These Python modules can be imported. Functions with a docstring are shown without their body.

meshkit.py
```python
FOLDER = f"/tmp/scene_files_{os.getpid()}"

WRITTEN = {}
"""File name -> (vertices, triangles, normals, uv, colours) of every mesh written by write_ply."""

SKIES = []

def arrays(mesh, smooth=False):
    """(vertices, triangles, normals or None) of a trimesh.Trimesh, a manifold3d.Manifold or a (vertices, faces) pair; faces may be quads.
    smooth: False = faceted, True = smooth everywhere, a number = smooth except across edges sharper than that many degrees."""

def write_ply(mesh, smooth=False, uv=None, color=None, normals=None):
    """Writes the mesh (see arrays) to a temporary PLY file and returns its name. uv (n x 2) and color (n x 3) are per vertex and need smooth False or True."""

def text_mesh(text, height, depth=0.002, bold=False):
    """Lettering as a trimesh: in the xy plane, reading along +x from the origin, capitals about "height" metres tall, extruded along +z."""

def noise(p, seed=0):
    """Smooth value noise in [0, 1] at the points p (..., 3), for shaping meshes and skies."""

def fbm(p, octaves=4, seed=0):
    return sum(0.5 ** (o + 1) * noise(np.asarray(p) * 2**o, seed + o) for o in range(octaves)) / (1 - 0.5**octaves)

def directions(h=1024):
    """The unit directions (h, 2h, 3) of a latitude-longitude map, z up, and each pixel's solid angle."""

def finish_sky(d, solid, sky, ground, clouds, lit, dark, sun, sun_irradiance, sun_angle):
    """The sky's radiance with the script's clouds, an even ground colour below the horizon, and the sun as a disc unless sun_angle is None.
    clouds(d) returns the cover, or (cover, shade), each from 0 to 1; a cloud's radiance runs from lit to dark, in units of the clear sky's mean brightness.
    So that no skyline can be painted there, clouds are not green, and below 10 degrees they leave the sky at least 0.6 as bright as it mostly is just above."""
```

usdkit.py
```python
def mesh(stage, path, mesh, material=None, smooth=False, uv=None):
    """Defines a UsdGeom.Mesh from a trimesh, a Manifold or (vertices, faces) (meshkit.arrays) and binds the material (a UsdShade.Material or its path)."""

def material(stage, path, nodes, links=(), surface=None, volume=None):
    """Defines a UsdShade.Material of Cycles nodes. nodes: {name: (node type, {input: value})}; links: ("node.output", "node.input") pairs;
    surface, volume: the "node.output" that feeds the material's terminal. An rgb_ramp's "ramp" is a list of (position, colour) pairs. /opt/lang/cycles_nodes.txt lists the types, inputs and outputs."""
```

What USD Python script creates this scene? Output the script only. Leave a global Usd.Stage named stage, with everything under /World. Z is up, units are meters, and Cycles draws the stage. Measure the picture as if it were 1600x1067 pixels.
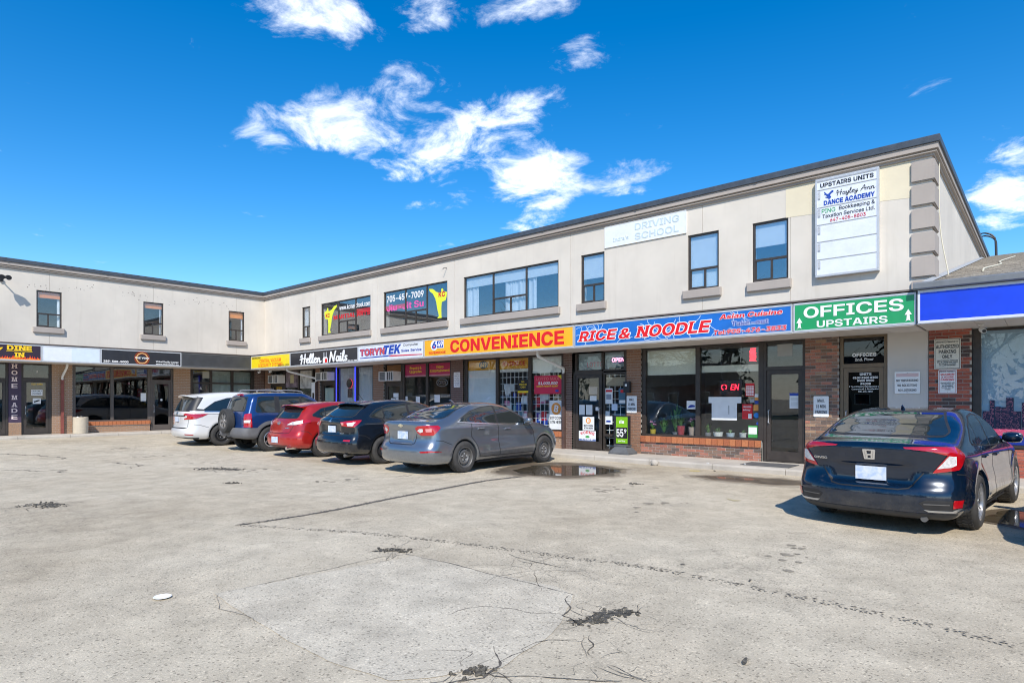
import math, random, glob
import numpy as np, trimesh, manifold3d, usdkit, meshkit
from scipy import ndimage
from shapely import affinity, union_all, box as sbox
from shapely.geometry import Polygon, LineString, Point, MultiPolygon
from pxr import Usd, UsdGeom, UsdLux, UsdShade, Gf, Sdf, Vt

stage = Usd.Stage.CreateInMemory()
UsdGeom.SetStageUpAxis(stage, UsdGeom.Tokens.z)
UsdGeom.SetStageMetersPerUnit(stage, 1.0)
UsdGeom.Xform.Define(stage, '/World')
UsdGeom.Scope.Define(stage, '/World/Looks')
PI = math.pi
EXPOSURE, SUN_I, SKY_STR, SKY_SAT = 0.58, 0.90, 0.123, 1.47
CLOUD_COL, CLOUD_TILT = (9.5, 9.8, 10.2), 6.0
# azimuth (degrees from +y towards +x), elevation, half width, half height, amount
CLOUDS = [(-61, 22.6, 4.2, 2.4, 0.46), (-55.5, 23.6, 6.0, 3.2, 0.46), (-50, 24.4, 8.5, 4.1, 0.42), (-44, 24.4, 7, 3.4, 0.40), (-47, 21.3, 8, 2.6, 0.42), (-42, 21.0, 6, 2.6, 0.41), (-38.5, 19.6, 5.5, 2.7, 0.55), (-31.5, 19.6, 5.0, 1.8, 0.45), (-47.5, 17.8, 3.2, 1.1, 0.34),
          (-58.5, 30.8, 5.4, 2.9, 0.43), (-44, 32.6, 9, 1.8, 0.40), (-33.5, 29.5, 5.0, 1.6, 0.29), (-39, 16.0, 3.6, 1.1, 0.36), (-1.5, 15.2, 3.8, 3.2, 0.50), (-64.5, 30.0, 1.8, 0.9, 0.30), (-37, 24.3, 3.4, 1.5, 0.27), (95, 35, 16, 5, 0.4), (150, 30, 20, 5, 0.4), (-120, 40, 16, 6, 0.35)]
rng = np.random.default_rng(7)

# ------------------------------------------------------------------ camera, sky, sun
# world: x runs along the long wing (0 = inner corner of the L), -y is the car park, z up
SUN_AZ = math.atan2(0.646, -0.763)
SUN_EL = math.radians(44.5)
cam = UsdGeom.Camera.Define(stage, '/World/camera')
cam.AddTranslateOp().Set(Gf.Vec3d(27.93, -14.18, 1.52))
cam.AddRotateZOp().Set(41.137)
cam.AddRotateXOp().Set(90.0)
cam.CreateFocalLengthAttr(21.584)
cam.CreateHorizontalApertureAttr(36.0)
cam.CreateVerticalApertureAttr(36.0 * 682 / 1024)
cam.CreateVerticalApertureOffsetAttr(2.034)
cam.CreateClippingRangeAttr(Gf.Vec2f(0.05, 2000))
cam.CreateExposureAttr(EXPOSURE)

sun = UsdLux.DistantLight.Define(stage, '/World/sun')
sun.CreateIntensityAttr(SUN_I)
sun.CreateAngleAttr(0.53)
sun.CreateNormalizeAttr(True)
sun.CreateColorAttr(Gf.Vec3f(1.0, 0.945, 0.865))
sun.AddRotateZOp().Set(math.degrees(math.atan2(0.646, 0.763)))
sun.AddRotateXOp().Set(90 - 44.5)

def cloud_nodes():
    n = {'tc': ('texture_coordinate', {}), 'sky': ('sky_texture', dict(sky_type='single_scattering', sun_disc=False, sun_elevation=SUN_EL, sun_rotation=SUN_AZ, altitude=200.0, air_density=1.0, aerosol_density=0.2, ozone_density=2.2))}
    l = []
    n['hs'] = ('hsv', dict(hue=0.502, saturation=SKY_SAT, value=1.08, fac=1.0)); l.append(('sky.color', 'hs.color'))
    n['sz'] = ('separate_xyz', {}); n['sr'] = ('map_range', dict(range_type='smoothstep', from_min=0.0, from_max=0.17, to_min=0.45, to_max=SKY_SAT, clamp=True)); l += [('tc.generated', 'sz.vector'), ('sz.z', 'sr.value'), ('sr.result', 'hs.saturation')]
    # blobs of cloud cover: (azimuth degrees from +y towards +x, elevation, half width, half height, amount)
    blobs = CLOUDS
    prev = None
    n['sep'] = ('separate_xyz', {}); l.append(('tc.generated', 'sep.vector'))
    for i, (az, el, w, h, a) in enumerate(blobs):
        A, E = math.radians(az), math.radians(el)
        d = np.array([math.sin(A) * math.cos(E), math.cos(A) * math.cos(E), math.sin(E)])
        r = np.array([math.cos(A), -math.sin(A), 0.0]); u = np.cross(r, d)
        tilt = math.radians(CLOUD_TILT); r, u = r * math.cos(tilt) + u * math.sin(tilt), u * math.cos(tilt) - r * math.sin(tilt)
        for k, (vec, s) in enumerate(((r, w), (u, h), (d, None))):
            n[f'd{i}{k}'] = ('vector_math', dict(math_type='dot_product', vector2=tuple(vec))); l.append(('tc.generated', f'd{i}{k}.vector1'))
            if s is not None:
                n[f's{i}{k}'] = ('math', dict(math_type='divide', value2=math.radians(s))); l.append((f'd{i}{k}.value', f's{i}{k}.value1'))
                n[f'q{i}{k}'] = ('math', dict(math_type='multiply')); l += [(f's{i}{k}.value', f'q{i}{k}.value1'), (f's{i}{k}.value', f'q{i}{k}.value2')]
        n[f'r{i}'] = ('math', dict(math_type='add')); l += [(f'q{i}0.value', f'r{i}.value1'), (f'q{i}1.value', f'r{i}.value2')]
        n[f'n{i}'] = ('map_range', dict(range_type='smoothstep', from_min=0.0, from_max=1.6, to_min=a, to_max=0.0, clamp=True)); l.append((f'r{i}.value', f'n{i}.value'))
        n[f'f{i}'] = ('math', dict(math_type='greater_than', value2=0.0)); l.append((f'd{i}2.value', f'f{i}.value1'))
        n[f'm{i}'] = ('math', dict(math_type='multiply')); l += [(f'n{i}.result', f'm{i}.value1'), (f'f{i}.value', f'm{i}.value2')]
        if prev is None:
            prev = f'm{i}.value'
        else:
            n[f'a{i}'] = ('math', dict(math_type='maximum')); l += [(prev, f'a{i}.value1'), (f'm{i}.value', f'a{i}.value2')]; prev = f'a{i}.value'
    # ragged noise on a flat layer high above: direction / (z + .12)
    n['zz'] = ('math', dict(math_type='add', value2=0.18)); l.append(('sep.z', 'zz.value1'))
    n['zm'] = ('math', dict(math_type='maximum', value2=0.03)); l.append(('zz.value', 'zm.value1'))
    n['inv'] = ('math', dict(math_type='divide', value1=1.0)); l.append(('zm.value', 'inv.value2'))
    n['lay'] = ('vector_math', dict(math_type='scale')); l += [('tc.generated', 'lay.vector1'), ('inv.value', 'lay.scale')]
    n['nz'] = ('noise_texture', dict(scale=6.5, detail=12.0, roughness=0.63, lacunarity=2.1, distortion=0.35)); l.append(('lay.vector', 'nz.vector'))
    n['big'] = ('noise_texture', dict(scale=0.9, detail=3.0, roughness=0.5)); l.append(('lay.vector', 'big.vector'))
    n['bigr'] = ('map_range', dict(from_min=0.56, from_max=0.85, to_min=0.0, to_max=0.28, clamp=True)); l.append(('big.fac', 'bigr.value'))
    n['cov'] = ('math', dict(math_type='maximum')); l += [(prev, 'cov.value1'), ('bigr.result', 'cov.value2')]
    n['nzs'] = ('math', dict(math_type='multiply_add', value2=1.5, value3=-0.25)); l.append(('nz.fac', 'nzs.value1'))
    n['sum'] = ('math', dict(math_type='add')); l += [('nzs.value', 'sum.value1'), ('cov.value', 'sum.value2')]
    n['cl'] = ('map_range', dict(range_type='smoothstep', from_min=0.74, from_max=1.24, to_min=0.0, to_max=0.97, clamp=True)); l.append(('sum.value', 'cl.value'))
    n['nz2'] = ('noise_texture', dict(scale=3.0, detail=6.0, roughness=0.55)); l.append(('lay.vector', 'nz2.vector'))
    n['shd'] = ('rgb_ramp', dict(ramp=[(0.35, tuple(np.array(CLOUD_COL) * (0.62, 0.66, 0.74))), (0.62, CLOUD_COL)])); l.append(('nz2.fac', 'shd.fac'))
    n['mix'] = ('mix', dict(mix_type='mix')); l.append(('shd.color', 'mix.color2')); l += [('cl.result', 'mix.fac'), ('hs.color', 'mix.color1')]
    n['bg'] = ('background_shader', dict(strength=SKY_STR)); l.append(('mix.color', 'bg.color'))
    return n, l

dome = UsdLux.DomeLight.Define(stage, '/World/sky')
_n, _l = cloud_nodes()
_m = usdkit.material(stage, '/World/Looks/sky_look', _n, _l, surface='bg.background')
UsdShade.MaterialBindingAPI.Apply(dome.GetPrim()).Bind(_m)
dome.GetPrim().SetCustomDataByKey('kind', 'structure')

# ------------------------------------------------------------------ helpers
COUNT = {}
ORIGIN = {}
def numbered(parent, name):
    k = (parent, name); c = COUNT.get(k, 0); COUNT[k] = c + 1
    return name if c == 0 else f'{name}_{c:03d}'

def tag(p, label=None, cat=None, group=None, kind=None):
    p = p.GetPrim() if hasattr(p, 'GetPrim') else p
    for k, v in (('label', label), ('category', cat), ('group', group), ('kind', kind)):
        if v: p.SetCustomDataByKey(k, v)
    return p

def path_of(parent):
    if parent is None: return '/World'
    return str(parent.GetPath())

def thing(name, label, cat, loc=(0, 0, 0), rotz=0.0, group=None):
    path = '/World/' + numbered('/World', name)
    x = UsdGeom.Xform.Define(stage, path)
    x.AddTranslateOp().Set(Gf.Vec3d(*map(float, loc)))
    if rotz: x.AddRotateZOp().Set(math.degrees(rotz))
    ORIGIN[path] = (np.array(loc, float), bool(rotz))
    return tag(x, label, cat, group)

def obj(name, mesh, material, parent=None, smooth=False, normals=None, kind=None, label=None, cat=None, group=None, local=False):
    """One Mesh prim. Vertices are world coordinates unless the thing is built in its own frame (local)."""
    pp = path_of(parent)
    path = pp + '/' + numbered(pp, name)
    v, f, n = meshkit.arrays(mesh, smooth)
    if normals is not None: n = np.asarray(normals)
    if not local and parent is not None:
        top = '/'.join(pp.split('/')[:3])
        v = v - ORIGIN.get(top, (np.zeros(3), 0))[0]
    if isinstance(material, list): material = material[int(rng.integers(len(material)))]
    p = usdkit.mesh(stage, path, (v, f), material)
    if n is not None:
        p.CreateNormalsAttr(Vt.Vec3fArray.FromNumpy(n.astype(np.float32))); p.SetNormalsInterpolation('vertex')
    return tag(p, label, cat, group, kind)

BOXF = np.array([[0, 2, 1], [0, 3, 2], [4, 5, 6], [4, 6, 7], [0, 1, 5], [0, 5, 4], [1, 2, 6], [1, 6, 5], [2, 3, 7], [2, 7, 6], [3, 0, 4], [3, 4, 7]])
class MB:
    """Collects simple shapes into one mesh. flip: wing coordinates (s, d, z) are mirrored into the world."""
    def __init__(s, wing=None): s.v, s.f, s.n, s.w = [], [], 0, wing
    def add(s, v, f, world=False):
        v = np.asarray(v, float); f = np.asarray(f, int)
        if s.w is not None and not world:
            v = s.w(v); f = f[:, ::-1]
        s.v.append(v); s.f.append(f + s.n); s.n += len(v); return s
    def box(s, x0, x1, y0, y1, z0, z1):
        v = [(x0, y0, z0), (x1, y0, z0), (x1, y1, z0), (x0, y1, z0), (x0, y0, z1), (x1, y0, z1), (x1, y1, z1), (x0, y1, z1)]
        return s.add(v, BOXF)
    def cbox(s, x0, x1, y0, y1, z0, z1, c=0.01):
        """box with chamfered long edges towards +y (outside)"""
        p = Polygon([(x0, z0), (x1, z0), (x1, z1), (x0, z1)])
        q = [(x0 + c, z0 + c), (x1 - c, z0 + c), (x1 - c, z1 - c), (x0 + c, z1 - c)]
        o = [(x0, z0), (x1, z0), (x1, z1), (x0, z1)]
        v = [(a, y0, b) for a, b in o] + [(a, y1 - c, b) for a, b in o] + [(a, y1, b) for a, b in q]
        f = []
        for k in (0, 4):
            for i in range(4):
                j = (i + 1) % 4; f += [[k + i, k + 4 + j, k + j], [k + i, k + 4 + i, k + 4 + j]]
        f += [[8, 10, 9], [8, 11, 10], [0, 1, 2], [0, 2, 3]]
        v, f = np.array(v, float), np.array(f)
        nn = np.cross(v[f[:, 1]] - v[f[:, 0]], v[f[:, 2]] - v[f[:, 0]]); out = (nn * (v[f].mean(1) - v.mean(0))).sum(1) < 0
        f[out] = f[out][:, ::-1]
        return s.add(v, f)
    def mesh(s): return (np.vstack(s.v), np.vstack(s.f))
    def tube(s, pts, r, n=8, cap=True):
        pts = np.asarray(pts, float); m = len(pts); r = np.broadcast_to(r, m)
        t = np.gradient(pts, axis=0); t /= np.linalg.norm(t, axis=1)[:, None] + 1e-12
        ref = np.array([0, 0, 1.0]) if abs(t[0][2]) < 0.9 else np.array([1.0, 0, 0])
        V = []
        a = np.linspace(0, 2 * PI, n, endpoint=False)
        for i in range(m):
            u = np.cross(ref, t[i]); 
            if np.linalg.norm(u) < 1e-6: u = np.cross([0, 1.0, 0.1], t[i])
            u /= np.linalg.norm(u); w = np.cross(t[i], u)
            V.append(pts[i] + r[i] * (np.cos(a)[:, None] * u + np.sin(a)[:, None] * w))
        V = np.vstack(V); F = []
        for i in range(m - 1):
            for k in range(n):
                q = (k + 1) % n; F += [[i * n + k, i * n + q, (i + 1) * n + q], [i * n + k, (i + 1) * n + q, (i + 1) * n + k]]
        if cap:
            for k in range(1, n - 1): F += [[0, k + 1, k], [(m - 1) * n, (m - 1) * n + k, (m - 1) * n + k + 1]]
        return s.add(V, F)
    def rev(s, prof, c=(0, 0, 0), axis='z', n=24):
        """lathe: prof = (radius, height) pairs"""
        prof = np.asarray(prof, float); a = np.linspace(0, 2 * PI, n, endpoint=False); V = []
        for r, h in prof: V.append(np.stack([r * np.cos(a), r * np.sin(a), np.full(n, h)], 1))
        V = np.vstack(V); F = []
        for i in range(len(prof) - 1):
            for k in range(n):
                q = (k + 1) % n; F += [[i * n + k, i * n + q, (i + 1) * n + q], [i * n + k, (i + 1) * n + q, (i + 1) * n + k]]
        if axis == 'y': V = V[:, [0, 2, 1]] * [1, 1, -1]
        if axis == 'x': V = V[:, [2, 0, 1]]
        return s.add(V + np.asarray(c), F)
    def poly(s, shape, y0, y1):
        """extrudes a shapely shape of the (s, z) plane from depth y0 to y1"""
        for g in getattr(shape, 'geoms', [shape]):
            if g.is_empty or g.area < 1e-7: continue
            m = trimesh.creation.extrude_polygon(g, y1 - y0, engine='earcut')
            v = np.array(m.vertices)
            s.add(np.stack([v[:, 0], v[:, 2] + y0, v[:, 1]], 1), np.array(m.faces)[:, ::-1])
        return s
    def flat(s, shape, y):
        return s.poly(shape, y - 0.002, y)

def wing_main(v): v = np.asarray(v, float); return np.stack([v[:, 0], -v[:, 1], v[:, 2]], 1)
def wing_left(v): v = np.asarray(v, float); return np.stack([v[:, 1], v[:, 0], v[:, 2]], 1)

# ------------------------------------------------------------------ materials
LOOK = {}
def mat(name, base, rough=0.6, metal=0.0, var=0.12, scale=6.0, bump=0.0, bscale=60.0, coat=0.0, emit=None, es=0.0, spec=0.5, dirt=0.0, stretch=None):
    if name in LOOK: return LOOK[name]
    b = np.array(base, float)
    n = {'g': ('geometry', {}), 'no': ('noise_texture', dict(scale=scale, detail=5.0, roughness=0.6)),
         'rp': ('rgb_ramp', dict(ramp=[(0.3, tuple(b * (1 - var))), (0.7, tuple(np.minimum(b * (1 + var), 0.95)))])),
         'p': ('principled_bsdf', dict(roughness=rough, metallic=metal, coat_weight=coat, specular_ior_level=spec))}
    l = [('no.fac', 'rp.fac')]
    if stretch:
        n['mp'] = ('mapping', dict(scale=stretch)); l += [('g.position', 'mp.vector'), ('mp.vector', 'no.vector')]
    else: l.append(('g.position', 'no.vector'))
    out = 'rp.color'
    if dirt:
        n['dn'] = ('noise_texture', dict(scale=1.3, detail=8.0, roughness=0.7)); n['dr'] = ('map_range', dict(from_min=0.5, from_max=0.75, to_min=0.0, to_max=dirt, clamp=True))
        n['dm'] = ('mix', dict(mix_type='mix', color2=(0.12, 0.105, 0.09)))
        l += [('g.position', 'dn.vector'), ('dn.fac', 'dr.value'), ('dr.result', 'dm.fac'), (out, 'dm.color1')]; out = 'dm.color'
    l.append((out, 'p.base_color'))
    if emit is not None: n['p'][1].update(emission_color=emit, emission_strength=es)
    if bump:
        n['bn'] = ('noise_texture', dict(scale=bscale, detail=4.0)); n['bp'] = ('bump', dict(strength=bump, distance=0.01))
        l += [('g.position', 'bn.vector'), ('bn.fac', 'bp.height'), ('bp.normal', 'p.normal')]
    LOOK[name] = usdkit.material(stage, '/World/Looks/' + name, n, l, surface='p.BSDF')
    return LOOK[name]

def glass(name, tint=(0.75, 0.82, 0.8), r0=0.045, rough=0.0, refl=(1, 1, 1)):
    """clear pane: tinted see-through plus a mirror share that grows towards grazing (Schlick)"""
    if name in LOOK: return LOOK[name]
    n = {'t': ('transparent_bsdf', dict(color=tint)), 'gl': ('glossy_bsdf', dict(color=refl, roughness=rough)), 'lw': ('layer_weight', dict(blend=0.5)), 'm': ('mix_closure', {}),
         'pw': ('math', dict(math_type='power', value2=5.0)), 'ma': ('math', dict(math_type='multiply_add', value2=1.0 - r0, value3=r0)),
         'g': ('geometry', {}), 'no': ('noise_texture', dict(scale=0.9, detail=1.0)), 'bp': ('bump', dict(strength=0.06, distance=0.05))}
    LOOK[name] = usdkit.material(stage, '/World/Looks/' + name, n, [('lw.facing', 'pw.value1'), ('pw.value', 'ma.value1'), ('ma.value', 'm.fac'), ('t.BSDF', 'm.closure1'), ('gl.BSDF', 'm.closure2'), ('g.position', 'no.vector'), ('no.fac', 'bp.height'), ('bp.normal', 'gl.normal')], surface='m.closure')
    return LOOK[name]

def brick_look(name, stops):
    if name in LOOK: return LOOK[name]
    n = {'g': ('geometry', {}), 'rp': ('rgb_ramp', dict(ramp=stops, interpolate=False)), 'no': ('noise_texture', dict(scale=45.0, detail=4.0, roughness=0.7)),
         'mr': ('map_range', dict(from_min=0.3, from_max=0.7, to_min=0.72, to_max=1.22)), 'mx': ('vector_math', dict(math_type='scale')), 'p': ('principled_bsdf', dict(roughness=0.85)),
         'bp': ('bump', dict(strength=0.5, distance=0.006))}
    l = [('g.random_per_island', 'rp.fac'), ('g.position', 'no.vector'), ('no.fac', 'mr.value'), ('rp.color', 'mx.vector1'), ('mr.result', 'mx.scale'), ('mx.vector', 'p.base_color'), ('no.fac', 'bp.height'), ('bp.normal', 'p.normal')]
    LOOK[name] = usdkit.material(stage, '/World/Looks/' + name, n, l, surface='p.BSDF')
    return LOOK[name]

def stucco(name, base, streak=0.25, bump=0.35):
    n = {'g': ('geometry', {}), 'a': ('noise_texture', dict(scale=0.55, detail=6.0, roughness=0.6)), 'ra': ('map_range', dict(from_min=0.3, from_max=0.7, to_min=0.86, to_max=1.06)),
         'mp': ('mapping', dict(scale=(3.0, 3.0, 0.22))), 'st': ('noise_texture', dict(scale=1.6, detail=5.0, roughness=0.65)), 'rs': ('map_range', dict(from_min=0.55, from_max=0.8, to_min=0.0, to_max=streak, clamp=True)),
         'c': ('color', dict(value=base)), 's1': ('vector_math', dict(math_type='scale')), 'mx': ('mix', dict(mix_type='mix', color2=tuple(np.array(base) * (0.72, 0.70, 0.66)))),
         'f': ('noise_texture', dict(scale=150.0, detail=3.0)), 'bp': ('bump', dict(strength=bump, distance=0.004)), 'p': ('principled_bsdf', dict(roughness=0.9, specular_ior_level=0.25))}
    l = [('g.position', 'a.vector'), ('a.fac', 'ra.value'), ('c.color', 's1.vector1'), ('ra.result', 's1.scale'), ('g.position', 'mp.vector'), ('mp.vector', 'st.vector'), ('st.fac', 'rs.value'),
         ('rs.result', 'mx.fac'), ('s1.vector', 'mx.color1'), ('mx.color', 'p.base_color'), ('g.position', 'f.vector'), ('f.fac', 'bp.height'), ('bp.normal', 'p.normal')]
    LOOK[name] = usdkit.material(stage, '/World/Looks/' + name, n, l, surface='p.BSDF'); return LOOK[name]

def plain(name, c, rough=0.5, **k): return mat(name, c, rough, var=k.pop('var', 0.05), **k)
WALL = stucco('stucco_cream', (0.645, 0.592, 0.512), 0.42)
TRIM = stucco('stucco_trim', (0.40, 0.352, 0.31), 0.35)
PATCH = stucco('stucco_patch', (0.72, 0.64, 0.47), 0.15)
CAP = mat('cap_metal', (0.055, 0.065, 0.08), 0.45, 0.0, var=0.2)
BRONZE = mat('bronze_frame', (0.045, 0.036, 0.030), 0.45, 0.0, var=0.25)
TANF = mat('tan_frame', (0.17, 0.12, 0.07), 0.45, var=0.15)
ALU = mat('aluminium', (0.55, 0.56, 0.57), 0.42, 0.3, var=0.08, dirt=0.15)
ALUD = mat('aluminium_grey', (0.32, 0.33, 0.34), 0.5, 0.2, var=0.1)
SOFFIT = mat('soffit_panel', (0.62, 0.59, 0.55), 0.6, var=0.06, scale=2.0, dirt=0.25)
FLASH = mat('brown_flashing', (0.14, 0.115, 0.10), 0.55, var=0.15)
MORTAR = mat('mortar', (0.36, 0.33, 0.29), 0.95, var=0.15, scale=25)
MORTAR_L = mat('mortar_light', (0.55, 0.52, 0.47), 0.95, var=0.15, scale=25)
BRICK = [brick_look('brick_brown_a', [(0.0, (0.27, 0.15, 0.095)), (0.2, (0.36, 0.21, 0.13)), (0.4, (0.18, 0.105, 0.075)), (0.6, (0.40, 0.24, 0.15)), (0.8, (0.32, 0.145, 0.09))]),
         brick_look('brick_brown_b', [(0.0, (0.36, 0.225, 0.14)), (0.25, (0.31, 0.165, 0.095)), (0.5, (0.20, 0.115, 0.075)), (0.75, (0.42, 0.27, 0.17))]),
         brick_look('brick_brown_c', [(0.0, (0.16, 0.10, 0.08)), (0.35, (0.37, 0.17, 0.10)), (0.7, (0.30, 0.18, 0.125))])]
BRICK_RED = [brick_look('brick_red_%d' % i, [(0.0, c), (0.5, tuple(np.array(c) * 0.9))]) for i, c in enumerate([(0.40, 0.11, 0.07), (0.34, 0.09, 0.06), (0.44, 0.13, 0.08), (0.36, 0.10, 0.06), (0.09, 0.06, 0.055), (0.27, 0.08, 0.06)])]
BRICK_SILL = [brick_look('brick_sill_%d' % i, [(0.0, c), (0.5, tuple(np.array(c) * 0.9))]) for i, c in enumerate([(0.14, 0.10, 0.08), (0.24, 0.155, 0.11), (0.36, 0.14, 0.09), (0.28, 0.145, 0.10), (0.18, 0.12, 0.085), (0.40, 0.17, 0.115)])]
BRICK_ORANGE = [brick_look('brick_orange_%d' % i, [(0.0, c), (0.5, tuple(np.array(c) * 0.93))]) for i, c in enumerate([(0.44, 0.15, 0.06), (0.40, 0.13, 0.055), (0.36, 0.115, 0.05), (0.47, 0.17, 0.07)])]
CONC = mat('sidewalk_concrete', (0.46, 0.42, 0.36), 0.9, var=0.10, scale=2.5, bump=0.4, bscale=90, dirt=0.35)
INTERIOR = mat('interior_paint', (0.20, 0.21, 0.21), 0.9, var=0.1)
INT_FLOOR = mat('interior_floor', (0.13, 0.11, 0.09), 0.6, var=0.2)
PANE = glass('shop_glass', (0.93, 0.95, 0.95), 0.045)
PANE_UP = glass('upper_glass', (0.88, 0.92, 0.95), 0.20)
WHITE = plain('white_print', (0.80, 0.80, 0.79), 0.5)
PAPER = plain('paper', (0.74, 0.76, 0.76), 0.8)
BLACKP = plain('black_print', (0.012, 0.012, 0.014), 0.5)
REDP = plain('red_print', (0.62, 0.012, 0.02), 0.45)
BLUEP = plain('blue_print', (0.015, 0.06, 0.36), 0.45)
YELP = plain('yellow_print', (0.85, 0.62, 0.02), 0.45)
GREENP = plain('green_print', (0.05, 0.30, 0.07), 0.5)
ORANGEP = plain('orange_print', (0.75, 0.30, 0.06), 0.5)
GREYP = plain('grey_print', (0.35, 0.36, 0.37), 0.5)
BLIND = plain('white_blind', (0.78, 0.80, 0.80), 0.8)
BLACKPL = plain('black_plastic', (0.02, 0.02, 0.022), 0.5)
WHITEPL = plain('white_plastic', (0.70, 0.69, 0.66), 0.5, dirt=0.2)

# ------------------------------------------------------------------ lettering
_FONT = {}
def glyphs(text, weight=700, size=150):
    """text as a shapely shape: baseline y=0, capitals 1 high, starting at x=0"""
    from PIL import Image, ImageDraw, ImageFont
    key = (text, weight)
    if key in _FONT: return _FONT[key]
    font = ImageFont.truetype(glob.glob('/opt/blender-*/*/datafiles/fonts/Inter.woff2')[0], size)
    font.set_variation_by_axes([28, weight])
    x0, y0, x1, y1 = font.getbbox(text, anchor='ls')
    im = Image.new('L', (x1 - x0 + 8, y1 - y0 + 8))
    ImageDraw.Draw(im).text((4 - x0, 4 - y0), text, 255, font, anchor='ls')
    on = np.pad(np.asarray(im) > 127, ((0, 0), (1, 1))).astype(np.int8)
    rows, st = np.nonzero(np.diff(on, axis=1) == 1); en = np.nonzero(np.diff(on, axis=1) == -1)[1]
    sh = union_all(sbox(st, -rows - 1, en, -rows)).buffer(0.7).buffer(-0.7).simplify(0.9)
    s = 1 / (0.727 * size)
    sh = affinity.affine_transform(sh, [s, 0, 0, s, 0, (4 - y0) * s])
    b = sh.bounds; sh = affinity.translate(sh, -b[0], 0)
    _FONT[key] = sh
    return sh

def slab(sh, t=0.13, e=0.11):
    """adds slab serifs where stems meet the baseline and the cap line"""
    add = []
    b = sh.bounds
    for z0, z1, zz in ((0.03, 0.06, (0.0, t)), (0.94, 0.97, (1 - t, 1.0))):
        cut = sh.intersection(sbox(b[0] - 1, z0, b[2] + 1, z1))
        for g in getattr(cut, 'geoms', [cut]):
            if g.is_empty: continue
            q = g.bounds
            if q[2] - q[0] < 0.34: add.append(sbox(q[0] - e, zz[0], q[2] + e, zz[1]))
    return union_all([sh] + add)

def fit(sh, s0, s1, z0, h, shear=0.0):
    """capitals h high with the baseline at z0, stretched to span s0..s1"""
    if shear: sh = affinity.affine_transform(sh, [1, shear, 0, 1, 0, 0])
    b = sh.bounds
    return affinity.affine_transform(sh, [(s1 - s0) / (b[2] - b[0]), 0, 0, h, s0 - b[0] * (s1 - s0) / (b[2] - b[0]), z0])

def spline(pts, n=8):
    p = np.asarray(pts, float)
    if len(p) < 3: return p
    q = np.vstack([2 * p[0] - p[1], p, 2 * p[-1] - p[-2]]); out = []
    for i in range(1, len(q) - 2):
        t = np.linspace(0, 1, n, endpoint=False)[:, None]
        a, b, c, d = q[i - 1], q[i], q[i + 1], q[i + 2]
        out.append(0.5 * (2 * b + (c - a) * t + (2 * a - 5 * b + 4 * c - d) * t * t + (3 * b - a - 3 * c + d) * t ** 3))
    return np.vstack(out + [p[-1:]])

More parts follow.
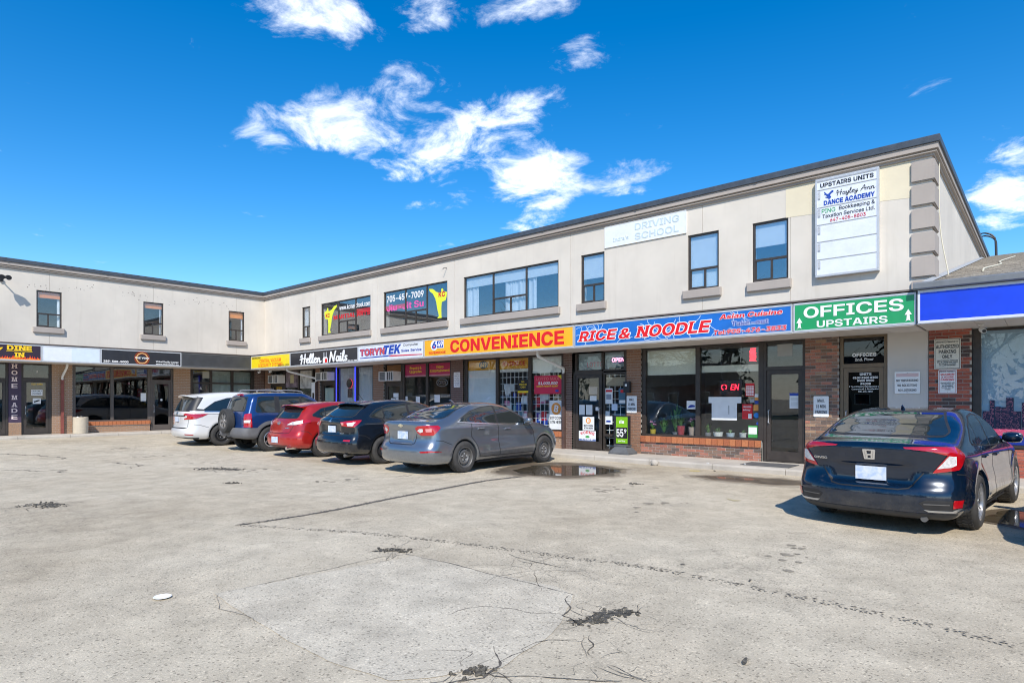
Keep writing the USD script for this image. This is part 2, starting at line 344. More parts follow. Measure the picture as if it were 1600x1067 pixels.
SCRIPT = {  # hand-drawn brush letters: strokes in a unit box, advance
 'H': ([[(0.05, 0.75), (0.2, 1.0), (0.22, 0.5), (0.12, -0.05)], [(0.62, 1.05), (0.55, 0.5), (0.5, 0.0)], [(0.0, 0.45), (0.3, 0.55), (0.7, 0.52)]], 0.75),
 'N': ([[(0.05, 0.0), (0.15, 0.5), (0.2, 1.0)], [(0.2, 1.0), (0.35, 0.5), (0.5, 0.02)], [(0.5, 0.02), (0.6, 0.6), (0.72, 1.05)]], 0.78),
 'A': ([[(0.0, 0.0), (0.25, 0.55), (0.45, 1.0), (0.5, 0.5), (0.52, 0.0)], [(0.1, 0.35), (0.35, 0.42), (0.62, 0.4)]], 0.68),
 'e': ([[(0.02, 0.25), (0.22, 0.35), (0.26, 0.52), (0.12, 0.52), (0.03, 0.25), (0.14, 0.0), (0.36, 0.14)]], 0.34),
 'l': ([[(0.0, 0.15), (0.2, 0.7), (0.2, 1.05), (0.08, 0.7), (0.07, 0.1), (0.18, 0.0), (0.3, 0.12)]], 0.27),
 'n': ([[(0.02, 0.5), (0.08, 0.25), (0.06, 0.0)], [(0.07, 0.25), (0.2, 0.5), (0.3, 0.42), (0.3, 0.05), (0.4, 0.02), (0.48, 0.14)]], 0.46),
 'a': ([[(0.3, 0.45), (0.12, 0.5), (0.02, 0.2), (0.12, 0.0), (0.28, 0.2), (0.31, 0.48), (0.3, 0.06), (0.42, 0.05)]], 0.42),
 'i': ([[(0.06, 0.5), (0.05, 0.1), (0.12, 0.0), (0.22, 0.12)], [(0.09, 0.72), (0.1, 0.76)]], 0.22),
 's': ([[(0.24, 0.45), (0.1, 0.48), (0.07, 0.33), (0.2, 0.2), (0.17, 0.02), (0.0, 0.03)]], 0.3),
 'y': ([[(0.03, 0.5), (0.06, 0.2), (0.2, 0.15), (0.3, 0.5)], [(0.3, 0.5), (0.25, 0.0), (0.12, -0.35), (0.0, -0.2), (0.2, 0.0), (0.38, 0.15)]], 0.38),
 ' ': ([], 0.3)}
def script(text, w=0.09):
    x, out = 0.0, []
    for c in text:
        st, adv = SCRIPT[c]
        for p in st:
            q = spline(p, 6); out.append(LineString(q + [x, 0]).buffer(w / 2, quad_segs=4))
        x += adv
    return union_all(out).simplify(0.006)
# ------------------------------------------------------------------ ground
def smooth01(t): t = np.clip(t, 0, 1); return t * t * (3 - 2 * t)
def zg(x): return 0.13 * smooth01((11.0 - np.asarray(x, float)) / 9.7)

def asphalt(name='asphalt', tint=(1, 1, 1), cracks=0.32):
    tt = lambda c: tuple(np.array(c) * tint)
    n = {'g': ('geometry', {}),
         'big': ('noise_texture', dict(scale=0.22, detail=7.0, roughness=0.66)), 'rb': ('rgb_ramp', dict(ramp=[(0.30, tt((0.375, 0.312, 0.22))), (0.44, tt((0.48, 0.41, 0.30))), (0.58, tt((0.522, 0.453, 0.338))), (0.72, tt((0.555, 0.487, 0.37)))])),
         'md': ('noise_texture', dict(scale=2.6, detail=6.0, roughness=0.65, distortion=0.4)), 'rm': ('map_range', dict(from_min=0.3, from_max=0.7, to_min=0.80, to_max=1.14)),
         'fi': ('noise_texture', dict(scale=70.0, detail=3.0, roughness=0.8)), 'rf': ('map_range', dict(from_min=0.3, from_max=0.7, to_min=0.84, to_max=1.14)),
         'v': ('voronoi_texture', dict(scale=85.0, feature='f1', randomness=1.0)), 'vc': ('separate_color', {}), 'rv': ('map_range', dict(from_min=0.90, from_max=0.95, to_min=1.0, to_max=0.55, clamp=True)),
         'rw': ('map_range', dict(from_min=0.10, from_max=0.05, to_min=1.0, to_max=1.25, clamp=True)),
         's1': ('vector_math', dict(math_type='scale')), 's2': ('vector_math', dict(math_type='scale')), 's3': ('vector_math', dict(math_type='scale')), 's4': ('vector_math', dict(math_type='scale')),
         # fine alligator cracking in patches
         'wn': ('noise_texture', dict(scale=1.7, detail=6.0, roughness=0.7)), 'wo': ('vector_math', dict(math_type='scale', scale=0.55)), 'wp': ('vector_math', dict(math_type='add')),
         'cr': ('voronoi_texture', dict(scale=1.35, feature='distance_to_edge')), 'crr': ('map_range', dict(from_min=0.002, from_max=0.013, to_min=1.0, to_max=0.0, clamp=True)),
         'cr2': ('voronoi_texture', dict(scale=4.6, feature='distance_to_edge')), 'crr2': ('map_range', dict(from_min=0.006, from_max=0.03, to_min=1.0, to_max=0.0, clamp=True)),
         'mk': ('noise_texture', dict(scale=0.30, detail=3.0, roughness=0.6)), 'mkr': ('map_range', dict(from_min=0.52, from_max=0.60, to_min=0.0, to_max=cracks, clamp=True)),
         'mkr2': ('map_range', dict(from_min=0.58, from_max=0.66, to_min=0.0, to_max=0.38, clamp=True)),
         'm1': ('math', dict(math_type='multiply')), 'm2': ('math', dict(math_type='multiply')), 'mm': ('math', dict(math_type='maximum')),
         'dk': ('mix', dict(mix_type='mix', color2=(0.085, 0.078, 0.068))),
         'hb': ('math', dict(math_type='subtract')), 'bp': ('bump', dict(strength=0.55, distance=0.012)), 'p': ('principled_bsdf', dict(roughness=0.92, specular_ior_level=0.3))}
    l = [('g.position', 'big.vector'), ('big.fac', 'rb.fac'), ('g.position', 'md.vector'), ('md.fac', 'rm.value'), ('g.position', 'fi.vector'), ('fi.fac', 'rf.value'),
         ('g.position', 'v.vector'), ('v.color', 'vc.color'), ('vc.r', 'rv.value'), ('vc.g', 'rw.value'),
         ('rb.color', 's1.vector1'), ('rm.result', 's1.scale'), ('s1.vector', 's2.vector1'), ('rf.result', 's2.scale'), ('s2.vector', 's3.vector1'), ('rv.result', 's3.scale'), ('s3.vector', 's4.vector1'), ('rw.result', 's4.scale'),
         ('g.position', 'wn.vector'), ('wn.color', 'wo.vector1'), ('g.position', 'wp.vector1'), ('wo.vector', 'wp.vector2'), ('wp.vector', 'cr.vector'), ('wp.vector', 'cr2.vector'),
         ('cr.distance', 'crr.value'), ('cr2.distance', 'crr2.value'), ('g.position', 'mk.vector'), ('mk.fac', 'mkr.value'), ('mk.fac', 'mkr2.value'),
         ('crr.result', 'm1.value1'), ('mkr.result', 'm1.value2'), ('crr2.result', 'm2.value1'), ('mkr2.result', 'm2.value2'), ('m1.value', 'mm.value1'), ('m2.value', 'mm.value2'),
         ('mm.value', 'dk.fac'), ('s4.vector', 'dk.color1'), ('dk.color', 'p.base_color'), ('fi.fac', 'hb.value1'), ('mm.value', 'hb.value2'), ('hb.value', 'bp.height'), ('bp.normal', 'p.normal')]
    LOOK[name] = usdkit.material(stage, '/World/Looks/' + name, n, l, surface='p.BSDF'); return LOOK[name]
ASPHALT = asphalt()
gx = np.concatenate([[-900, -300, -100, -40], np.arange(-12, 12.01, 0.75), [14, 18, 24, 32, 45, 80, 200, 500, 900]])
gy = np.array([900, 300, 100, 30, 12, 0, -1.3, -4, -8, -14, -20, -30, -60, -150, -400, -900.0])
X, Y = np.meshgrid(gx, gy, indexing='ij')
V = np.stack([X, Y, zg(X)], -1).reshape(-1, 3); nx, ny = X.shape
I = np.arange(nx * ny).reshape(nx, ny)
Q = np.stack([I[:-1, :-1], I[:-1, 1:], I[1:, 1:], I[1:, :-1]], -1).reshape(-1, 4)
lot = obj('parking_lot', (V, Q), ASPHALT, kind='structure', smooth=True)

# pavement slabs with a rounded kerb edge; the long one runs on past the right edge
def slab_strip(a0, a1, wing, depth, step, top, seed):
    r = np.random.default_rng(seed); a = a0; parts = []
    while a < a1 - 0.05:
        b = min(a + step, a1); m = MB(wing); e = 0.006
        zt = [top(a), top(b)]
        prof = [(-0.02, -0.25), (depth, -0.25), (depth, -0.035), (depth - 0.012, -0.012), (depth - 0.035, 0.0), (-0.02, 0.0)]
        v = []; 
        for k, s in enumerate((a + e, b - e)):
            v += [(s, d, zt[k] + h + (0.0 if h < -0.1 else 0.0)) for d, h in prof]
        f = []; n = len(prof)
        for i in range(n): j = (i + 1) % n; f += [[i, j, n + j], [i, n + j, n + i]]
        for i in range(1, n - 1): f += [[0, i + 1, i], [n, n + i, n + i + 1]]
        m.add(v, f); parts.append(m); a = b
    return parts
walk = thing('pavement', None, None); tag(walk, kind='structure')
for m in slab_strip(1.16, 33.0, wing_main, 1.30, 1.52, lambda s: 0.12 + 0.85 * float(zg(s)), 1): obj('slab', m.mesh(), CONC, walk)
walk2 = thing('pavement', None, None); tag(walk2, kind='structure')
for m in slab_strip(-14.0, 0.0, wing_left, 1.15, 1.52, lambda s: 0.233, 2): obj('slab', m.mesh(), CONC, walk2)

# ------------------------------------------------------------------ the two-storey L-shaped building
SEND = 26.25; LEND = -14.0
bld = thing('plaza_building', 'two-storey cream stucco plaza in an L with a shop canopy along both wings', 'building', (0, 0, 0))
def slabm(s0, s1, d0, d1, z0, z1):
    return manifold3d.Manifold.cube((s1 - s0, d1 - d0, z1 - z0)).translate((s0, d0, z0))
def mf(man):
    m = man.to_mesh(); return np.asarray(m.vert_properties)[:, :3].astype(float), np.asarray(m.tri_verts)
UP_MAIN = [(3.35, 4.02), (4.87, 8.33), (9.14, 12.64), (13.43, 17.32), (18.10, 18.87), (21.27, 22.05), (22.84, 23.62)]
UP_LEFT = [(-8.70, -7.93), (-5.17, -4.41), (-1.69, -0.97), (-12.3, -11.5)]
ZT, ZB = 5.53, 4.18
SEAM_M = [2.2, 4.45, 8.75, 12.98, 17.75, 21.65, 23.66]
SEAM_L = [-12.0, -8.31, -4.79, -1.33]
def upper_wall(wing, s0, s1, wins, seams):
    m = slabm(s0, s1, -0.28, 0.0, 2.86, 6.45)
    for a, b in wins: m -= slabm(a, b, -0.5, 0.3, ZB, ZT)
    for q in seams: m -= slabm(q - 0.006, q + 0.006, -0.014, 0.05, 2.8, 6.3)
    mm = MB(wing); mm.add(*mf(m)); return mm
obj('upper_wall', upper_wall(wing_main, -0.28, SEND, UP_MAIN, SEAM_M).mesh(), WALL, bld)
obj('upper_wall', upper_wall(wing_left, LEND, -0.001, UP_LEFT, SEAM_L).mesh(), WALL, bld)
m = MB(); m.box(SEND - 0.28, SEND - 0.001, 0.285, 15.5, 0.0, 6.45); obj('side_wall', m.mesh(), WALL, bld)
m = MB(); m.box(-9.0, SEND - 0.3, 15.25, 15.5, 0.0, 6.45).box(-9.0, -8.75, LEND, 15.2, 0, 6.45).box(-8.7, -0.3, LEND, LEND + 0.25, 0, 6.45); obj('rear_wall', m.mesh(), WALL, bld)
m = MB(); m.box(-8.7, SEND - 0.3, 0.3, 15.2, 6.2, 6.3).box(-8.7, -0.3, LEND + 0.3, 0.28, 6.2, 6.3); obj('roof', m.mesh(), CAP, bld)
def run(prof, wing_pts):
    """sweeps a profile (outward, z) along an open plan path with mitred corners; outward is to the left of travel"""
    P = np.asarray(wing_pts, float); T = np.diff(P, axis=0); T /= np.linalg.norm(T, axis=1)[:, None]; N = np.stack([-T[:, 1], T[:, 0]], 1)
    rows = []
    for i in range(len(P)):
        if i == 0: o = N[0]
        elif i == len(P) - 1: o = N[-1]
        else: o = (N[i - 1] + N[i]) / (1 + N[i - 1] @ N[i])
        rows.append([(P[i][0] + o[0] * a, P[i][1] + o[1] * a, z) for a, z in prof])
    v = np.array(rows).reshape(-1, 3); n = len(prof); f = []
    for i in range(len(P) - 1):
        for k in range(n): j = (k + 1) % n; f += [[i * n + k, (i + 1) * n + k, (i + 1) * n + j], [i * n + k, (i + 1) * n + j, i * n + j]]
    for k in range(1, n - 1): f += [[0, k, k + 1], [(len(P) - 1) * n, (len(P) - 1) * n + k + 1, (len(P) - 1) * n + k]]
    return v, np.array(f)
PATH = [(SEND, 15.5), (SEND, 0.0), (0.0, 0.0), (0.0, LEND)]   # plan path with the outside on the left hand
PATH = PATH[::-1]
def outward(prof, path): return run([(-a, z) for a, z in prof], path)
obj('cornice', outward([(-0.01, 6.19), (0.035, 6.19), (0.035, 6.235), (0.085, 6.245), (0.085, 6.26), (0.05, 6.275), (0.05, 6.29), (0.11, 6.30), (0.11, 6.405), (-0.01, 6.405)], PATH), TRIM, bld)
obj('roof_cap', outward([(-0.32, 6.407), (0.135, 6.407), (0.145, 6.415), (0.145, 6.525), (0.13, 6.545), (-0.30, 6.56)], PATH), CAP, bld)
m = MB(wing_main)
for a in np.arange(1.6, 26.0, 3.05): obj('cap_joint', MB(wing_main).box(a - 0.035, a + 0.035, 0.10, 0.149, 6.405, 6.53).mesh(), CAP, bld)
for a in np.arange(-12.6, -0.4, 3.05): obj('cap_joint', MB(wing_left).box(a - 0.035, a + 0.035, 0.10, 0.149, 6.405, 6.53).mesh(), CAP, bld)
# quoins on the right-hand corner
for k in range(6):
    z1 = 6.135 - k * 0.4625; z0 = z1 - 0.405
    q = MB(); p = [(-0.33, 0.0), (-0.33, -0.05), (0.05, -0.05), (0.05, 0.55), (0.0, 0.55), (0.0, 0.0)]; c = 0.02
    sh = Polygon([(SEND + a, b) for a, b in p])
    mm = trimesh.creation.extrude_polygon(sh, z1 - z0 - 2 * c, engine='earcut'); v = np.array(mm.vertices) + [0, 0, z0 + c]
    q.add(v, np.array(mm.faces))
    mm = trimesh.creation.extrude_polygon(sh.buffer(-0.018), z1 - z0, engine='earcut'); q.add(np.array(mm.vertices) + [0, 0, z0], np.array(mm.faces))
    obj('quoin', q.mesh(), TRIM, bld)
# sun-yellowed repair patches beside the tenants' board
m = MB(wing_main); m.poly(Polygon([(23.57, 6.185), (23.57, 5.52), (24.2, 5.49), (24.2, 6.185)]), 0.0, 0.004); obj('wall_patch', m.mesh(), PATCH, bld)
m = MB(wing_main); m.poly(Polygon([(25.36, 6.185), (25.36, 5.50), (25.9, 5.46), (25.9, 6.185)]), 0.0, 0.004); obj('wall_patch', m.mesh(), PATCH, bld)

ORANGE_BL = plain('orange_blind', (0.90, 0.30, 0.06), 0.8)
CURTAIN = mat('curtain', (0.74, 0.76, 0.78), 0.9, var=0.08)
def curtain(wing, s0, s1, z0, z1, d):
    n = max(8, int((s1 - s0) / 0.02)); s = np.linspace(s0, s1, n); off = 0.022 * np.sin(s * 48 + np.sin(s * 13) * 2)
    m = MB(wing); v, f = [], []
    for i in range(n): v += [(s[i], d + off[i], z0), (s[i], d + off[i], z1)]
    for i in range(n - 1): a = 2 * i; f += [[a, a + 2, a + 3], [a, a + 3, a + 1]]
    return m.add(v, f).mesh()
def up_window(wing, s0, s1, mull, sash, blind, pm=None):
    """frame > panes, blind, sill. mull: mullion positions; sash: (s0, s1, mid) openings with a low sash under a transom"""
    F = 0.045; d0, d1 = -0.085, -0.03
    m = MB(wing)
    m.box(s0, s0 + F, d0, d1, ZB, ZT).box(s1 - F, s1, d0, d1, ZB, ZT).box(s0 + F, s1 - F, d0, d1, ZT - F, ZT).box(s0 + F, s1 - F, d0, d1, ZB, ZB + F)
    edges = [s0 + F] + [e for q in mull for e in (q - 0.022, q + 0.022)] + [s1 - F]
    cells = list(zip(edges[0::2], edges[1::2]))
    for q in mull: m.box(q - 0.022, q + 0.022, d0, d1 - 0.004, ZB + F, ZT - F)
    panes = []
    for i, (a, b) in enumerate(cells):
        if i in sash:
            zt = 4.68; mid = sash[i]
            m.box(a, b, d0, d1 - 0.003, zt - 0.025, zt + 0.025).box(mid - 0.02, mid + 0.02, d0, d1 - 0.006, ZB + F, zt - 0.025)
            m.box(a, mid - 0.02, d0 + 0.004, d1 - 0.012, ZB + F, ZB + F + 0.03).box(a, a + 0.03, d0 + 0.004, d1 - 0.012, ZB + F + 0.03, zt - 0.025)
            panes += [(a, b, zt + 0.025, ZT - F), (a, mid - 0.02, ZB + F, zt - 0.025), (mid + 0.02, b, ZB + F, zt - 0.025)]
        else: panes.append((a, b, ZB + F, ZT - F))
    w = obj('window', m.mesh(), BRONZE, bld)
    for a, b, z0, z1 in panes:
        obj('pane', MB(wing).box(a, b, -0.062, -0.058, z0, z1).mesh(), pm or PANE_UP, w)
    m = MB(wing); m.cbox(s0 - 0.11, s1 + 0.07, -0.10, 0.085, 3.975, 4.175, 0.012); obj('sill', m.mesh(), TRIM, w)
    return w
def blind_part(w, wing, a, b, z0, material, d=-0.09): obj('blind', MB(wing).box(a, b, d - 0.004, d, z0, ZT - 0.03).mesh(), material, w)
W = []
w = up_window(wing_main, *UP_MAIN[0], [], {0: 3.72}, 0); obj('curtain', curtain(wing_main, 3.4, 3.62, ZB, ZT, -0.14), CURTAIN, w)
kc1 = up_window(wing_main, *UP_MAIN[1], [6.10, 7.29], {1: 6.7}, 0)
kc2 = up_window(wing_main, *UP_MAIN[2], [10.38, 11.55], {1: 10.95}, 0)
w = up_window(wing_main, *UP_MAIN[3], [14.72, 16.08], {1: 15.45}, 0); blind_part(w, wing_main, 13.5, 17.28, 5.17, BLIND)
for a, b in ((13.5, 13.98), (15.15, 16.0), (16.12, 16.42)): obj('curtain', curtain(wing_main, a, b, ZB, 5.2, -0.14), CURTAIN, w)
w = up_window(wing_main, *UP_MAIN[4], [], {0: 18.5}, 0); blind_part(w, wing_main, 18.13, 18.85, 4.86, BLIND)
w = up_window(wing_main, *UP_MAIN[5], [], {0: 21.69}, 0); blind_part(w, wing_main, 21.3, 22.02, 4.24, BLIND)
w = up_window(wing_main, *UP_MAIN[6], [], {0: 23.25}, 0); blind_part(w, wing_main, 22.87, 23.6, 4.98, BLIND)
for (a, b), z in zip(UP_LEFT, (5.27, 5.28, 5.22, 5.28)):
    w = up_window(wing_left, a, b, [], {0: a + 0.36}, 0, glass('left_glass', (0.93, 0.95, 0.96), 0.10)); blind_part(w, wing_left, a + 0.03, b - 0.03, z, ORANGE_BL)
    obj('curtain', curtain(wing_left, b - 0.12, b - 0.05, ZB, 5.3, -0.13), CURTAIN, w)

def decal(parent, wing, shape, d, material, name='lettering', t=0.003): return obj(name, MB(wing).poly(shape, d, d + t).mesh(), material, parent)
SKYB = plain('window_film_blue', (0.05, 0.25, 0.55), 0.3)
PINK = plain('pink_print', (0.72, 0.10, 0.35), 0.5)
LIME = plain('lime_print', (0.72, 0.80, 0.04), 0.5)
def T(t, s0, s1, z0, h, w=700, shear=0.0): return fit(glyphs(t, w), s0, s1, z0, h, shear)
DG = -0.0575
decal(kc1, wing_main, T('www.kcmaschool.com', 6.15, 8.22, 5.15, 0.19, 600), DG, WHITE)
decal(kc1, wing_main, T('MARTIAL ARTS', 5.72, 8.22, 4.80, 0.17, 800), DG, REDP)
decal(kc2, wing_main, T('705-457-7009', 9.27, 11.36, 5.14, 0.23, 700), DG, WHITE)
decal(kc2, wing_main, T('Jiu-Jit Su', 9.27, 11.36, 4.80, 0.24, 700), DG, PINK)
decal(kc1, wing_main, sbox(7.34, 4.92, 8.27, 5.08), DG - 0.003, REDP, 'vinyl_band', 0.002)
decal(kc2, wing_main, sbox(9.2, 4.84, 10.33, 5.0), DG - 0.003, REDP, 'vinyl_band', 0.002)
# kicking figure: raised leg to one upper corner, standing leg below
def kicker(x0, z0, w, h, flip):
    pts = [(0.06, 0.80), (0.30, 0.86), (0.42, 0.80), (0.62, 0.86), (0.80, 0.97), (1.0, 1.0), (0.96, 0.93), (0.80, 0.84), (0.66, 0.66), (0.60, 0.50), (0.55, 0.30), (0.46, 0.06), (0.54, 0.0), (0.34, 0.0), (0.36, 0.10), (0.36, 0.34), (0.33, 0.52), (0.12, 0.56), (0.08, 0.68)]
    p = Polygon(pts).buffer(0.012); head = Point(0.30, 0.90).buffer(0.055)
    p = union_all([p, head]); 
    if flip: p = affinity.scale(p, -1, 1, origin=(0.5, 0.5))
    return affinity.affine_transform(p, [w, 0, 0, h, x0, z0])
f1 = kicker(4.98, 4.30, 0.98, 1.08, False); decal(kc1, wing_main, f1, DG - 0.003, LIME, 'figure_decal', 0.003)
decal(kc1, wing_main, T('KC', 5.14, 5.44, 4.93, 0.17, 800), DG + 0.002, REDP)
HOLE_W = plain('old_fixing', (0.22, 0.19, 0.165), 0.9)
q_ = np.random.default_rng(44); hm = MB(wing_left); gm = MB(wing_left)
for a, b_, n_ in ((-9.0, -6.9, 26), (-6.6, -0.9, 60)):
    for k in range(n_):
        s_ = q_.uniform(a, b_); z_ = 5.72 + 0.12 * math.sin(s_ * 1.7) + q_.normal() * 0.09; r_ = q_.uniform(0.006, 0.02)
        hm.poly(Point(s_, z_).buffer(r_, quad_segs=2), 0.0, 0.002)
obj('fixing_hole', hm.mesh(), HOLE_W, bld, kind='stuff')
f2 = kicker(11.66, 4.32, 0.95, 1.04, True); decal(kc2, wing_main, f2, DG - 0.003, LIME, 'figure_decal', 0.003)
decal(kc2, wing_main, T('KC', 12.14, 12.47, 5.03, 0.17, 800), DG + 0.002, REDP)

# ------------------------------------------------------------------ canopies over the shops
m = MB(wing_main); m.box(1.19, 26.17, 0.003, 1.19, 2.86, 3.44); obj('canopy', m.mesh(), FLASH, bld)
m = MB(wing_left); m.box(LEND, -0.003, 0.003, 1.185, 2.86, 3.44); obj('canopy', m.mesh(), FLASH, bld)
def soffit(wing, s0, s1, d1, step=1.22):
    a = s0
    while a < s1 - 0.01:
        b = min(a + step, s1); obj('soffit_panel', MB(wing).box(a + 0.004, b - 0.004, 0.004, d1 - 0.01, 2.832, 2.858).mesh(), SOFFIT, bld); a = b
soffit(wing_main, 1.2, 26.15, 1.29); soffit(wing_left, LEND, -1.25, 1.285)
m = MB(wing_main); m.box(1.31, 26.17, 0.003, 1.305, 3.445, 3.475); obj('canopy_flashing', m.mesh(), FLASH, bld)
m = MB(wing_left); m.box(LEND, -0.003, 0.003, 1.305, 3.445, 3.475); obj('canopy_flashing', m.mesh(), FLASH, bld)

# ------------------------------------------------------------------ ground-floor rooms
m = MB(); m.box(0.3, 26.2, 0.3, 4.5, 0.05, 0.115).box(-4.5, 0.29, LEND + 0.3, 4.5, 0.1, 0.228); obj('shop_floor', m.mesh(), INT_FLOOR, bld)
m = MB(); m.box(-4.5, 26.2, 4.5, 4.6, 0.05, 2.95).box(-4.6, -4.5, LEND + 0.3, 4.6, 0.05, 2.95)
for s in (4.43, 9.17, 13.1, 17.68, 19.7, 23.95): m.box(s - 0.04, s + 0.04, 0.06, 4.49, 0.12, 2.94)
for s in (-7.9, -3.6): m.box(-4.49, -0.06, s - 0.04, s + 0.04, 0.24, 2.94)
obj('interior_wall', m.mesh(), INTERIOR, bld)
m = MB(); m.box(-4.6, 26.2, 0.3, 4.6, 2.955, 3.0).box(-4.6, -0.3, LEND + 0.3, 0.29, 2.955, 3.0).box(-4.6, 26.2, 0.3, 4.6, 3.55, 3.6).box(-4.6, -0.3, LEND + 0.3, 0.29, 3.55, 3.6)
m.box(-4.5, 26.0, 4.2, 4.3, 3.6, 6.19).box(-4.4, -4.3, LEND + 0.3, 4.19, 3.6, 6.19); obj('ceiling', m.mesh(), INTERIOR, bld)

# ------------------------------------------------------------------ brick piers
def brickwork(wing, pier, s0, s1, z0, z1, d, looks, one_by_one, L=0.203, Hh=0.0585, J=0.0105, seed=0, soldier=False, proud=0.0, gaps=()):
    r = np.random.default_rng(seed); z = z0; row = 0; whole = MB(wing)
    while z < z1 - 0.02:
        h = min(Hh, z1 - z); a = s0 - (0 if soldier else (row % 2) * (L + J) / 2)
        while a < s1 - 0.01:
            b = min(a + L, s1); a0 = max(a, s0)
            if b - a0 > 0.02 and not any(g[0] < (a0 + b) / 2 < g[1] and g[2] < z < g[3] for g in gaps):
                jit = r.uniform(-0.0025, 0.0025)
                mb = whole if not one_by_one else MB(wing)
                mb.box(a0, b, d - 0.06, d + 0.006 + proud + jit, z, z + h)
                if one_by_one: obj('brick', mb.mesh(), looks, pier)
            a += L + J
        z += Hh + J; row += 1
    if not one_by_one: obj('brickwork', whole.mesh(), looks[0] if isinstance(looks, list) else looks, pier, kind='stuff')
def pier(wing, s0, s1, z0, z1, looks, one_by_one, d=0.0, seed=0, mortar=None, parent=None):
    p = obj('brick_pier', MB(wing).box(s0, s1, -0.25, d - 0.002, z0, z1).mesh(), mortar or MORTAR, parent or bld)
    brickwork(wing, p, s0, s1, z0 + 0.008, z1, d, looks, one_by_one, seed=seed)
    return p
ZS = 2.855
pier(wing_main, 0.02, 0.58, 0.2, ZS, BRICK, False, seed=1); pier(wing_main, 4.45, 4.78, 0.15, ZS, BRICK, False, seed=2)
pier(wing_main, 8.50, 9.15, 0.1, ZS, BRICK, False, seed=3); pier(wing_main, 12.83, 13.40, 0.1, ZS, [BRICK[2]], False, seed=4)
pier(wing_main, 17.5, 17.79, 0.1, ZS, [BRICK[2]], False, seed=5); pier(wing_main, 19.56, 19.98, 0.1, ZS, [BRICK[0]], False, seed=6)
pier(wing_main, 23.97, 24.63, 0.1, ZS, BRICK_SILL + BRICK, True, seed=7)
pier(wing_left, -8.24, -7.60, 0.2, ZS, [BRICK[1]], False, seed=8, mortar=MORTAR_L); pier(wing_left, -4.02, -3.34, 0.2, ZS, [BRICK[1]], False, seed=9, mortar=MORTAR_L)
pier(wing_left, -0.50, -0.02, 0.2, ZS, [BRICK[2]], False, seed=10)
pier(wing_left, -9.50, -9.14, 0.2, 0.69, [BRICK[1]], False, seed=11)
m = MB(wing_main); m.box(25.51, 26.19, -0.25, 0.0, 0.1, ZS); obj('panel_wall', m.mesh(), stucco('stucco_white', (0.60, 0.57, 0.53), 0.3), bld)
def sill_wall(wing, s0, s1, z0, z1, one, seed, looks):
    p = obj('sill_wall', MB(wing).box(s0, s1, -0.25, -0.002, z0, z1 - 0.01).mesh(), MORTAR_L, bld)
    brickwork(wing, p, s0, s1, z0 + 0.008, z1 - 0.165, 0.0, looks, one, seed=seed)
    brickwork(wing, p, s0, s1, z1 - 0.152, z1, 0.035, BRICK_ORANGE, one, L=0.134, Hh=0.152, J=0.012, seed=seed + 50, soldier=True)
    return p
sill_wall(wing_main, 19.985, 23.03, 0.1, 0.585, True, 20, BRICK_SILL)
sill_wall(wing_main, 13.42, 17.49, 0.1, 0.60, False, 21, [BRICK[1]]); sill_wall(wing_main, 10.19, 12.82, 0.1, 0.6, False, 22, [BRICK[1]])
sill_wall(wing_main, 1.67, 4.15, 0.1, 0.6, False, 23, [BRICK[1]]); sill_wall(wing_main, 5.88, 8.49, 0.1, 0.6, False, 24, [BRICK[1]])
sill_wall(wing_left, -7.59, -4.92, 0.2, 0.66, False, 25, [BRICK[1]]); sill_wall(wing_left, -3.33, -0.51, 0.2, 0.66, False, 26, [BRICK[1]])

# ------------------------------------------------------------------ shop windows and doors
DW0, DW1 = -0.14, -0.05
def shop_window(wing, posts, z0, z1=2.83, frame=None, glassm=None, pw=0.055, parent=None, bars=()):
    """posts: centre of every upright; one pane between each pair"""
    m = MB(wing); a, b = posts[0] - pw, posts[-1] + pw
    for q in posts: m.box(q - pw, q + pw, DW0, DW1, z0, z1)
    pan = []
    for q, r in zip(posts[:-1], posts[1:]):
        m.box(q + pw, r - pw, DW0, DW1, z0, z0 + 0.05).box(q + pw, r - pw, DW0, DW1, z1 - 0.05, z1)
        zz = [z0 + 0.05] + [h for h in bars] + [z1 - 0.05]
        for k in range(len(zz) - 1):
            pan.append((q + pw, r - pw, zz[k] + (0.03 if k else 0), zz[k + 1] - (0.03 if k < len(zz) - 2 else 0)))
        for h in bars: m.box(q + pw, r - pw, DW0, DW1 - 0.004, h - 0.03, h + 0.03)
    w = obj('shop_window', m.mesh(), frame or BRONZE, parent or bld)
    for q in pan: obj('pane', MB(wing).box(q[0], q[1], -0.104, -0.096, q[2], q[3]).mesh(), glassm or PANE, w)
    return w
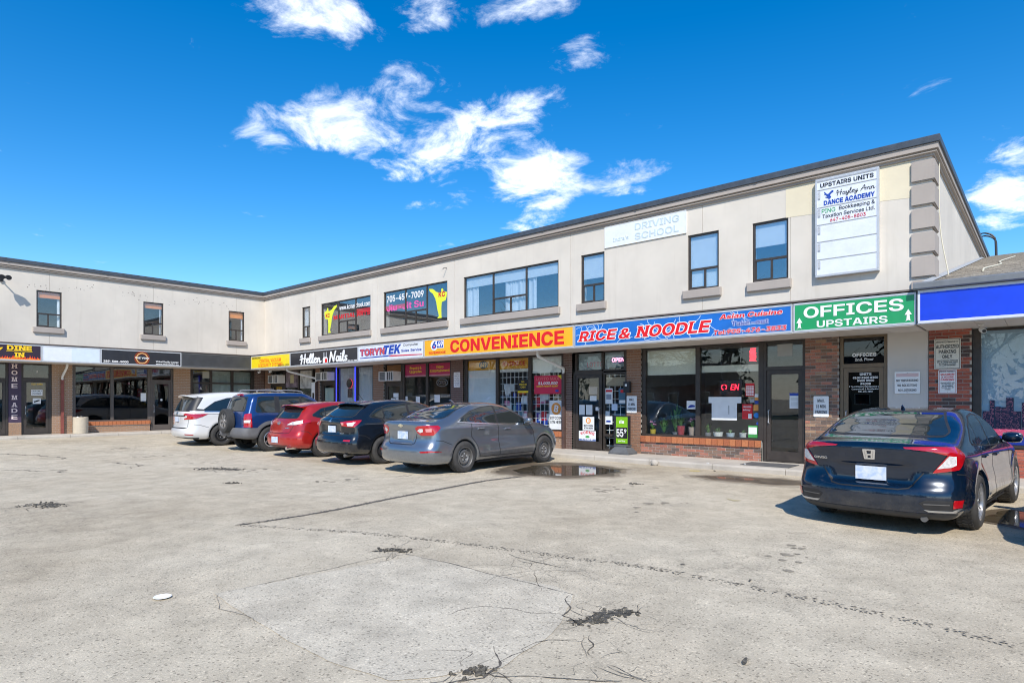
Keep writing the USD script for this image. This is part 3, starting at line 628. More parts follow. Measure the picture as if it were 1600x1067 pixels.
def door(wing, s0, s1, z0, ztop=2.25, frame=None, transom=True, handle='left', parent=None, solid=None, pane=None):
    F = frame or BRONZE; m = MB(wing)
    m.box(s0, s0 + 0.06, DW0, DW1, z0, 2.85).box(s1 - 0.06, s1, DW0, DW1, z0, 2.85).box(s0 + 0.06, s1 - 0.06, DW0, DW1, ztop - 0.045, ztop + 0.035).box(s0 + 0.06, s1 - 0.06, DW0, DW1, 2.79, 2.85)
    m.box(s0 + 0.06, s1 - 0.06, DW0, DW1, z0, z0 + 0.03)
    a, b = s0 + 0.066, s1 - 0.066; zt = ztop - 0.05
    m.box(a, a + 0.085, -0.125, -0.065, z0 + 0.035, zt).box(b - 0.085, b, -0.125, -0.065, z0 + 0.035, zt).box(a + 0.085, b - 0.085, -0.125, -0.065, zt - 0.09, zt).box(a + 0.085, b - 0.085, -0.125, -0.065, z0 + 0.035, z0 + 0.24)
    dr = obj('door', m.mesh(), F, parent or bld)
    obj('pane', MB(wing).box(a + 0.085, b - 0.085, -0.100, -0.092, z0 + 0.24, zt - 0.09).mesh(), pane or PANE, dr)
    if transom: obj('transom_pane', MB(wing).box(s0 + 0.06, s1 - 0.06, -0.100, -0.092, ztop + 0.035, 2.79).mesh(), pane or PANE, dr)
    h = a + 0.05 if handle == 'left' else b - 0.05
    obj('handle', MB(wing).tube([(h, -0.065, 0.98), (h, -0.015, 1.0), (h, -0.015, 1.26), (h, -0.065, 1.28)], 0.012).mesh(), ALU, dr)
    return dr
D1 = door(wing_main, 0.62, 1.66, 0.2); 
WA = shop_window(wing_main, [1.72, 2.95, 4.10], 0.6)
D2 = door(wing_main, 4.80, 5.86, 0.15, pane=glass('lit_glass', (0.9, 0.92, 0.9), 0.04))
WB = shop_window(wing_main, [5.93, 7.28, 8.44], 0.6)
D3 = door(wing_main, 9.17, 10.17, 0.13, 2.15)
WC = shop_window(wing_main, [10.24, 11.54, 12.78], 0.6)
WD = shop_window(wing_main, [13.48, 14.87, 16.2, 17.44], 0.6)
D4 = door(wing_main, 17.80, 18.80, 0.12, 2.25, transom=False, handle='right')
WE = shop_window(wing_main, [18.80, 19.52], 0.14, 2.25, pw=0.035, bars=(0.55,))
WF = shop_window(wing_main, [17.86, 19.50], 2.285, 2.85, pw=0.06)
WG = shop_window(wing_main, [20.03, 21.50, 23.01], 0.585)
D5 = door(wing_main, 23.07, 23.96, 0.12, 2.22)
D6 = door(wing_main, 24.64, 25.50, 0.12, 2.22, frame=TANF, pane=glass('dark_glass', (0.2, 0.24, 0.26), 0.05))
L0 = door(wing_left, -10.4, -9.51, 0.233); L1 = door(wing_left, -9.13, -8.25, 0.233, 2.28, handle='left')
WH = shop_window(wing_left, [-7.54, -6.27, -4.94], 0.66, frame=mat('grey_bronze', (0.10, 0.085, 0.075), 0.45), glassm=glass('tinted_glass', (0.30, 0.36, 0.40), 0.08))
L2 = door(wing_left, -4.88, -4.04, 0.233, 2.3, frame=LOOK['grey_bronze'], pane=LOOK['tinted_glass'])
WI = shop_window(wing_left, [-3.27, -2.45, -1.50, -0.56], 0.66, bars=(2.24,))
L3 = door(wing_left, -12.4, -11.5, 0.233); pier(wing_left, -11.5, -10.4, 0.2, ZS, [BRICK[1]], False, seed=31); pier(wing_left, -13.9, -12.4, 0.2, ZS, [BRICK[1]], False, seed=32)
# purple banner on the post by the diner door
PURP = plain('banner_purple', (0.055, 0.035, 0.07), 0.6)
hb = obj('banner', MB(wing_left).box(-9.5, -9.14, -0.05, 0.0, 0.69, 2.85).mesh(), PURP, bld)
PINKW = plain('pink_white', (0.75, 0.62, 0.60), 0.6)
for t, z in zip('HOMEMADE', (2.63, 2.40, 2.16, 1.93, 1.51, 1.25, 1.04, 0.81)):
    decal(hb, wing_left, fit(slab(glyphs(t, 700)), -9.42, -9.25, z, 0.155), 0.001, PINKW)
# ------------------------------------------------------------------ shop signs on the canopy
SG = 'shop signs along the canopy'
def sign(label, wing, s0, s1, d, face, z0=2.845, z1=3.425, frame=None, fw=0.045, name='shop_sign', group=SG, depth=0.10, cat='sign'):
    loc = wing(np.array([[(s0 + s1) / 2, d - depth, z0]]))[0]
    t = thing(name, label, cat, loc, group=group)
    m = MB(wing); q = d - depth
    m.box(s0, s1, q, d - 0.012, z0, z1)
    obj('cabinet', m.mesh(), frame or ALU, t)
    m = MB(wing)
    m.cbox(s0, s1, d - 0.012, d, z0, z0 + fw, 0.006).cbox(s0, s1, d - 0.012, d, z1 - fw, z1, 0.006).box(s0, s0 + fw * 0.7, d - 0.012, d - 0.001, z0 + fw, z1 - fw).box(s1 - fw * 0.7, s1, d - 0.012, d - 0.001, z0 + fw, z1 - fw)
    obj('frame', m.mesh(), frame or ALU, t)
    obj('face', MB(wing).box(s0 + fw * 0.7, s1 - fw * 0.7, d - 0.0115, d - 0.006, z0 + fw, z1 - fw).mesh(), face, t)
    return t
def let(t, wing, shape, d, material, name='lettering'): return obj(name, MB(wing).poly(shape, d - 0.0055, d + 0.0005).mesh(), material, t)
def let2(t, wing, shape, d, material, name='lettering', up=0.002): return obj(name, MB(wing).poly(shape, d - 0.003, d + up).mesh(), material, t)
ACRY = dict(coat=0.25, dirt=0.12)
SYEL = plain('sign_yellow', (0.86, 0.66, 0.01), 0.35, **ACRY); SBLK = plain('sign_black', (0.018, 0.018, 0.022), 0.4, **ACRY)
SWHT = plain('sign_white', (0.70, 0.73, 0.78), 0.35, **ACRY); SORG = plain('sign_orange', (0.86, 0.42, 0.008), 0.35, **ACRY)
SBLU = mat('sign_blue', (0.008, 0.135, 0.50), 0.4, var=0.18, scale=1.5, coat=0.25); SGRN = plain('sign_green', (0.012, 0.30, 0.10), 0.4, **ACRY)
SDBL = mat('sign_deep_blue', (0.004, 0.045, 0.62), 0.4, var=0.18, scale=1.2, coat=0.2); SDGR = mat('sign_dark_grey', (0.045, 0.047, 0.05), 0.55, var=0.2, scale=3)
REDD = plain('sign_red', (0.70, 0.008, 0.012), 0.4); REDO = plain('faded_red', (0.72, 0.12, 0.015), 0.5); DKT = plain('dark_text', (0.05, 0.05, 0.035), 0.5); NAVY = plain('navy_print', (0.01, 0.04, 0.30), 0.45)
D = 1.29; wm, wl = wing_main, wing_left

s = sign('yellow vacuum and security systems sign in the inner corner of the plaza', wm, 1.295, 4.655, D, SYEL)
let(s, wm, T('GEORGINA', 1.40, 2.18, 3.285, 0.075, 500), D, DKT); let(s, wm, T('CENTRAL VACUUM', 2.10, 3.92, 3.105, 0.15, 500), D, REDO)
let(s, wm, T('& SECURITY SYSTEMS', 1.98, 4.05, 2.925, 0.14, 500), D, REDO); let(s, wm, T('905 476 1999', 3.66, 4.58, 2.90, 0.075, 500), D, DKT)

s = sign('black nail salon sign with white brush script and a polish bottle', wm, 4.665, 9.355, D, SBLK)
def script_fit(t, s0, s1, z0, h, w=0.11): return fit(script(t, w), s0, s1, z0, h)
let(s, wm, script_fit('Hellen', 5.40, 7.00, 2.94, 0.34, 0.15), D, WHITE); let(s, wm, script_fit('Nails', 7.50, 8.72, 2.94, 0.36, 0.15), D, WHITE)
b = union_all([sbox(7.09, 2.90, 7.42, 3.08), Polygon([(7.1, 3.08), (7.41, 3.08), (7.35, 3.13), (7.14, 3.13)])]); let(s, wm, b, D, WHITE, 'bottle_emblem')
let2(s, wm, sbox(7.24, 2.92, 7.38, 3.06), D, REDD, 'bottle_emblem'); let(s, wm, union_all([sbox(7.13, 3.13, 7.19, 3.31), sbox(7.30, 3.13, 7.36, 3.31)]), D, GREYP, 'bottle_emblem')
let(s, wm, T('905-476-7888', 8.72, 9.29, 2.90, 0.05, 700), D, WHITE)

s = sign('white computer shop sign with red and blue lettering', wm, 9.365, 12.93, D, SWHT)
tt = T('TORYN', 9.50, 10.90, 3.06, 0.22, 800); let(s, wm, tt.buffer(0.016), D, NAVY); let2(s, wm, tt, D, plain('toryn_red', (0.62, 0.09, 0.08), 0.5))
let2(s, wm, T('TEK', 10.86, 11.80, 3.05, 0.30, 900, 0.22), D, BLUEP); let(s, wm, T('Computer', 11.90, 12.66, 3.275, 0.07, 400), D, DKT)
let(s, wm, T('Sales', 11.80, 12.20, 3.09, 0.08, 600), D, NAVY); let(s, wm, T('Service', 12.28, 12.82, 3.09, 0.08, 600), D, NAVY)
let(s, wm, Polygon([(9.48, 2.965), (11.1, 2.975), (11.3, 3.02), (9.48, 2.99)]), D, BLUEP, 'stripe'); let(s, wm, Polygon([(11.12, 2.965), (12.86, 2.95), (12.86, 2.975), (11.3, 3.01)]), D, plain('stripe_red', (0.62, 0.05, 0.08), 0.5), 'stripe')

s = sign('orange convenience store sign with tall red capitals', wm, 12.945, 18.77, D, SORG)
let(s, wm, T('CONVENIENCE', 14.16, 18.46, 2.955, 0.36, 800), D, REDD)
e = union_all([affinity.affine_transform(Point(0, 0).buffer(1), [0.15, 0, 0, 0.15, 13.43, 3.21]), sbox(13.50, 3.12, 13.86, 3.35)])
let(s, wm, e.buffer(0.012), D, WHITE, 'lottery_emblem'); let2(s, wm, sbox(13.56, 3.13, 13.85, 3.34), D, BLUEP, 'lottery_emblem')
let2(s, wm, T('6', 13.33, 13.53, 3.10, 0.23, 900, 0.15), D, BLUEP, 'lottery_emblem'); let2(s, wm, T('49', 13.58, 13.84, 3.15, 0.17, 900, 0.15), D, WHITE, 'lottery_emblem', 0.004)
let2(s, wm, Point(13.43, 3.155).buffer(0.03), D, REDD, 'lottery_emblem', 0.004)
let(s, wm, T('RIVEREDGE', 13.18, 13.95, 2.945, 0.07, 600), D, REDD)

s = sign('bright blue noodle restaurant sign with white crackle lines and red italics', wm, 18.785, 24.09, D, SBLU)
r = np.random.default_rng(5); lines = []
for k in range(26):
    x, z = r.uniform(18.9, 24.0), r.uniform(2.9, 3.38); a = r.uniform(0, 2 * PI)
    for q in range(r.integers(2, 4)):
        p = [(x, z)]; ang = a + q * 2.1 + r.uniform(-0.4, 0.4)
        for _ in range(4): ang += r.uniform(-0.5, 0.5); p.append((p[-1][0] + 0.075 * math.cos(ang), p[-1][1] + 0.06 * math.sin(ang)))
        lines.append(LineString(spline(p, 4)).buffer(0.006, quad_segs=2))
let(s, wm, union_all(lines).intersection(sbox(18.84, 2.895, 24.04, 3.375)).simplify(0.002), D, plain('pale_blue', (0.50, 0.64, 0.80), 0.5), 'crackle')
for t, a, b, z, h, in (('RICE', 18.90, 20.06, 2.985, 0.25), ('&', 20.10, 20.42, 2.985, 0.24), ('NOODLE', 20.55, 22.42, 2.985, 0.26)):
    q = fit(slab(glyphs(t, 800), 0.10, 0.09) if t != '&' else glyphs(t, 800), a, b, z, h, 0.22)
    let2(s, wm, q.buffer(0.018), D, WHITE, up=0.001); let2(s, wm, q, D, REDD, up=0.004)
q = T('Asian Cuisine', 22.60, 23.90, 3.24, 0.10, 800, 0.2); let2(s, wm, q.buffer(0.007), D, WHITE, up=0.001); let2(s, wm, q, D, REDD, up=0.004)
q = T('Take-out', 22.86, 23.62, 3.075, 0.10, 600); let2(s, wm, q.buffer(0.006), D, WHITE, up=0.001); let2(s, wm, q, D, NAVY, up=0.004)
q = T('Tel:905-476-3833', 22.48, 23.98, 2.915, 0.095, 800, 0.2); let2(s, wm, q.buffer(0.006), D, WHITE, up=0.001); let2(s, wm, q, D, REDD, up=0.004)

s = sign('green sign with large white lettering for upstairs offices', wm, 24.105, 26.17, D, SGRN)
let(s, wm, T('OFFICES', 24.30, 25.98, 3.115, 0.215, 700), D, WHITE); let(s, wm, T('UPSTAIRS', 24.54, 25.73, 2.915, 0.13, 700), D, WHITE)
def arrow(x, z): return union_all([Polygon([(x - 0.055, z + 0.12), (x + 0.055, z + 0.12), (x, z + 0.22)]), Polygon([(x - 0.02, z + 0.12), (x + 0.02, z + 0.12), (x + 0.03, z + 0.02), (x + 0.055, z), (x, z + 0.025), (x - 0.055, z), (x - 0.03, z + 0.02)])])
let(s, wm, arrow(24.22, 2.91), D, WHITE, 'arrow'); let(s, wm, arrow(26.05, 2.91), D, WHITE, 'arrow')

s = sign('black diner sign with yellow lettering above orange flames', wl, -12.6, -8.80, D, plain('sign_maroon', (0.03, 0.015, 0.03), 0.45))
FL1, FL2 = plain('flame_red', (0.75, 0.04, 0.01), 0.5), plain('flame_orange', (0.85, 0.25, 0.01), 0.5)
r = np.random.default_rng(3)
def flames(s0, s1, z0, h):
    p = [(s0, z0)]; x = s0
    while x < s1:
        w = r.uniform(0.04, 0.1); hh = h * r.uniform(0.4, 1.0); p += [(x + w * 0.2, z0 + hh * 0.45), (x + w * (0.5 + r.uniform(-0.3, 0.3)), z0 + hh), (x + w * 0.8, z0 + hh * 0.4)]; x += w
    p.append((min(x, s1 + 0.02), z0)); return Polygon(p).buffer(0).intersection(sbox(s0, z0, s1, z0 + h))
let(s, wl, flames(-12.5, -8.84, 2.89, 0.20), D, FL1, 'flames'); let2(s, wl, flames(-12.5, -8.84, 2.89, 0.10), D, FL2, 'flames', 0.001)
SY = plain('sun_yellow', (0.86, 0.55, 0.01), 0.4)
for t, a, b, z, h in (('DINE', -9.76, -9.08, 3.20, 0.165), ('IN', -9.56, -9.28, 2.965, 0.165)): let2(s, wl, fit(slab(glyphs(t, 900), 0.12, 0.08), a, b, z, h), D, SY, up=0.004)
let2(s, wl, sbox(-9.78, 3.165, -9.06, 3.18), D, SY, 'underline', 0.004); let2(s, wl, T('FAMILY', -11.2, -9.86, 3.06, 0.22, 800, 0.2), D, SY, up=0.004)
s = sign('blank white sign panel split in two, left of the eclipse sign', wl, -8.795, -7.02, D, SWHT)
obj('half_panel', MB(wl).box(-7.92, -7.06, D - 0.006, D - 0.002, 2.89, 3.38).mesh(), plain('pale_panel', (0.62, 0.70, 0.76), 0.4), s)
s = sign('black virtual reality lounge sign with a glowing eclipse ring', wl, -7.015, -4.19, D, SBLK)
c = Point(-5.63, 3.12)
let(s, wl, c.buffer(0.27).difference(c.buffer(0.15)).intersection(sbox(-6, 2.885, -5, 3.385)), D, plain('ember', (0.22, 0.035, 0.005), 0.5), 'eclipse_glow'); let2(s, wl, c.buffer(0.235).difference(c.buffer(0.165)), D, plain('ember_orange', (0.80, 0.22, 0.015), 0.5), 'eclipse_ring', 0.0)
let2(s, wl, c.buffer(0.205).difference(c.buffer(0.185)), D, plain('ember_yellow', (0.92, 0.66, 0.25), 0.5), 'eclipse_ring', 0.002)
let2(s, wl, T('THE VOID', -5.88, -5.38, 3.10, 0.065, 800), D, WHITE, up=0.004)
let(s, wl, T('289-500-5000', -6.93, -6.10, 2.92, 0.075, 800), D, WHITE); let(s, wl, T('Virtual Reality Lounge', -5.14, -4.30, 2.99, 0.06, 700), D, WHITE); let(s, wl, T('www.thevoidvr.ca', -5.14, -4.30, 2.90, 0.055, 700), D, WHITE)
s = sign('blank dark grey sign panel at the inner corner of the left wing', wl, -4.185, -1.30, D, SDGR, frame=plain('dark_edge', (0.10, 0.10, 0.10), 0.5))

# tenants' board and the faded driving-school board on the upper wall
s = sign('tall white tenants board listing upstairs units, high on the right of the wall', wm, 24.20, 25.38, 0.12, SWHT, 4.10, 6.175, fw=0.05, name='tenant_board', group=None, depth=0.118)
d = 0.12
rows = [6.115, 5.935, 5.565, 5.20, 4.84, 4.47]
for z in rows: let(s, wm, sbox(24.24, z - 0.008, 25.34, z + 0.008), d, GREYP, 'divider')
for i, z in enumerate(rows[1:]):
    let(s, wm, sbox(24.25, z - 0.20, 24.30, z - 0.03), d, plain('unit_tab', (0.33, 0.35, 0.38), 0.5), 'unit_tab')
    let2(s, wm, union_all([fit(glyphs('%d' % q, 600), 24.262, 24.288, z - 0.075 - 0.045 * k, 0.035) for k, q in enumerate((i + 1, 0, 0))]), d, WHITE, 'unit_number', 0.001)
let(s, wm, T('UPSTAIRS UNITS', 24.30, 25.29, 5.985, 0.085, 700), d, BLACKP); let(s, wm, script_fit('Hayley Ann', 24.60, 25.32, 5.76, 0.105, 0.075), d, BLACKP)
let(s, wm, T('DANCE ACADEMY', 24.37, 25.31, 5.60, 0.095, 800), d, BLUEP); let(s, wm, T('PING', 24.33, 24.59, 5.44, 0.085, 400), d, plain('ping_green', (0.03, 0.36, 0.08), 0.5))
let(s, wm, T('Bookkeeping &', 24.66, 25.31, 5.455, 0.075, 400), d, BLACKP); let(s, wm, T('Taxation Services Ltd.', 24.34, 25.31, 5.335, 0.075, 400), d, BLACKP); let(s, wm, T('647-405-8803', 24.49, 25.15, 5.235, 0.07, 500), d, plain('tel_red', (0.55, 0.03, 0.05), 0.5))
bird = union_all([Polygon(spline([(0.05, 0.95), (0.4, 0.6), (0.8, 0.95), (0.95, 0.85), (0.75, 0.7), (0.6, 0.45), (0.7, 0.2), (0.5, 0.0), (0.52, 0.25), (0.35, 0.4), (0.05, 0.95)], 5)).buffer(0.03), LineString([(0.1, 0.7), (0.45, 0.5)]).buffer(0.06), LineString([(0.2, 0.3), (0.6, 0.1)]).buffer(0.05)])
let(s, wm, affinity.affine_transform(bird, [0.19, 0, 0, 0.17, 24.37, 5.715]), d, BLUEP, 'dancer_emblem')
s = sign('faded white driving school board, pale lettering, under the cornice', wm, 18.895, 21.24, 0.03, plain('faded_white', (0.70, 0.73, 0.745), 0.6), 5.60, 6.165, fw=0.004, name='faded_board', group=None, depth=0.028, frame=WHITE)
FADE = plain('faded_text', (0.52, 0.62, 0.66), 0.6)
let(s, wm, T('DRIVING', 19.82, 21.06, 5.925, 0.17, 600), 0.03, FADE); let(s, wm, T('SCHOOL', 19.82, 21.05, 5.675, 0.17, 600), 0.03, FADE); let(s, wm, T("Indra's", 19.16, 19.63, 5.73, 0.10, 600), 0.03, FADE)

# small metal wall signs
def plate(label, s0, s1, z0, z1, face, name='wall_sign', d=0.02, group=None, rim=None, th=0.006):
    t = thing(name, label, 'sign', wing_main(np.array([[(s0 + s1) / 2, d, z0]]))[0], group=group)
    sh = sbox(s0, z0, s1, z1).buffer(-0.02).buffer(0.02)
    obj('plate', MB(wm).poly(sh, d - th, d).mesh(), face, t)
    if rim: obj('border', MB(wm).poly(sh.buffer(-0.012).difference(sh.buffer(-0.020)), d, d + 0.001).mesh(), rim, t)
    for a, b in ((s0 + s1) / 2, z0 + 0.025), ((s0 + s1) / 2, z1 - 0.025): obj('screw', MB(wm).rev([(0.0, 0.004), (0.006, 0.004), (0.006, 0.0)], (a, d + 0.002, b), 'y', 8).mesh(), ALUD, t)
    return t
def ptext(t, s0, s1, z, h, m, w=700, d=0.02): obj('lettering', MB(wm).poly(T(*t, s0, s1, z, h, w) if isinstance(t, tuple) else T(t, s0, s1, z, h, w), d + 0.0005, d + 0.0025).mesh(), m, CURP)
for lab, a, z in (('white fifteen-minute parking sign between shop door and noodle window', 19.57, 1.17), ('white fifteen-minute parking sign left of the offices door', 24.14, 1.15)):
    CURP = plate(lab, a, a + 0.30, z, z + 0.44, WHITE, 'parking_sign', group='fifteen-minute parking signs')
    ptext('MAX.', a + 0.08, a + 0.22, z + 0.31, 0.065, BLACKP); ptext('15 MIN.', a + 0.05, a + 0.25, z + 0.19, 0.065, BLACKP); ptext('PARKING', a + 0.035, a + 0.265, z + 0.07, 0.065, BLACKP)
CURP = plate('white notice against trespassing, soliciting and loitering on the plain panel', 25.635, 26.06, 1.635, 2.065, WHITE)
obj('heading_band', MB(wm).box(25.66, 26.035, 0.0202, 0.0215, 1.965, 2.03).mesh(), plain('pale_pink', (0.66, 0.48, 0.48), 0.6), CURP)
for t, z, a, b in (('NO TRESPASSING', 1.87, 25.665, 26.03), ('NO SOLICITING', 1.775, 25.685, 26.01), ('NO LOITERING', 1.68, 25.695, 26.0)): ptext(t, a, b, z, 0.042, BLACKP)
CURP = plate('cream authorized parking only sign on the red brick pier', 26.285, 26.70, 2.09, 2.67, plain('cream_plate', (0.66, 0.64, 0.56), 0.5), rim=BLACKP, d=0.03)
for t, a, b, z, h in (('PRIVATE PROPERTY', 26.32, 26.665, 2.59, 0.03), ('AUTHORIZED', 26.315, 26.67, 2.485, 0.068), ('PARKING', 26.36, 26.63, 2.39, 0.066), ('ONLY', 26.415, 26.57, 2.295, 0.066), ('UNAUTHORIZED VEHICLES', 26.33, 26.655, 2.245, 0.02), ('WILL BE TAGGED AND TOWED', 26.33, 26.655, 2.215, 0.02), ('AT OWNERS EXPENSE', 26.36, 26.63, 2.185, 0.02), ('BY-LAW ENFORCED', 26.37, 26.62, 2.155, 0.02)): ptext(t, a, b, z, h, BLACKP, d=0.03)
CURP = plate('small white parking rules sign under the authorized parking sign', 26.35, 26.64, 1.63, 2.08, WHITE, rim=plain('rim_red', (0.45, 0.1, 0.1), 0.5), d=0.026)
for t, a, b, z, h, mm in (('PRIVATE PROPERTY', 26.375, 26.615, 2.035, 0.022, BLACKP), ('MAXIMUM', 26.39, 26.60, 1.975, 0.035, REDP), ('2 HOURS', 26.40, 26.59, 1.925, 0.035, REDP), ('PARKING', 26.39, 26.60, 1.875, 0.035, REDP), ('VEHICLES PARKED OVER', 26.385, 26.605, 1.825, 0.018, BLACKP), ('THE TIME LIMIT OR', 26.40, 26.59, 1.795, 0.018, BLACKP), ('NOT IN MARKED', 26.41, 26.58, 1.765, 0.018, BLACKP), ('SPACES WILL BE', 26.40, 26.59, 1.735, 0.018, BLACKP), ('TOWED', 26.45, 26.54, 1.70, 0.018, BLACKP)): ptext(t, a, b, z, h, mm, d=0.026)
CURP = plate('narrow white notice on the brick pier right of the computer shop', 12.98, 13.28, 1.92, 2.42, WHITE)
for k in range(7): ptext('PARKING FOR CUSTOMERS'[k * 2:k * 2 + 9], 13.01, 13.25, 2.34 - k * 0.058, 0.03, GREYP, 600)
CURP = plate('narrow white sign on a dark post between the corner shop and nail salon', 4.15, 4.43, 1.2, 2.25, WHITE)
obj('symbol', MB(wm).box(4.22, 4.36, 0.0205, 0.022, 1.55, 1.80).mesh(), BLACKP, CURP)

# ------------------------------------------------------------------ things on shop doors and windows
def gdecal(parent, shape, material, name='poster', d=-0.089, wing=None, t=0.002): return obj(name, MB(wing or wm).poly(shape, d, d + t).mesh(), material, parent)
DP = -0.088
# offices door lettering
for t, a, b, z, h, w in (('OFFICES', 24.86, 25.30, 2.40, 0.075, 800), ('2nd. Floor', 24.91, 25.25, 2.315, 0.055, 700)): gdecal(D6, T(t, a, b, z, h, w), WHITE, 'lettering')
for t, a, b, z, h, w in (('UNITS', 25.0, 25.21, 2.01, 0.055, 800), ('#100 #200 #300', 24.87, 25.33, 1.945, 0.045, 800), ('#400 #500', 24.95, 25.26, 1.885, 0.045, 800), ('#400B', 25.01, 25.20, 1.82, 0.045, 800), ('2 Trust Property Management Co.', 24.80, 25.38, 1.77, 0.03, 600), ('Commercial & Residential', 24.85, 25.34, 1.72, 0.03, 600), ('905-476-7853', 24.97, 25.23, 1.665, 0.035, 700)): gdecal(D6, T(t, a, b, z, h, w), WHITE, 'lettering')
# convenience windows
gdecal(WD, sbox(13.54, 2.46, 14.81, 2.78), SORG, 'window_banner', -0.115); gdecal(WD, sbox(14.93, 2.46, 16.14, 2.78), SORG, 'window_banner', -0.115)
gdecal(WD, T('RIVEREDGE', 15.06, 15.98, 2.56, 0.13, 700), REDD, 'lettering', -0.1125)
e = Point(14.22, 2.63).buffer(0.17); gdecal(WD, affinity.scale(e, 1.15, 0.75), BLACKP, 'emblem', -0.1125); gdecal(WD, T('649', 14.08, 14.36, 2.56, 0.14, 800, 0.15), SORG, 'lettering', -0.110)
gdecal(WD, sbox(13.54, 0.66, 14.81, 2.2), plain('frosted', (0.74, 0.80, 0.80), 0.4), 'frosted_film', -0.115); gdecal(WD, sbox(13.54, 2.2, 14.81, 2.455), plain('frosted_b', (0.78, 0.80, 0.78), 0.4), 'frosted_film', -0.115)
gdecal(WD, sbox(16.26, 2.30, 17.37, 2.78), plain('frosted_c', (0.78, 0.80, 0.78), 0.4), 'blind', -0.125); gdecal(WD, sbox(14.93, 2.36, 16.14, 2.455), plain('frosted_d', (0.78, 0.78, 0.74), 0.4), 'blind', -0.125)
def grid(parent, s0, s1, z0, z1, step=0.165, d=-0.16):
    m = MB(wm)
    for a in np.arange(s0 + step * 0.6, s1, step): m.box(a - 0.008, a + 0.008, d - 0.012, d, z0, z1)
    for b in np.arange(z0 + step * 0.6, z1, step * 1.25): m.box(s0, s1, d - 0.028, d - 0.013, b - 0.008, b + 0.008)
    obj('security_grille', m.mesh(), WHITE, parent)
grid(WD, 14.92, 16.15, 0.66, 2.38); grid(WD, 16.26, 17.40, 0.66, 2.32); grid(WE, 18.83, 19.49, 0.16, 2.2, 0.17)
gdecal(WD, sbox(16.35, 1.68, 17.36, 2.22), plain('lottery_red', (0.62, 0.02, 0.07), 0.5)); gdecal(WD, T('$1,000,000', 16.50, 17.22, 1.955, 0.085, 800, 0.15), WHITE, 'lettering', -0.0868); gdecal(WD, T('EVERY FRIDAY NIGHT', 16.45, 17.25, 1.885, 0.045, 700), YELP, 'lettering', -0.0868)
gdecal(WD, T('LOTTO MAX', 16.42, 17.28, 2.08, 0.09, 700), plain('lotto_pink', (0.70, 0.16, 0.16), 0.5), 'lettering', -0.0868); gdecal(WD, sbox(17.14, 1.74, 17.26, 1.80), BLUEP, 'lettering', -0.0868)
gdecal(WD, Polygon([(17.2, 2.22), (17.36, 2.22), (17.36, 2.1)]), YELP, 'poster', -0.0868)
gdecal(WD, sbox(16.93, 0.64, 17.39, 1.49), PAPER); c = Point(17.17, 1.25); gdecal(WD, c.buffer(0.175), ORANGEP, 'coin_emblem', -0.0868)
gdecal(WD, affinity.rotate(T('B', 17.10, 17.25, 1.15, 0.2, 800), -12), WHITE, 'coin_emblem', -0.0852); gdecal(WD, T('BITCOIN', 16.95, 17.37, 0.94, 0.085, 700), BLACKP, 'lettering', -0.0868); gdecal(WD, T('ATM HERE', 16.95, 17.37, 0.82, 0.085, 700), BLACKP, 'lettering', -0.0868)
gdecal(WD, sbox(15.70, 1.78, 16.12, 2.12), BLACKP, 'poster'); gdecal(WD, sbox(15.70, 1.72, 16.12, 1.78), YELP, 'poster'); gdecal(WD, T('NO', 15.85, 15.96, 2.03, 0.05, 600), YELP, 'lettering', -0.0868); gdecal(WD, T('PRIVATE', 15.76, 16.06, 1.95, 0.05, 600), YELP, 'lettering', -0.0868); gdecal(WD, T('CASH', 15.82, 16.0, 1.87, 0.05, 600), YELP, 'lettering', -0.0868)
r = np.random.default_rng(11)
pal = [PAPER, PAPER, WHITE, plain('pink_pack', (0.70, 0.25, 0.38), 0.5), plain('teal_pack', (0.10, 0.28, 0.30), 0.5), REDP, WHITE, BLUEP]
for a0, a1 in ((14.95, 16.12), (16.28, 16.9)):
    for k in range(22):
        x, z, w, h = r.uniform(a0, a1 - 0.2), r.uniform(0.72, 1.95), r.uniform(0.14, 0.26), r.uniform(0.14, 0.3)
        gdecal(WD, sbox(x, z, min(x + w, a1), z + h), pal[int(r.integers(len(pal)))], 'poster', -0.185 - 0.003 * k)
# convenience door and sidelight
gdecal(D4, sbox(18.31, 1.66, 18.59, 1.87), plain('tan_paper', (0.60, 0.50, 0.38), 0.7)); gdecal(D4, sbox(18.34, 1.48, 18.56, 1.62), PAPER)
gdecal(D4, sbox(17.98, 1.09, 18.17, 1.37), PAPER); gdecal(D4, sbox(18.21, 1.09, 18.42, 1.37), PAPER); gdecal(D4, sbox(18.53, 1.21, 18.62, 1.31), WHITE); gdecal(D4, sbox(18.10, 0.66, 18.48, 1.04), PAPER)
gdecal(D4, Point(18.29, 0.93).buffer(0.085), ORANGEP, 'coin_emblem', -0.0868); gdecal(D4, T('B', 18.25, 18.33, 0.885, 0.09, 800), WHITE, 'coin_emblem', -0.0852); gdecal(D4, T('BITCOIN', 18.14, 18.44, 0.765, 0.05, 800), BLACKP, 'lettering', -0.0868); gdecal(D4, T('ATM HERE', 18.14, 18.44, 0.70, 0.045, 800), BLACKP, 'lettering', -0.0868)
gdecal(D4, sbox(17.97, 0.37, 18.54, 0.645), PAPER); gdecal(D4, sbox(17.97, 0.365, 18.54, 0.42), plain('worm_blue', (0.16, 0.22, 0.42), 0.6), 'poster', -0.0868)
for k, ch in enumerate('WORMS'): gdecal(D4, affinity.rotate(T(ch, 18.02 + k * 0.098, 18.10 + k * 0.098, 0.535 + 0.03 * math.sin(k * PI / 4), 0.075, 700), (2 - k) * 9), REDP, 'lettering', -0.0868)
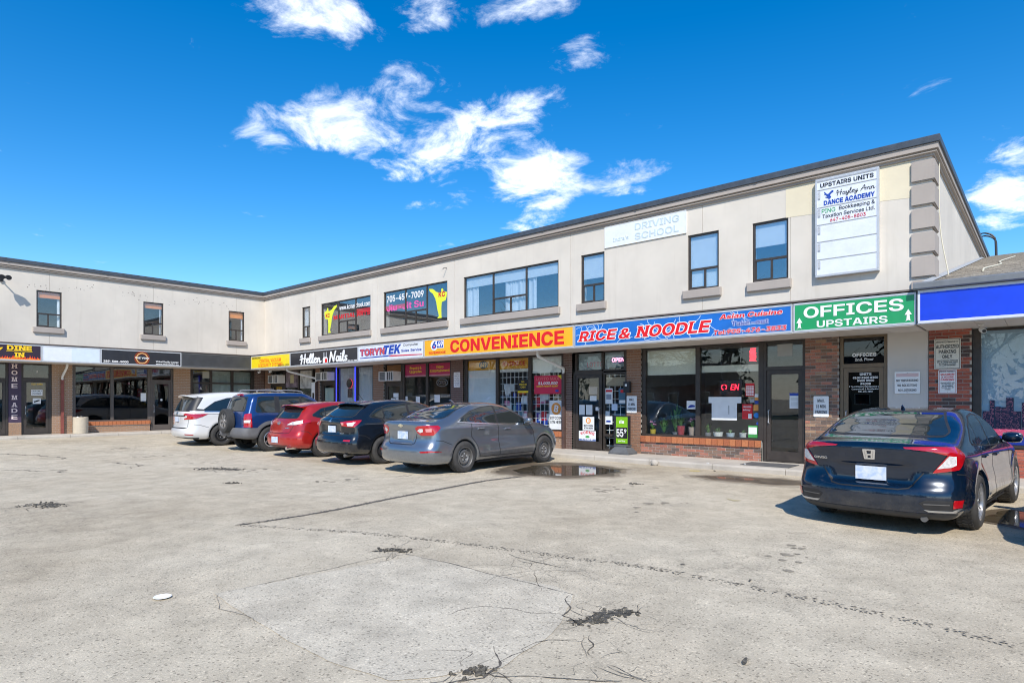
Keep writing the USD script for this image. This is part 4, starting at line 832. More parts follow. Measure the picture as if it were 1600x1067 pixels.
gdecal(D4, affinity.scale(Point(18.26, 0.48).buffer(0.04), 1.8, 0.8), GREENP, 'emblem', -0.0868); gdecal(D4, T('4 SALE', 18.06, 18.44, 0.385, 0.03, 800), WHITE, 'lettering', -0.0852)
gdecal(WE, sbox(18.80 + 0.04, 1.40, 19.07, 1.82), PAPER, 'poster', -0.094); gdecal(WE, sbox(19.26, 1.38, 19.48, 1.82), plain('teal_poster', (0.05, 0.13, 0.20), 0.5), 'poster', -0.094)
gdecal(WE, sbox(18.86, 1.72, 19.05, 1.78), REDP, 'lettering', -0.0915); gdecal(WE, sbox(18.87, 1.52, 19.03, 1.66), plain('car_grey', (0.25, 0.27, 0.33), 0.5), 'lettering', -0.0915); gdecal(WE, sbox(19.28, 1.42, 19.46, 1.50), PAPER, 'lettering', -0.0915); gdecal(WE, sbox(19.32, 1.70, 19.43, 1.78), REDP, 'lettering', -0.0915)
gdecal(WE, sbox(19.04, 1.22, 19.22, 1.40), plain('bluish_paper', (0.50, 0.60, 0.74), 0.7), 'poster', -0.094); gdecal(WE, sbox(18.84, 0.84, 19.06, 1.07), PAPER, 'poster', -0.094); gdecal(WE, sbox(18.87, 0.90, 19.01, 0.95), NAVY, 'lettering', -0.0915); gdecal(WE, sbox(18.84, 1.08, 18.98, 1.20), plain('grey_paper', (0.5, 0.56, 0.6), 0.7), 'poster', -0.094); gdecal(WE, sbox(19.2, 0.62, 19.30, 0.78), PAPER, 'poster', -0.094)
gdecal(WE, sbox(18.84, 1.88, 19.48, 2.12), plain('cardboard', (0.42, 0.34, 0.24), 0.8), 'poster', -0.13)
# neon in the transom
def lamp(name, c, s): return mat(name, (0.2, 0.02, 0.02), 0.4, emit=c, es=s)
NEON_R, NEON_W, NEON_B = lamp('neon_red', (1.0, 0.02, 0.05), 3.0), lamp('neon_pink', (1.0, 0.35, 0.5), 2.2), lamp('neon_blue', (0.02, 0.06, 1.0), 1.3)
gdecal(WF, sbox(17.93, 2.34, 19.44, 2.79), plain('pale_backing', (0.30, 0.38, 0.42), 0.6), 'backing_board', -0.15)
gdecal(WF, affinity.scale(Point(19.22, 2.58).buffer(0.14), 1.7, 0.72), plain('oval_blue', (0.10, 0.12, 0.35), 0.5), 'open_sign', -0.125); gdecal(WF, T('OPEN', 19.03, 19.42, 2.53, 0.11, 700), NEON_W, 'open_sign', -0.121)
gdecal(WF, T('LOTTO', 18.22, 18.75, 2.42, 0.13, 700), plain('faint_red', (0.45, 0.10, 0.16), 0.5), 'lettering', -0.125); gdecal(WF, sbox(18.95, 2.345, 19.43, 2.39), BLACKP, 'shelf', -0.12)
# noodle restaurant window
BLC = plain('cream_blind', (0.74, 0.75, 0.64), 0.85)
gdecal(WG, sbox(20.09, 2.14, 21.44, 2.775), BLC, 'blind', -0.16); gdecal(WG, sbox(21.56, 2.17, 22.95, 2.33), BLC, 'blind', -0.16)
paper = union_all([sbox(21.76, 1.43, 22.55, 1.58), sbox(21.84, 1.03, 22.45, 1.45)]).difference(sbox(22.25, 1.17, 22.265, 1.38)); gdecal(WG, paper, PAPER, 'paper_sheet')
gdecal(WG, sbox(22.65, 1.59, 22.85, 1.89), REDP); gdecal(WG, union_all([sbox(22.665 + 0.045 * i, 1.61 + 0.033 * j, 22.70 + 0.045 * i, 1.632 + 0.033 * j) for i in range(4) for j in range(7)]), WHITE, 'lettering', -0.0868)
gdecal(WG, sbox(22.57, 1.07, 22.81, 1.41), REDP); gdecal(WG, T('NOW HIRING', 22.60, 22.78, 1.33, 0.035, 700), WHITE, 'lettering', -0.0868); gdecal(WG, T('delivery', 22.59, 22.76, 1.26, 0.04, 700), WHITE, 'lettering', -0.0868); gdecal(WG, sbox(22.71, 1.08, 22.79, 1.19), WHITE, 'lettering', -0.0868)
for a, b, w, mm in ((22.86, 1.57, 0.08, PAPER), (22.75, 1.45, 0.1, GREYP), (22.86, 1.49, 0.09, ORANGEP), (22.86, 1.42, 0.1, BLUEP), (22.83, 1.26, 0.14, ORANGEP)): gdecal(WG, sbox(a, b, a + w, b + 0.075 + 0.06 * (w > 0.12)), mm, 'sticker')
gdecal(WG, Point(22.90, 1.155).buffer(0.062), plain('round_blue', (0.02, 0.22, 0.62), 0.5), 'sticker'); gdecal(WG, Point(22.93, 0.97).buffer(0.035), BLUEP, 'sticker'); gdecal(WG, sbox(22.71, 0.64, 22.92, 0.92), GREENP, 'poster'); gdecal(WG, sbox(22.72, 0.72, 22.91, 0.88), PAPER, 'poster', -0.0868)
gdecal(WG, sbox(21.20, 1.28, 21.43, 1.49), PAPER, 'poster'); gdecal(WG, Polygon(spline([(21.24, 1.33), (21.30, 1.38), (21.37, 1.38), (21.41, 1.34), (21.24, 1.32)], 4)).buffer(0.004), NAVY, 'lettering', -0.0868)
rl = union_all([sbox(22.72 + r.uniform(0, 0.02), 2.40 + 0.026 * j, 22.88 + r.uniform(-0.02, 0.01), 2.412 + 0.026 * j) for j in range(12)]); gdecal(WG, rl, NEON_R, 'neon_menu', -0.13)
gdecal(D5, sbox(23.62, 1.32, 23.84, 1.66), PAPER); gdecal(D5, sbox(23.62, 1.60, 23.84, 1.66), BLUEP, 'lettering', -0.0868); gdecal(D5, sbox(23.36, 2.48, 23.68, 2.75), plain('grey_card', (0.34, 0.35, 0.34), 0.8), 'poster')
for j in range(8): gdecal(D5, sbox(23.645, 1.36 + j * 0.027, 23.80, 1.367 + j * 0.027), GREYP, 'lettering', -0.0868)
led = thing('open_sign', 'hanging red neon open sign in the noodle restaurant window', 'neon sign', (22.27, 0.18, 1.6))
obj('panel', MB(wm).box(22.0, 22.54, -0.20, -0.17, 1.62, 1.97).mesh(), BLACKPL, led)
q = union_all([Point(22.11, 1.81).buffer(0.07).difference(Point(22.11, 1.81).buffer(0.052)).intersection(union_all([sbox(22.0, 1.7, 22.09, 1.9), sbox(22.13, 1.76, 22.2, 1.9)])), T('EN', 22.27, 22.47, 1.745, 0.13, 400, 0.15)]); obj('neon_tube', MB(wm).poly(q, -0.168, -0.155).mesh(), NEON_R, led)
obj('cord', MB(wm).tube([(22.06, -0.18, 1.97), (22.0, -0.18, 2.78)], 0.004, 5).tube([(22.48, -0.18, 1.97), (22.52, -0.18, 2.78)], 0.004, 5).mesh(), ALUD, led)
# computer shop banners
MAG = plain('magenta', (0.42, 0.015, 0.08), 0.4)
for (a, b), t1, t2 in (((10.30, 11.47), 'Repairs &', 'Upgrades'), ((11.61, 12.72), 'Video', 'Entertainment')):
    gdecal(WC, sbox(a, 2.38, b, 2.77), MAG, 'window_banner', -0.093); gdecal(WC, sbox(a, 2.33, b, 2.38), plain('pinkish', (0.5, 0.22, 0.28), 0.4), 'window_banner', -0.093)
    w = (b - a) * (0.27 if len(t1) > 6 else 0.17); c = (a + b) / 2; gdecal(WC, T(t1, c - w, c + w, 2.60, 0.09, 600), YELP, 'lettering', -0.0905)
    w = (b - a) * (0.28 if len(t2) < 9 else 0.44); gdecal(WC, T(t2, c - w, c + w, 2.47, 0.09, 600), YELP, 'lettering', -0.0905)
o = Point(12.22, 2.1); ell = affinity.scale(o.buffer(0.15), 1.9, 0.95); gdecal(WC, ell.difference(affinity.scale(o.buffer(0.132), 1.95, 0.95)), GREYP, 'open_sign', -0.15); gdecal(WC, T('OPEN', 12.04, 12.42, 2.05, 0.12, 400), GREYP, 'open_sign', -0.15)
gdecal(WC, sbox(11.89, 1.42, 12.17, 1.68), PAPER, 'poster', -0.093); gdecal(WC, sbox(10.9, 1.35, 11.12, 1.62), PAPER, 'poster', -0.093); gdecal(WC, sbox(10.32, 1.44, 10.44, 1.63), PAPER, 'poster', -0.093)
gdecal(D3, sbox(9.62, 1.6, 9.92, 1.75), PAPER); gdecal(D3, sbox(9.48, 1.36, 9.72, 1.56), PAPER); gdecal(D3, sbox(9.75, 1.36, 9.92, 1.58), PAPER)
gdecal(D3, sbox(9.24, 2.52, 10.10, 2.80), mat('plywood', (0.30, 0.15, 0.06), 0.8, var=0.3, scale=4, stretch=(1, 1, 9)), 'plywood_panel', -0.088)
# nail salon: curtains, blue neon tubes, red round sign
for a, b in ((5.99, 7.22), (7.34, 8.38)): obj('curtain', curtain(wm, a, b, 0.66, 2.78, -0.2), plain('grey_curtain', (0.52, 0.55, 0.60), 0.9), WB)
for a in (5.965, 7.28): gdecal(WB, sbox(a - 0.016, 0.66, a + 0.016, 2.8), NEON_B, 'neon_tube', -0.047, t=0.03)
sg = thing('hanging_sign', 'round red neon sign over a dark card in the nail salon window', 'neon sign', (6.75, 0.15, 1.9))
obj('disc', MB(wm).rev([(0.0, 0.02), (0.19, 0.02), (0.19, 0.0), (0.0, 0.0)], (6.75, -0.135, 2.16), 'y', 24).mesh(), BLACKPL, sg); obj('neon_ring', MB(wm).poly(Point(6.75, 2.16).buffer(0.19).difference(Point(6.75, 2.16).buffer(0.16)), -0.134, -0.126).mesh(), NEON_R, sg)
obj('lettering', MB(wm).poly(T('OPEN', 6.62, 6.88, 2.11, 0.1, 700), -0.134, -0.126).mesh(), NEON_R, sg); obj('card', MB(wm).box(6.6, 6.9, -0.15, -0.14, 1.6, 1.95).mesh(), plain('maroon_card', (0.05, 0.02, 0.03), 0.6), sg)
# vacuum shop posters
gdecal(WA, sbox(1.80, 2.05, 2.88, 2.77), mat('dark_poster', (0.17, 0.13, 0.15), 0.5, var=0.8, scale=5)); gdecal(WA, sbox(2.2, 2.25, 2.5, 2.62), plain('tan_poster', (0.42, 0.38, 0.22), 0.6), 'poster', -0.0868); gdecal(WA, sbox(3.03, 2.0, 4.02, 2.77), mat('grey_poster', (0.42, 0.42, 0.40), 0.5, var=0.5, scale=6))
gdecal(D1, sbox(0.95, 1.75, 1.45, 2.1), mat('amber_poster', (0.32, 0.19, 0.02), 0.6, var=0.6, scale=12)); gdecal(D2, sbox(4.98, 0.5, 5.68, 2.0), plain('pale_curtain', (0.50, 0.58, 0.56), 0.9), 'curtain', -0.13)
# left wing door papers
gdecal(L1, sbox(-8.84, 1.66, -8.50, 1.88), PAPER, wing=wl); gdecal(L1, T('CASH ONLY', -8.82, -8.52, 1.80, 0.055, 600), BLACKP, 'lettering', -0.0868, wl); gdecal(L1, T('CLOSED', -8.80, -8.54, 1.70, 0.055, 600), BLACKP, 'lettering', -0.0868, wl); gdecal(L1, sbox(-8.79, 1.36, -8.55, 1.56), PAPER, wing=wl); gdecal(L1, Polygon([(-8.75, 1.40), (-8.58, 1.47), (-8.6, 1.51), (-8.76, 1.45)]), BLACKP, 'lettering', -0.0868, wl)
gdecal(L1, T('515-1998', -8.83, -8.50, 2.05, 0.06, 700), SY, 'lettering', -0.088, wl); gdecal(L1, T('17', -8.70, -8.64, 2.50, 0.07, 700), WHITE, 'lettering', -0.088, wl); gdecal(WH, sbox(-5.24, 1.45, -5.04, 1.78), PAPER, wing=wl); gdecal(WI, T('4', -2.92, -2.83, 1.95, 0.12, 700), WHITE, 'lettering', -0.088, wl)
gdecal(WI, sbox(-2.8, 2.45, -2.5, 2.75), plain('dim_card', (0.32, 0.33, 0.29), 0.8), wing=wl); gdecal(L2, Point(-4.46, 1.5).buffer(0.045), WHITE, 'sticker', wing=wl)
obj('blind', MB(wl).box(-2.36, -0.62, -0.2, -0.19, 0.72, 2.78).mesh(), plain('pale_green_blind', (0.30, 0.36, 0.34), 0.8), WI)

# ------------------------------------------------------------------ potted plants on the restaurant sill
m = MB(wm); m.box(20.0, 23.05, -0.75, -0.145, 0.54, 0.575); obj('window_ledge', m.mesh(), plain('ledge', (0.45, 0.44, 0.40), 0.6), bld)
LEAFG = mat('house_leaf', (0.06, 0.16, 0.035), 0.5, var=0.4, scale=9)
def potted(label, x, d, r, h, potm, leafm, leaves, lh, seed, spread=0.16, bloom=None):
    d = 0.10 + 0.42 * d
    t = thing('potted_plant', label, 'plant', (x, d, 0.575), group='potted plants behind the noodle restaurant window'); q = np.random.default_rng(seed)
    obj('pot', MB().rev([(0.0, 0.0), (r * 0.72, 0.0), (r, h), (r * 0.9, h), (r * 0.85, h - 0.02), (0.0, h - 0.02)], (x, d, 0.576), 'z', 18).mesh(), potm, t, smooth=35)
    V, F = [], []
    for k in range(leaves):
        a = q.uniform(0, 2 * PI); l = 1.3 * lh * q.uniform(0.5, 1.0); out = spread * q.uniform(0.3, 1.0); w = 0.018 + 0.016 * q.random()
        b = np.array([x + 0.01 * math.cos(a), d + 0.01 * math.sin(a), 0.576 + h - 0.02]); side = np.array([-math.sin(a), math.cos(a), 0]) * w
        mid = b + [out * 0.55 * math.cos(a), out * 0.55 * math.sin(a), l * 0.75]; tip = b + [out * math.cos(a), out * math.sin(a), l * q.uniform(0.7, 1.05)]
        n = len(V) ; V += [b - side * 0.3, b + side * 0.3, mid - side, mid + side, tip]; F += [[n, n + 1, n + 3], [n, n + 3, n + 2], [n + 2, n + 3, n + 4]]
    obj('foliage', (np.array(V), np.array(F)), leafm, t, kind='stuff')
    if bloom:
        bm = MB()
        for k in range(9):
            a = q.uniform(0, 2 * PI); bm.rev([(0.0, -0.025), (0.03, 0.0), (0.0, 0.025)], (x + 0.09 * math.cos(a) * q.random(), d + 0.06 * math.sin(a), 0.576 + h + lh * q.uniform(0.5, 0.95)), 'z', 7)
        obj('blossom', bm.mesh(), bloom, t, kind='stuff')
PINKB = plain('pink_bloom', (0.62, 0.26, 0.42), 0.7)
potted('pink blossom plant in a yellow pot at the far left of the window', 20.2, 0.32, 0.08, 0.17, plain('yellow_pot', (0.50, 0.38, 0.06), 0.5), LEAFG, 14, 0.22, 1, 0.12, PINKB)
potted('bushy green plant in a black trough near the left of the window', 20.5, 0.38, 0.13, 0.10, BLACKPL, LEAFG, 40, 0.34, 2, 0.22)
potted('tall green plant with upright leaves left of the red vase', 20.82, 0.42, 0.10, 0.12, plain('grey_pot', (0.2, 0.2, 0.21), 0.5), LEAFG, 34, 0.58, 3, 0.24)
potted('leafy plant in a tall dark red vase', 20.98, 0.30, 0.10, 0.28, plain('red_pot', (0.33, 0.05, 0.06), 0.35), LEAFG, 14, 0.26, 4, 0.18)
potted('pink flowers in a pale terracotta vase by the window post', 21.28, 0.32, 0.10, 0.26, plain('pale_pot', (0.42, 0.33, 0.28), 0.6), LEAFG, 12, 0.24, 5, 0.14, PINKB)
potted('small green plant in a grey pot just right of the post', 21.68, 0.34, 0.08, 0.14, LOOK['grey_pot'], LEAFG, 22, 0.2, 6, 0.12)
potted('low plant in a wide white bowl on a red saucer', 21.94, 0.30, 0.12, 0.16, plain('white_pot', (0.68, 0.68, 0.64), 0.4), LEAFG, 20, 0.12, 7, 0.14)
potted('small plant in a white and blue bowl right of the white bowl', 22.24, 0.32, 0.10, 0.15, plain('bluewhite_pot', (0.42, 0.50, 0.56), 0.4), LEAFG, 12, 0.08, 8, 0.08)
potted('plain white pot with sparse leaves, rightmost on the ledge', 22.55, 0.32, 0.10, 0.16, plain('offwhite_pot', (0.55, 0.57, 0.55), 0.4), LEAFG, 8, 0.07, 9, 0.06)

# ------------------------------------------------------------------ air conditioners, cameras, downpipes
def aircon(label, s0, s1, z0, z1, wing=wm, d=0.30):
    loc = wing(np.array([[(s0 + s1) / 2, 0.0, z0]]))[0]; t = thing('air_conditioner', label, 'air conditioner', loc, group='air conditioners over shop doors')
    obj('housing', MB(wing).box(s0, s1, -0.06, d - 0.02, z0, z1).mesh(), WHITEPL, t)
    mid = s0 + (s1 - s0) * 0.5
    m = MB(wing); m.box(s0, s1, d - 0.02, d, z0, z0 + 0.025).box(s0, s1, d - 0.02, d, z1 - 0.025, z1).box(s0, s0 + 0.04, d - 0.02, d, z0 + 0.025, z1 - 0.025).box(s1 - 0.04, s1, d - 0.02, d, z0 + 0.025, z1 - 0.025).box(mid - 0.05, mid + 0.05, d - 0.02, d, z0 + 0.025, z1 - 0.025)
    obj('front_frame', m.mesh(), WHITEPL, t)
    m = MB(wing)
    for z in np.arange(z0 + 0.04, z1 - 0.03, 0.022): m.box(s0 + 0.04, mid - 0.05, d - 0.018, d - 0.006, z, z + 0.011)
    obj('recess', MB(wing).box(s0 + 0.04, s1 - 0.04, d - 0.0195, d - 0.0185, z0 + 0.025, z1 - 0.025).mesh(), plain('recess_dark', (0.10, 0.10, 0.10), 0.8), t)
    obj('louvre', m.mesh(), plain('louvre_grey', (0.30, 0.30, 0.29), 0.5), t)
    m = MB(wing); w = (s1 - 0.04 - mid - 0.05) / 3
    for k in (1, 2): m.box(mid + 0.05 + k * w - 0.012, mid + 0.05 + k * w + 0.012, d - 0.018, d - 0.004, z0 + 0.025, z1 - 0.025)
    obj('bar', m.mesh(), WHITEPL, t)
aircon('small white air conditioner over the corner door under the yellow sign', 0.90, 1.78, 2.25, 2.62)
aircon('white air conditioner over the nail salon door', 4.92, 5.80, 2.30, 2.64)
aircon('white air conditioner under plywood over the computer shop door', 9.24, 10.10, 2.20, 2.54)
def dome_cam(label, p, style=0):
    x, y, z = p; t = thing('security_camera', label, 'camera', p, group='security cameras under the canopies')
    obj('mount', MB().rev([(0.0, 0.0), (0.05, 0.0), (0.05, -0.03), (0.0, -0.03)], p, 'z', 14).mesh(), WHITEPL, t); obj('arm', MB().tube([(x, y, z - 0.03), (x, y - 0.03, z - 0.09)], 0.015, 8).mesh(), WHITEPL, t)
    obj('housing', MB().tube([(x, y - 0.0, z - 0.09), (x + 0.02, y - 0.05, z - 0.11), (x + 0.05, y - 0.14, z - 0.135)], [0.04, 0.045, 0.04], 10).mesh(), WHITEPL, t); obj('lens', MB().tube([(x + 0.05, y - 0.141, z - 0.135), (x + 0.053, y - 0.15, z - 0.137)], 0.03, 10).mesh(), BLACKPL, t)
dome_cam('white security camera under the blue canopy beside the red brick pier', (27.05, -0.75, 2.83)); dome_cam('white security camera under the yellow corner sign, nearest the inner corner', (1.55, -1.0, 2.83)); dome_cam('white security camera under the middle of the yellow corner sign', (2.55, -1.0, 2.83))
def downpipe(wing, s, so, z0, col, top_col, d0=1.0):
    m = MB(wing).tube(spline([(so, d0, 2.84), (so, d0 - 0.02, 2.72), (so + (s - so) * 0.25, d0 * 0.72, 2.62), (s, 0.16, 2.42), (s, 0.075, 2.36), (s, 0.07, 2.25)], 6), 0.04, 10)
    p = obj('downpipe', m.mesh(), top_col, bld, smooth=40); obj('lower_pipe', MB(wing).box(s - 0.045, s + 0.045, 0.02, 0.10, z0, 2.27).mesh(), col, p)
    for z in (0.7, 1.7): obj('strap', MB(wing).box(s - 0.055, s + 0.055, 0.018, 0.104, z, z + 0.03).mesh(), col, p)
BRP = mat('brown_pipe', (0.09, 0.055, 0.045), 0.5, var=0.2); REDPIPE = mat('red_brown_pipe', (0.22, 0.06, 0.045), 0.55, var=0.2)
downpipe(wm, 17.55, 17.35, 0.12, BRP, WHITEPL); downpipe(wm, 4.6, 3.9, 0.12, BRP, WHITEPL); downpipe(wl, -7.93, -7.88, 0.24, REDPIPE, WHITEPL, 0.5)
m = MB(wm); m.box(19.55, 19.73, 0.06, 0.16, 1.70, 1.98); cr = thing('card_reader_box', 'tilted black box on the brick pier above the parking sign', 'box', (19.62, 0, 1.7))
obj("case", m.mesh(), BLACKPL, cr)
obj('bracket', MB(wm).box(19.60, 19.66, 0.008, 0.06, 1.78, 1.86).mesh(), ALUD, cr); obj('label_plate', MB(wm).box(19.60, 19.66, 0.16, 0.163, 1.86, 1.92).mesh(), PAPER, cr)
cam2 = thing('flood_lamp', 'twin flood lamp reaching out from the left wing wall', 'lamp', (0.0, -9.72, 5.75))
obj('mount', MB(wl).rev([(0.0, 0.03), (0.07, 0.03), (0.07, 0.0), (0.0, 0.0)], (-9.72, 0.03, 5.75), 'y', 14).mesh(), BLACKPL, cam2); obj('arm', MB(wl).tube([(-9.72, 0.02, 5.75), (-9.70, 0.35, 5.77)], 0.02, 8).mesh(), BLACKPL, cam2)
for a in (-9.62, -9.80): obj('lamp_head', MB(wl).tube([(-9.70, 0.33, 5.78), ((-9.70 + a) / 2, 0.38, 5.80), (a + 0.02, 0.45, 5.80), (a + 0.04, 0.55, 5.77)], [0.02, 0.04, 0.075, 0.085], 12).mesh(), BLACKPL, cam2)
# small survey hook and wire remnants on the facade
obj('bracket', MB(wm).tube([(12.62, 0.0, 5.95), (12.62, 0.15, 5.93), (12.60, 0.17, 5.88)], 0.012, 6).mesh(), BLACKPL, bld)

# ------------------------------------------------------------------ gas price stand, bin, mat, kerb stone
gs = thing('price_stand', 'green gas price sign showing 55 on a grey weighted base', 'sign stand', (19.62, -0.33, 0.12), rotz=0.0)
LIMEG = plain('lime_sign', (0.20, 0.46, 0.01), 0.4); cx, cy, z0 = 19.68, -0.40, 0.12
bx = trimesh.creation.extrude_polygon(sbox(-0.27, -0.21, 0.27, 0.21).buffer(0.03), 0.045); v = np.array(bx.vertices) + [cx, cy, z0]
mm = MB().add(v, np.array(bx.faces)); p = [(0.29, 0.23, 0.045), (0.16, 0.12, 0.19), (0.19, 0.13, 0.20), (0.19, 0.13, 0.24)]
vv, ff = [], []
for a, b, h in p: vv += [(cx - a, cy - b, z0 + h), (cx + a, cy - b, z0 + h), (cx + a, cy + b, z0 + h), (cx - a, cy + b, z0 + h)]
for k in range(3):
    for i in range(4): j = (i + 1) % 4; ff += [[4 * k + i, 4 * k + j, 4 * k + 4 + j], [4 * k + i, 4 * k + 4 + j, 4 * k + 4 + i]]
ff += [[12, 13, 14], [12, 14, 15]]; mm.add(vv, ff); obj('weighted_base', mm.mesh(), mat('base_grey', (0.10, 0.105, 0.11), 0.7, var=0.2), gs)
G = lambda d: MB(lambda v: np.stack([np.asarray(v)[:, 0], cy - np.asarray(v)[:, 1], np.asarray(v)[:, 2]], 1))
obj('panel', MB().box(cx - 0.24, cx + 0.20, cy - 0.05, cy + 0.05, 0.36, 1.10).mesh(), BLACKPL, gs)
fx0, fx1 = cx - 0.17, cx + 0.17
obj('face', G(0).box(fx0, fx1, 0.051, 0.054, 0.39, 1.07).mesh(), LIMEG, gs); obj('digit_panel', G(0).box(fx0 + 0.01, fx1 - 0.01, 0.0545, 0.057, 0.52, 0.80).mesh(), BLACKP, gs)
obj('lettering', G(0).poly(T('55', fx0 + 0.02, fx0 + 0.22, 0.56, 0.20, 700), 0.0575, 0.06).mesh(), WHITE, gs); obj('lettering', G(0).poly(T('9', fx0 + 0.24, fx1 - 0.03, 0.66, 0.10, 700), 0.0575, 0.06).mesh(), WHITE, gs)
obj('emblem', G(0).poly(union_all([sbox(cx - 0.07, 0.90, cx - 0.045, 0.97), sbox(cx - 0.03, 0.90, cx - 0.005, 0.99), sbox(cx + 0.01, 0.90, cx + 0.07, 0.97)]), 0.0545, 0.057).mesh(), WHITE, gs); obj('lettering', G(0).poly(T('per litre', cx - 0.10, cx + 0.10, 0.435, 0.04, 600), 0.0545, 0.057).mesh(), WHITE, gs)
bn = thing('trash_bin', 'round cream concrete litter bin by the left shop window', 'litter bin', (0.34, -7.42, 0.233))
obj('drum', MB().rev([(0.0, 0.0), (0.235, 0.0), (0.245, 0.02), (0.245, 0.60), (0.235, 0.62), (0.19, 0.62), (0.18, 0.56), (0.0, 0.56)], (0.34, -7.42, 0.234), 'z', 32).mesh(), mat('bin_concrete', (0.50, 0.44, 0.34), 0.9, var=0.08, scale=10, bump=0.3), bn, smooth=35)
obj('rubbish', MB().rev([(0.0, 0.12), (0.05, 0.10), (0.09, 0.03), (0.10, 0.0)], (0.36, -7.40, 0.80), 'z', 9).mesh(), BLACKPL, bn); obj('rubbish', MB().rev([(0.0, 0.08), (0.04, 0.06), (0.05, 0.0)], (0.30, -7.5, 0.80), 'z', 7).mesh(), PAPER, bn)
dm = thing('door_mat', 'dark rubber mat before the noodle restaurant door', 'mat', (23.5, -0.75, 0.12)); obj('rubber_sheet', MB().box(22.95, 23.95, -1.05, -0.35, 0.121, 0.132).mesh(), mat('rubber', (0.10, 0.10, 0.10), 0.8, bump=0.4, bscale=80), dm)
kt = thing('kerb_stone', 'lump of broken concrete lying against the kerb', 'stone', (21.1, -1.38, 0.0)); ic = trimesh.creation.icosphere(2, 0.085); v = np.array(ic.vertices) * [1, 0.75, 0.95] * (0.85 + 0.4 * meshkit.fbm(np.array(ic.vertices) * 18 + 9)[:, None]) + [21.1, -1.38, 0.06]; obj('rubble', (v, ic.faces), CONC, kt, smooth=40)

# ------------------------------------------------------------------ low building on the right
rb = thing('corner_shop_building', 'single-storey red brick shop with blue fascia and shingled roof at far right', 'building', (28.5, 0, 0))
MORT_R = mat('mortar_red', (0.42, 0.38, 0.33), 0.95, var=0.15, scale=25)
pier(wing_main, 26.20, 26.86, 0.1, ZS, BRICK_RED, True, d=0.012, seed=41, mortar=MORT_R, parent=rb)
pr = obj('sill_wall', MB(wm).box(26.87, 33.0, -0.25, -0.002, 0.1, 0.62).mesh(), MORT_R, rb); brickwork(wm, pr, 26.87, 28.2, 0.11, 0.62, 0.0, BRICK_RED, True, seed=42)
obj('rear_wall', MB().box(26.3, 33.0, 13.3, 13.5, 0, 6.1).box(32.75, 33.0, -0.0, 13.29, 0, 3.4).mesh(), WALL, rb)
RWN = shop_window(wm, [26.93, 30.0, 32.9], 0.64, parent=rb, pw=0.06, glassm=glass('film_glass', (0.92, 0.94, 0.95), 0.03))
FILM = plain('blue_grey_film', (0.36, 0.50, 0.60), 0.25); gdecal(RWN, sbox(27.0, 0.7, 29.93, 2.78), FILM, 'window_film', -0.112)
r = np.random.default_rng(21); cb, lit = [], []
x = 27.02
while x < 29.4:
    w = r.uniform(0.05, 0.11); h = r.choice([0.12, 0.2, 0.33, 0.45, 0.3]) + r.uniform(0, 0.12); cb.append(sbox(x, 0.72, x + w, 1.02 + h))
    for i in range(int(w / 0.016)):
        for j in range(int((h + 0.3) / 0.024)):
            if r.random() < 0.45: lit.append(sbox(x + 0.006 + 0.016 * i, 0.74 + 0.024 * j, x + 0.014 + 0.016 * i, 0.752 + 0.024 * j))
    x += w * r.uniform(0.8, 1.15)
gdecal(RWN, union_all(cb), plain('night_navy', (0.018, 0.016, 0.05), 0.4), 'skyline_decal', -0.0945); gdecal(RWN, union_all(lit[::1]), plain('city_pink', (0.60, 0.22, 0.30), 0.5), 'skyline_decal', -0.0925); gdecal(RWN, sbox(27.02, 0.72, 29.9, 0.98), plain('city_glow', (0.45, 0.05, 0.12), 0.5), 'skyline_decal', -0.0935)
gdecal(RWN, sbox(27.02, 0.70, 29.9, 0.86), plain('night_blue', (0.01, 0.03, 0.25), 0.4), 'skyline_decal', -0.0905)
obj('canopy', MB(wm).box(26.18, 33.0, 0.013, 1.24, 2.86, 3.43).mesh(), FLASH, rb)
a = 26.19
while a < 32.9: obj('soffit_panel', MB(wm).box(a, min(a + 0.40, 33.0) - 0.006, 0.013, 1.34, 2.835, 2.858).mesh(), SOFFIT, rb); a += 0.40
s = sign('plain bright blue fascia sign on the low building at far right', wm, 26.20, 33.0, 1.355, SDBL, 2.845, 3.435, fw=0.05, frame=plain('pale_frame', (0.60, 0.62, 0.66), 0.45), name='shop_sign')
GUT = mat('gutter_grey', (0.17, 0.18, 0.19), 0.5, 0.1, var=0.12)
v, f = run([(-0.0, 3.44), (-1.40, 3.44), (-1.43, 3.46), (-1.43, 3.545), (-1.39, 3.57), (0.0, 3.57)], [(26.14, 0.0), (33.0, 0.0)]); obj('gutter', (v, f), GUT, rb)
# shingle courses: individual tabs, each a little uneven
slope = 0.227; shl = [mat('shingle_%d' % i, c, 0.95, var=0.3, scale=30, bump=0.4) for i, c in enumerate([(0.24, 0.215, 0.18), (0.29, 0.26, 0.22), (0.20, 0.18, 0.155), (0.33, 0.30, 0.255)])]
dk = MB(); dk.add([(26.3, -1.36, 3.50), (33.0, -1.36, 3.50), (33.0, 13.5, 6.60), (26.3, 13.5, 6.60), (26.3, -1.36, 3.46), (33.0, -1.36, 3.46), (33.0, 13.5, 6.56), (26.3, 13.5, 6.56)], [[0, 1, 2], [0, 2, 3], [4, 6, 5], [4, 7, 6], [0, 4, 5], [0, 5, 1], [1, 5, 6], [1, 6, 2], [2, 6, 7], [2, 7, 3], [3, 7, 4], [3, 4, 0]])
roofp = obj('roof', dk.mesh(), shl[2], rb); nt = 0; rest = MB()
sl = (6.60 - 3.50) / (13.5 + 1.36)
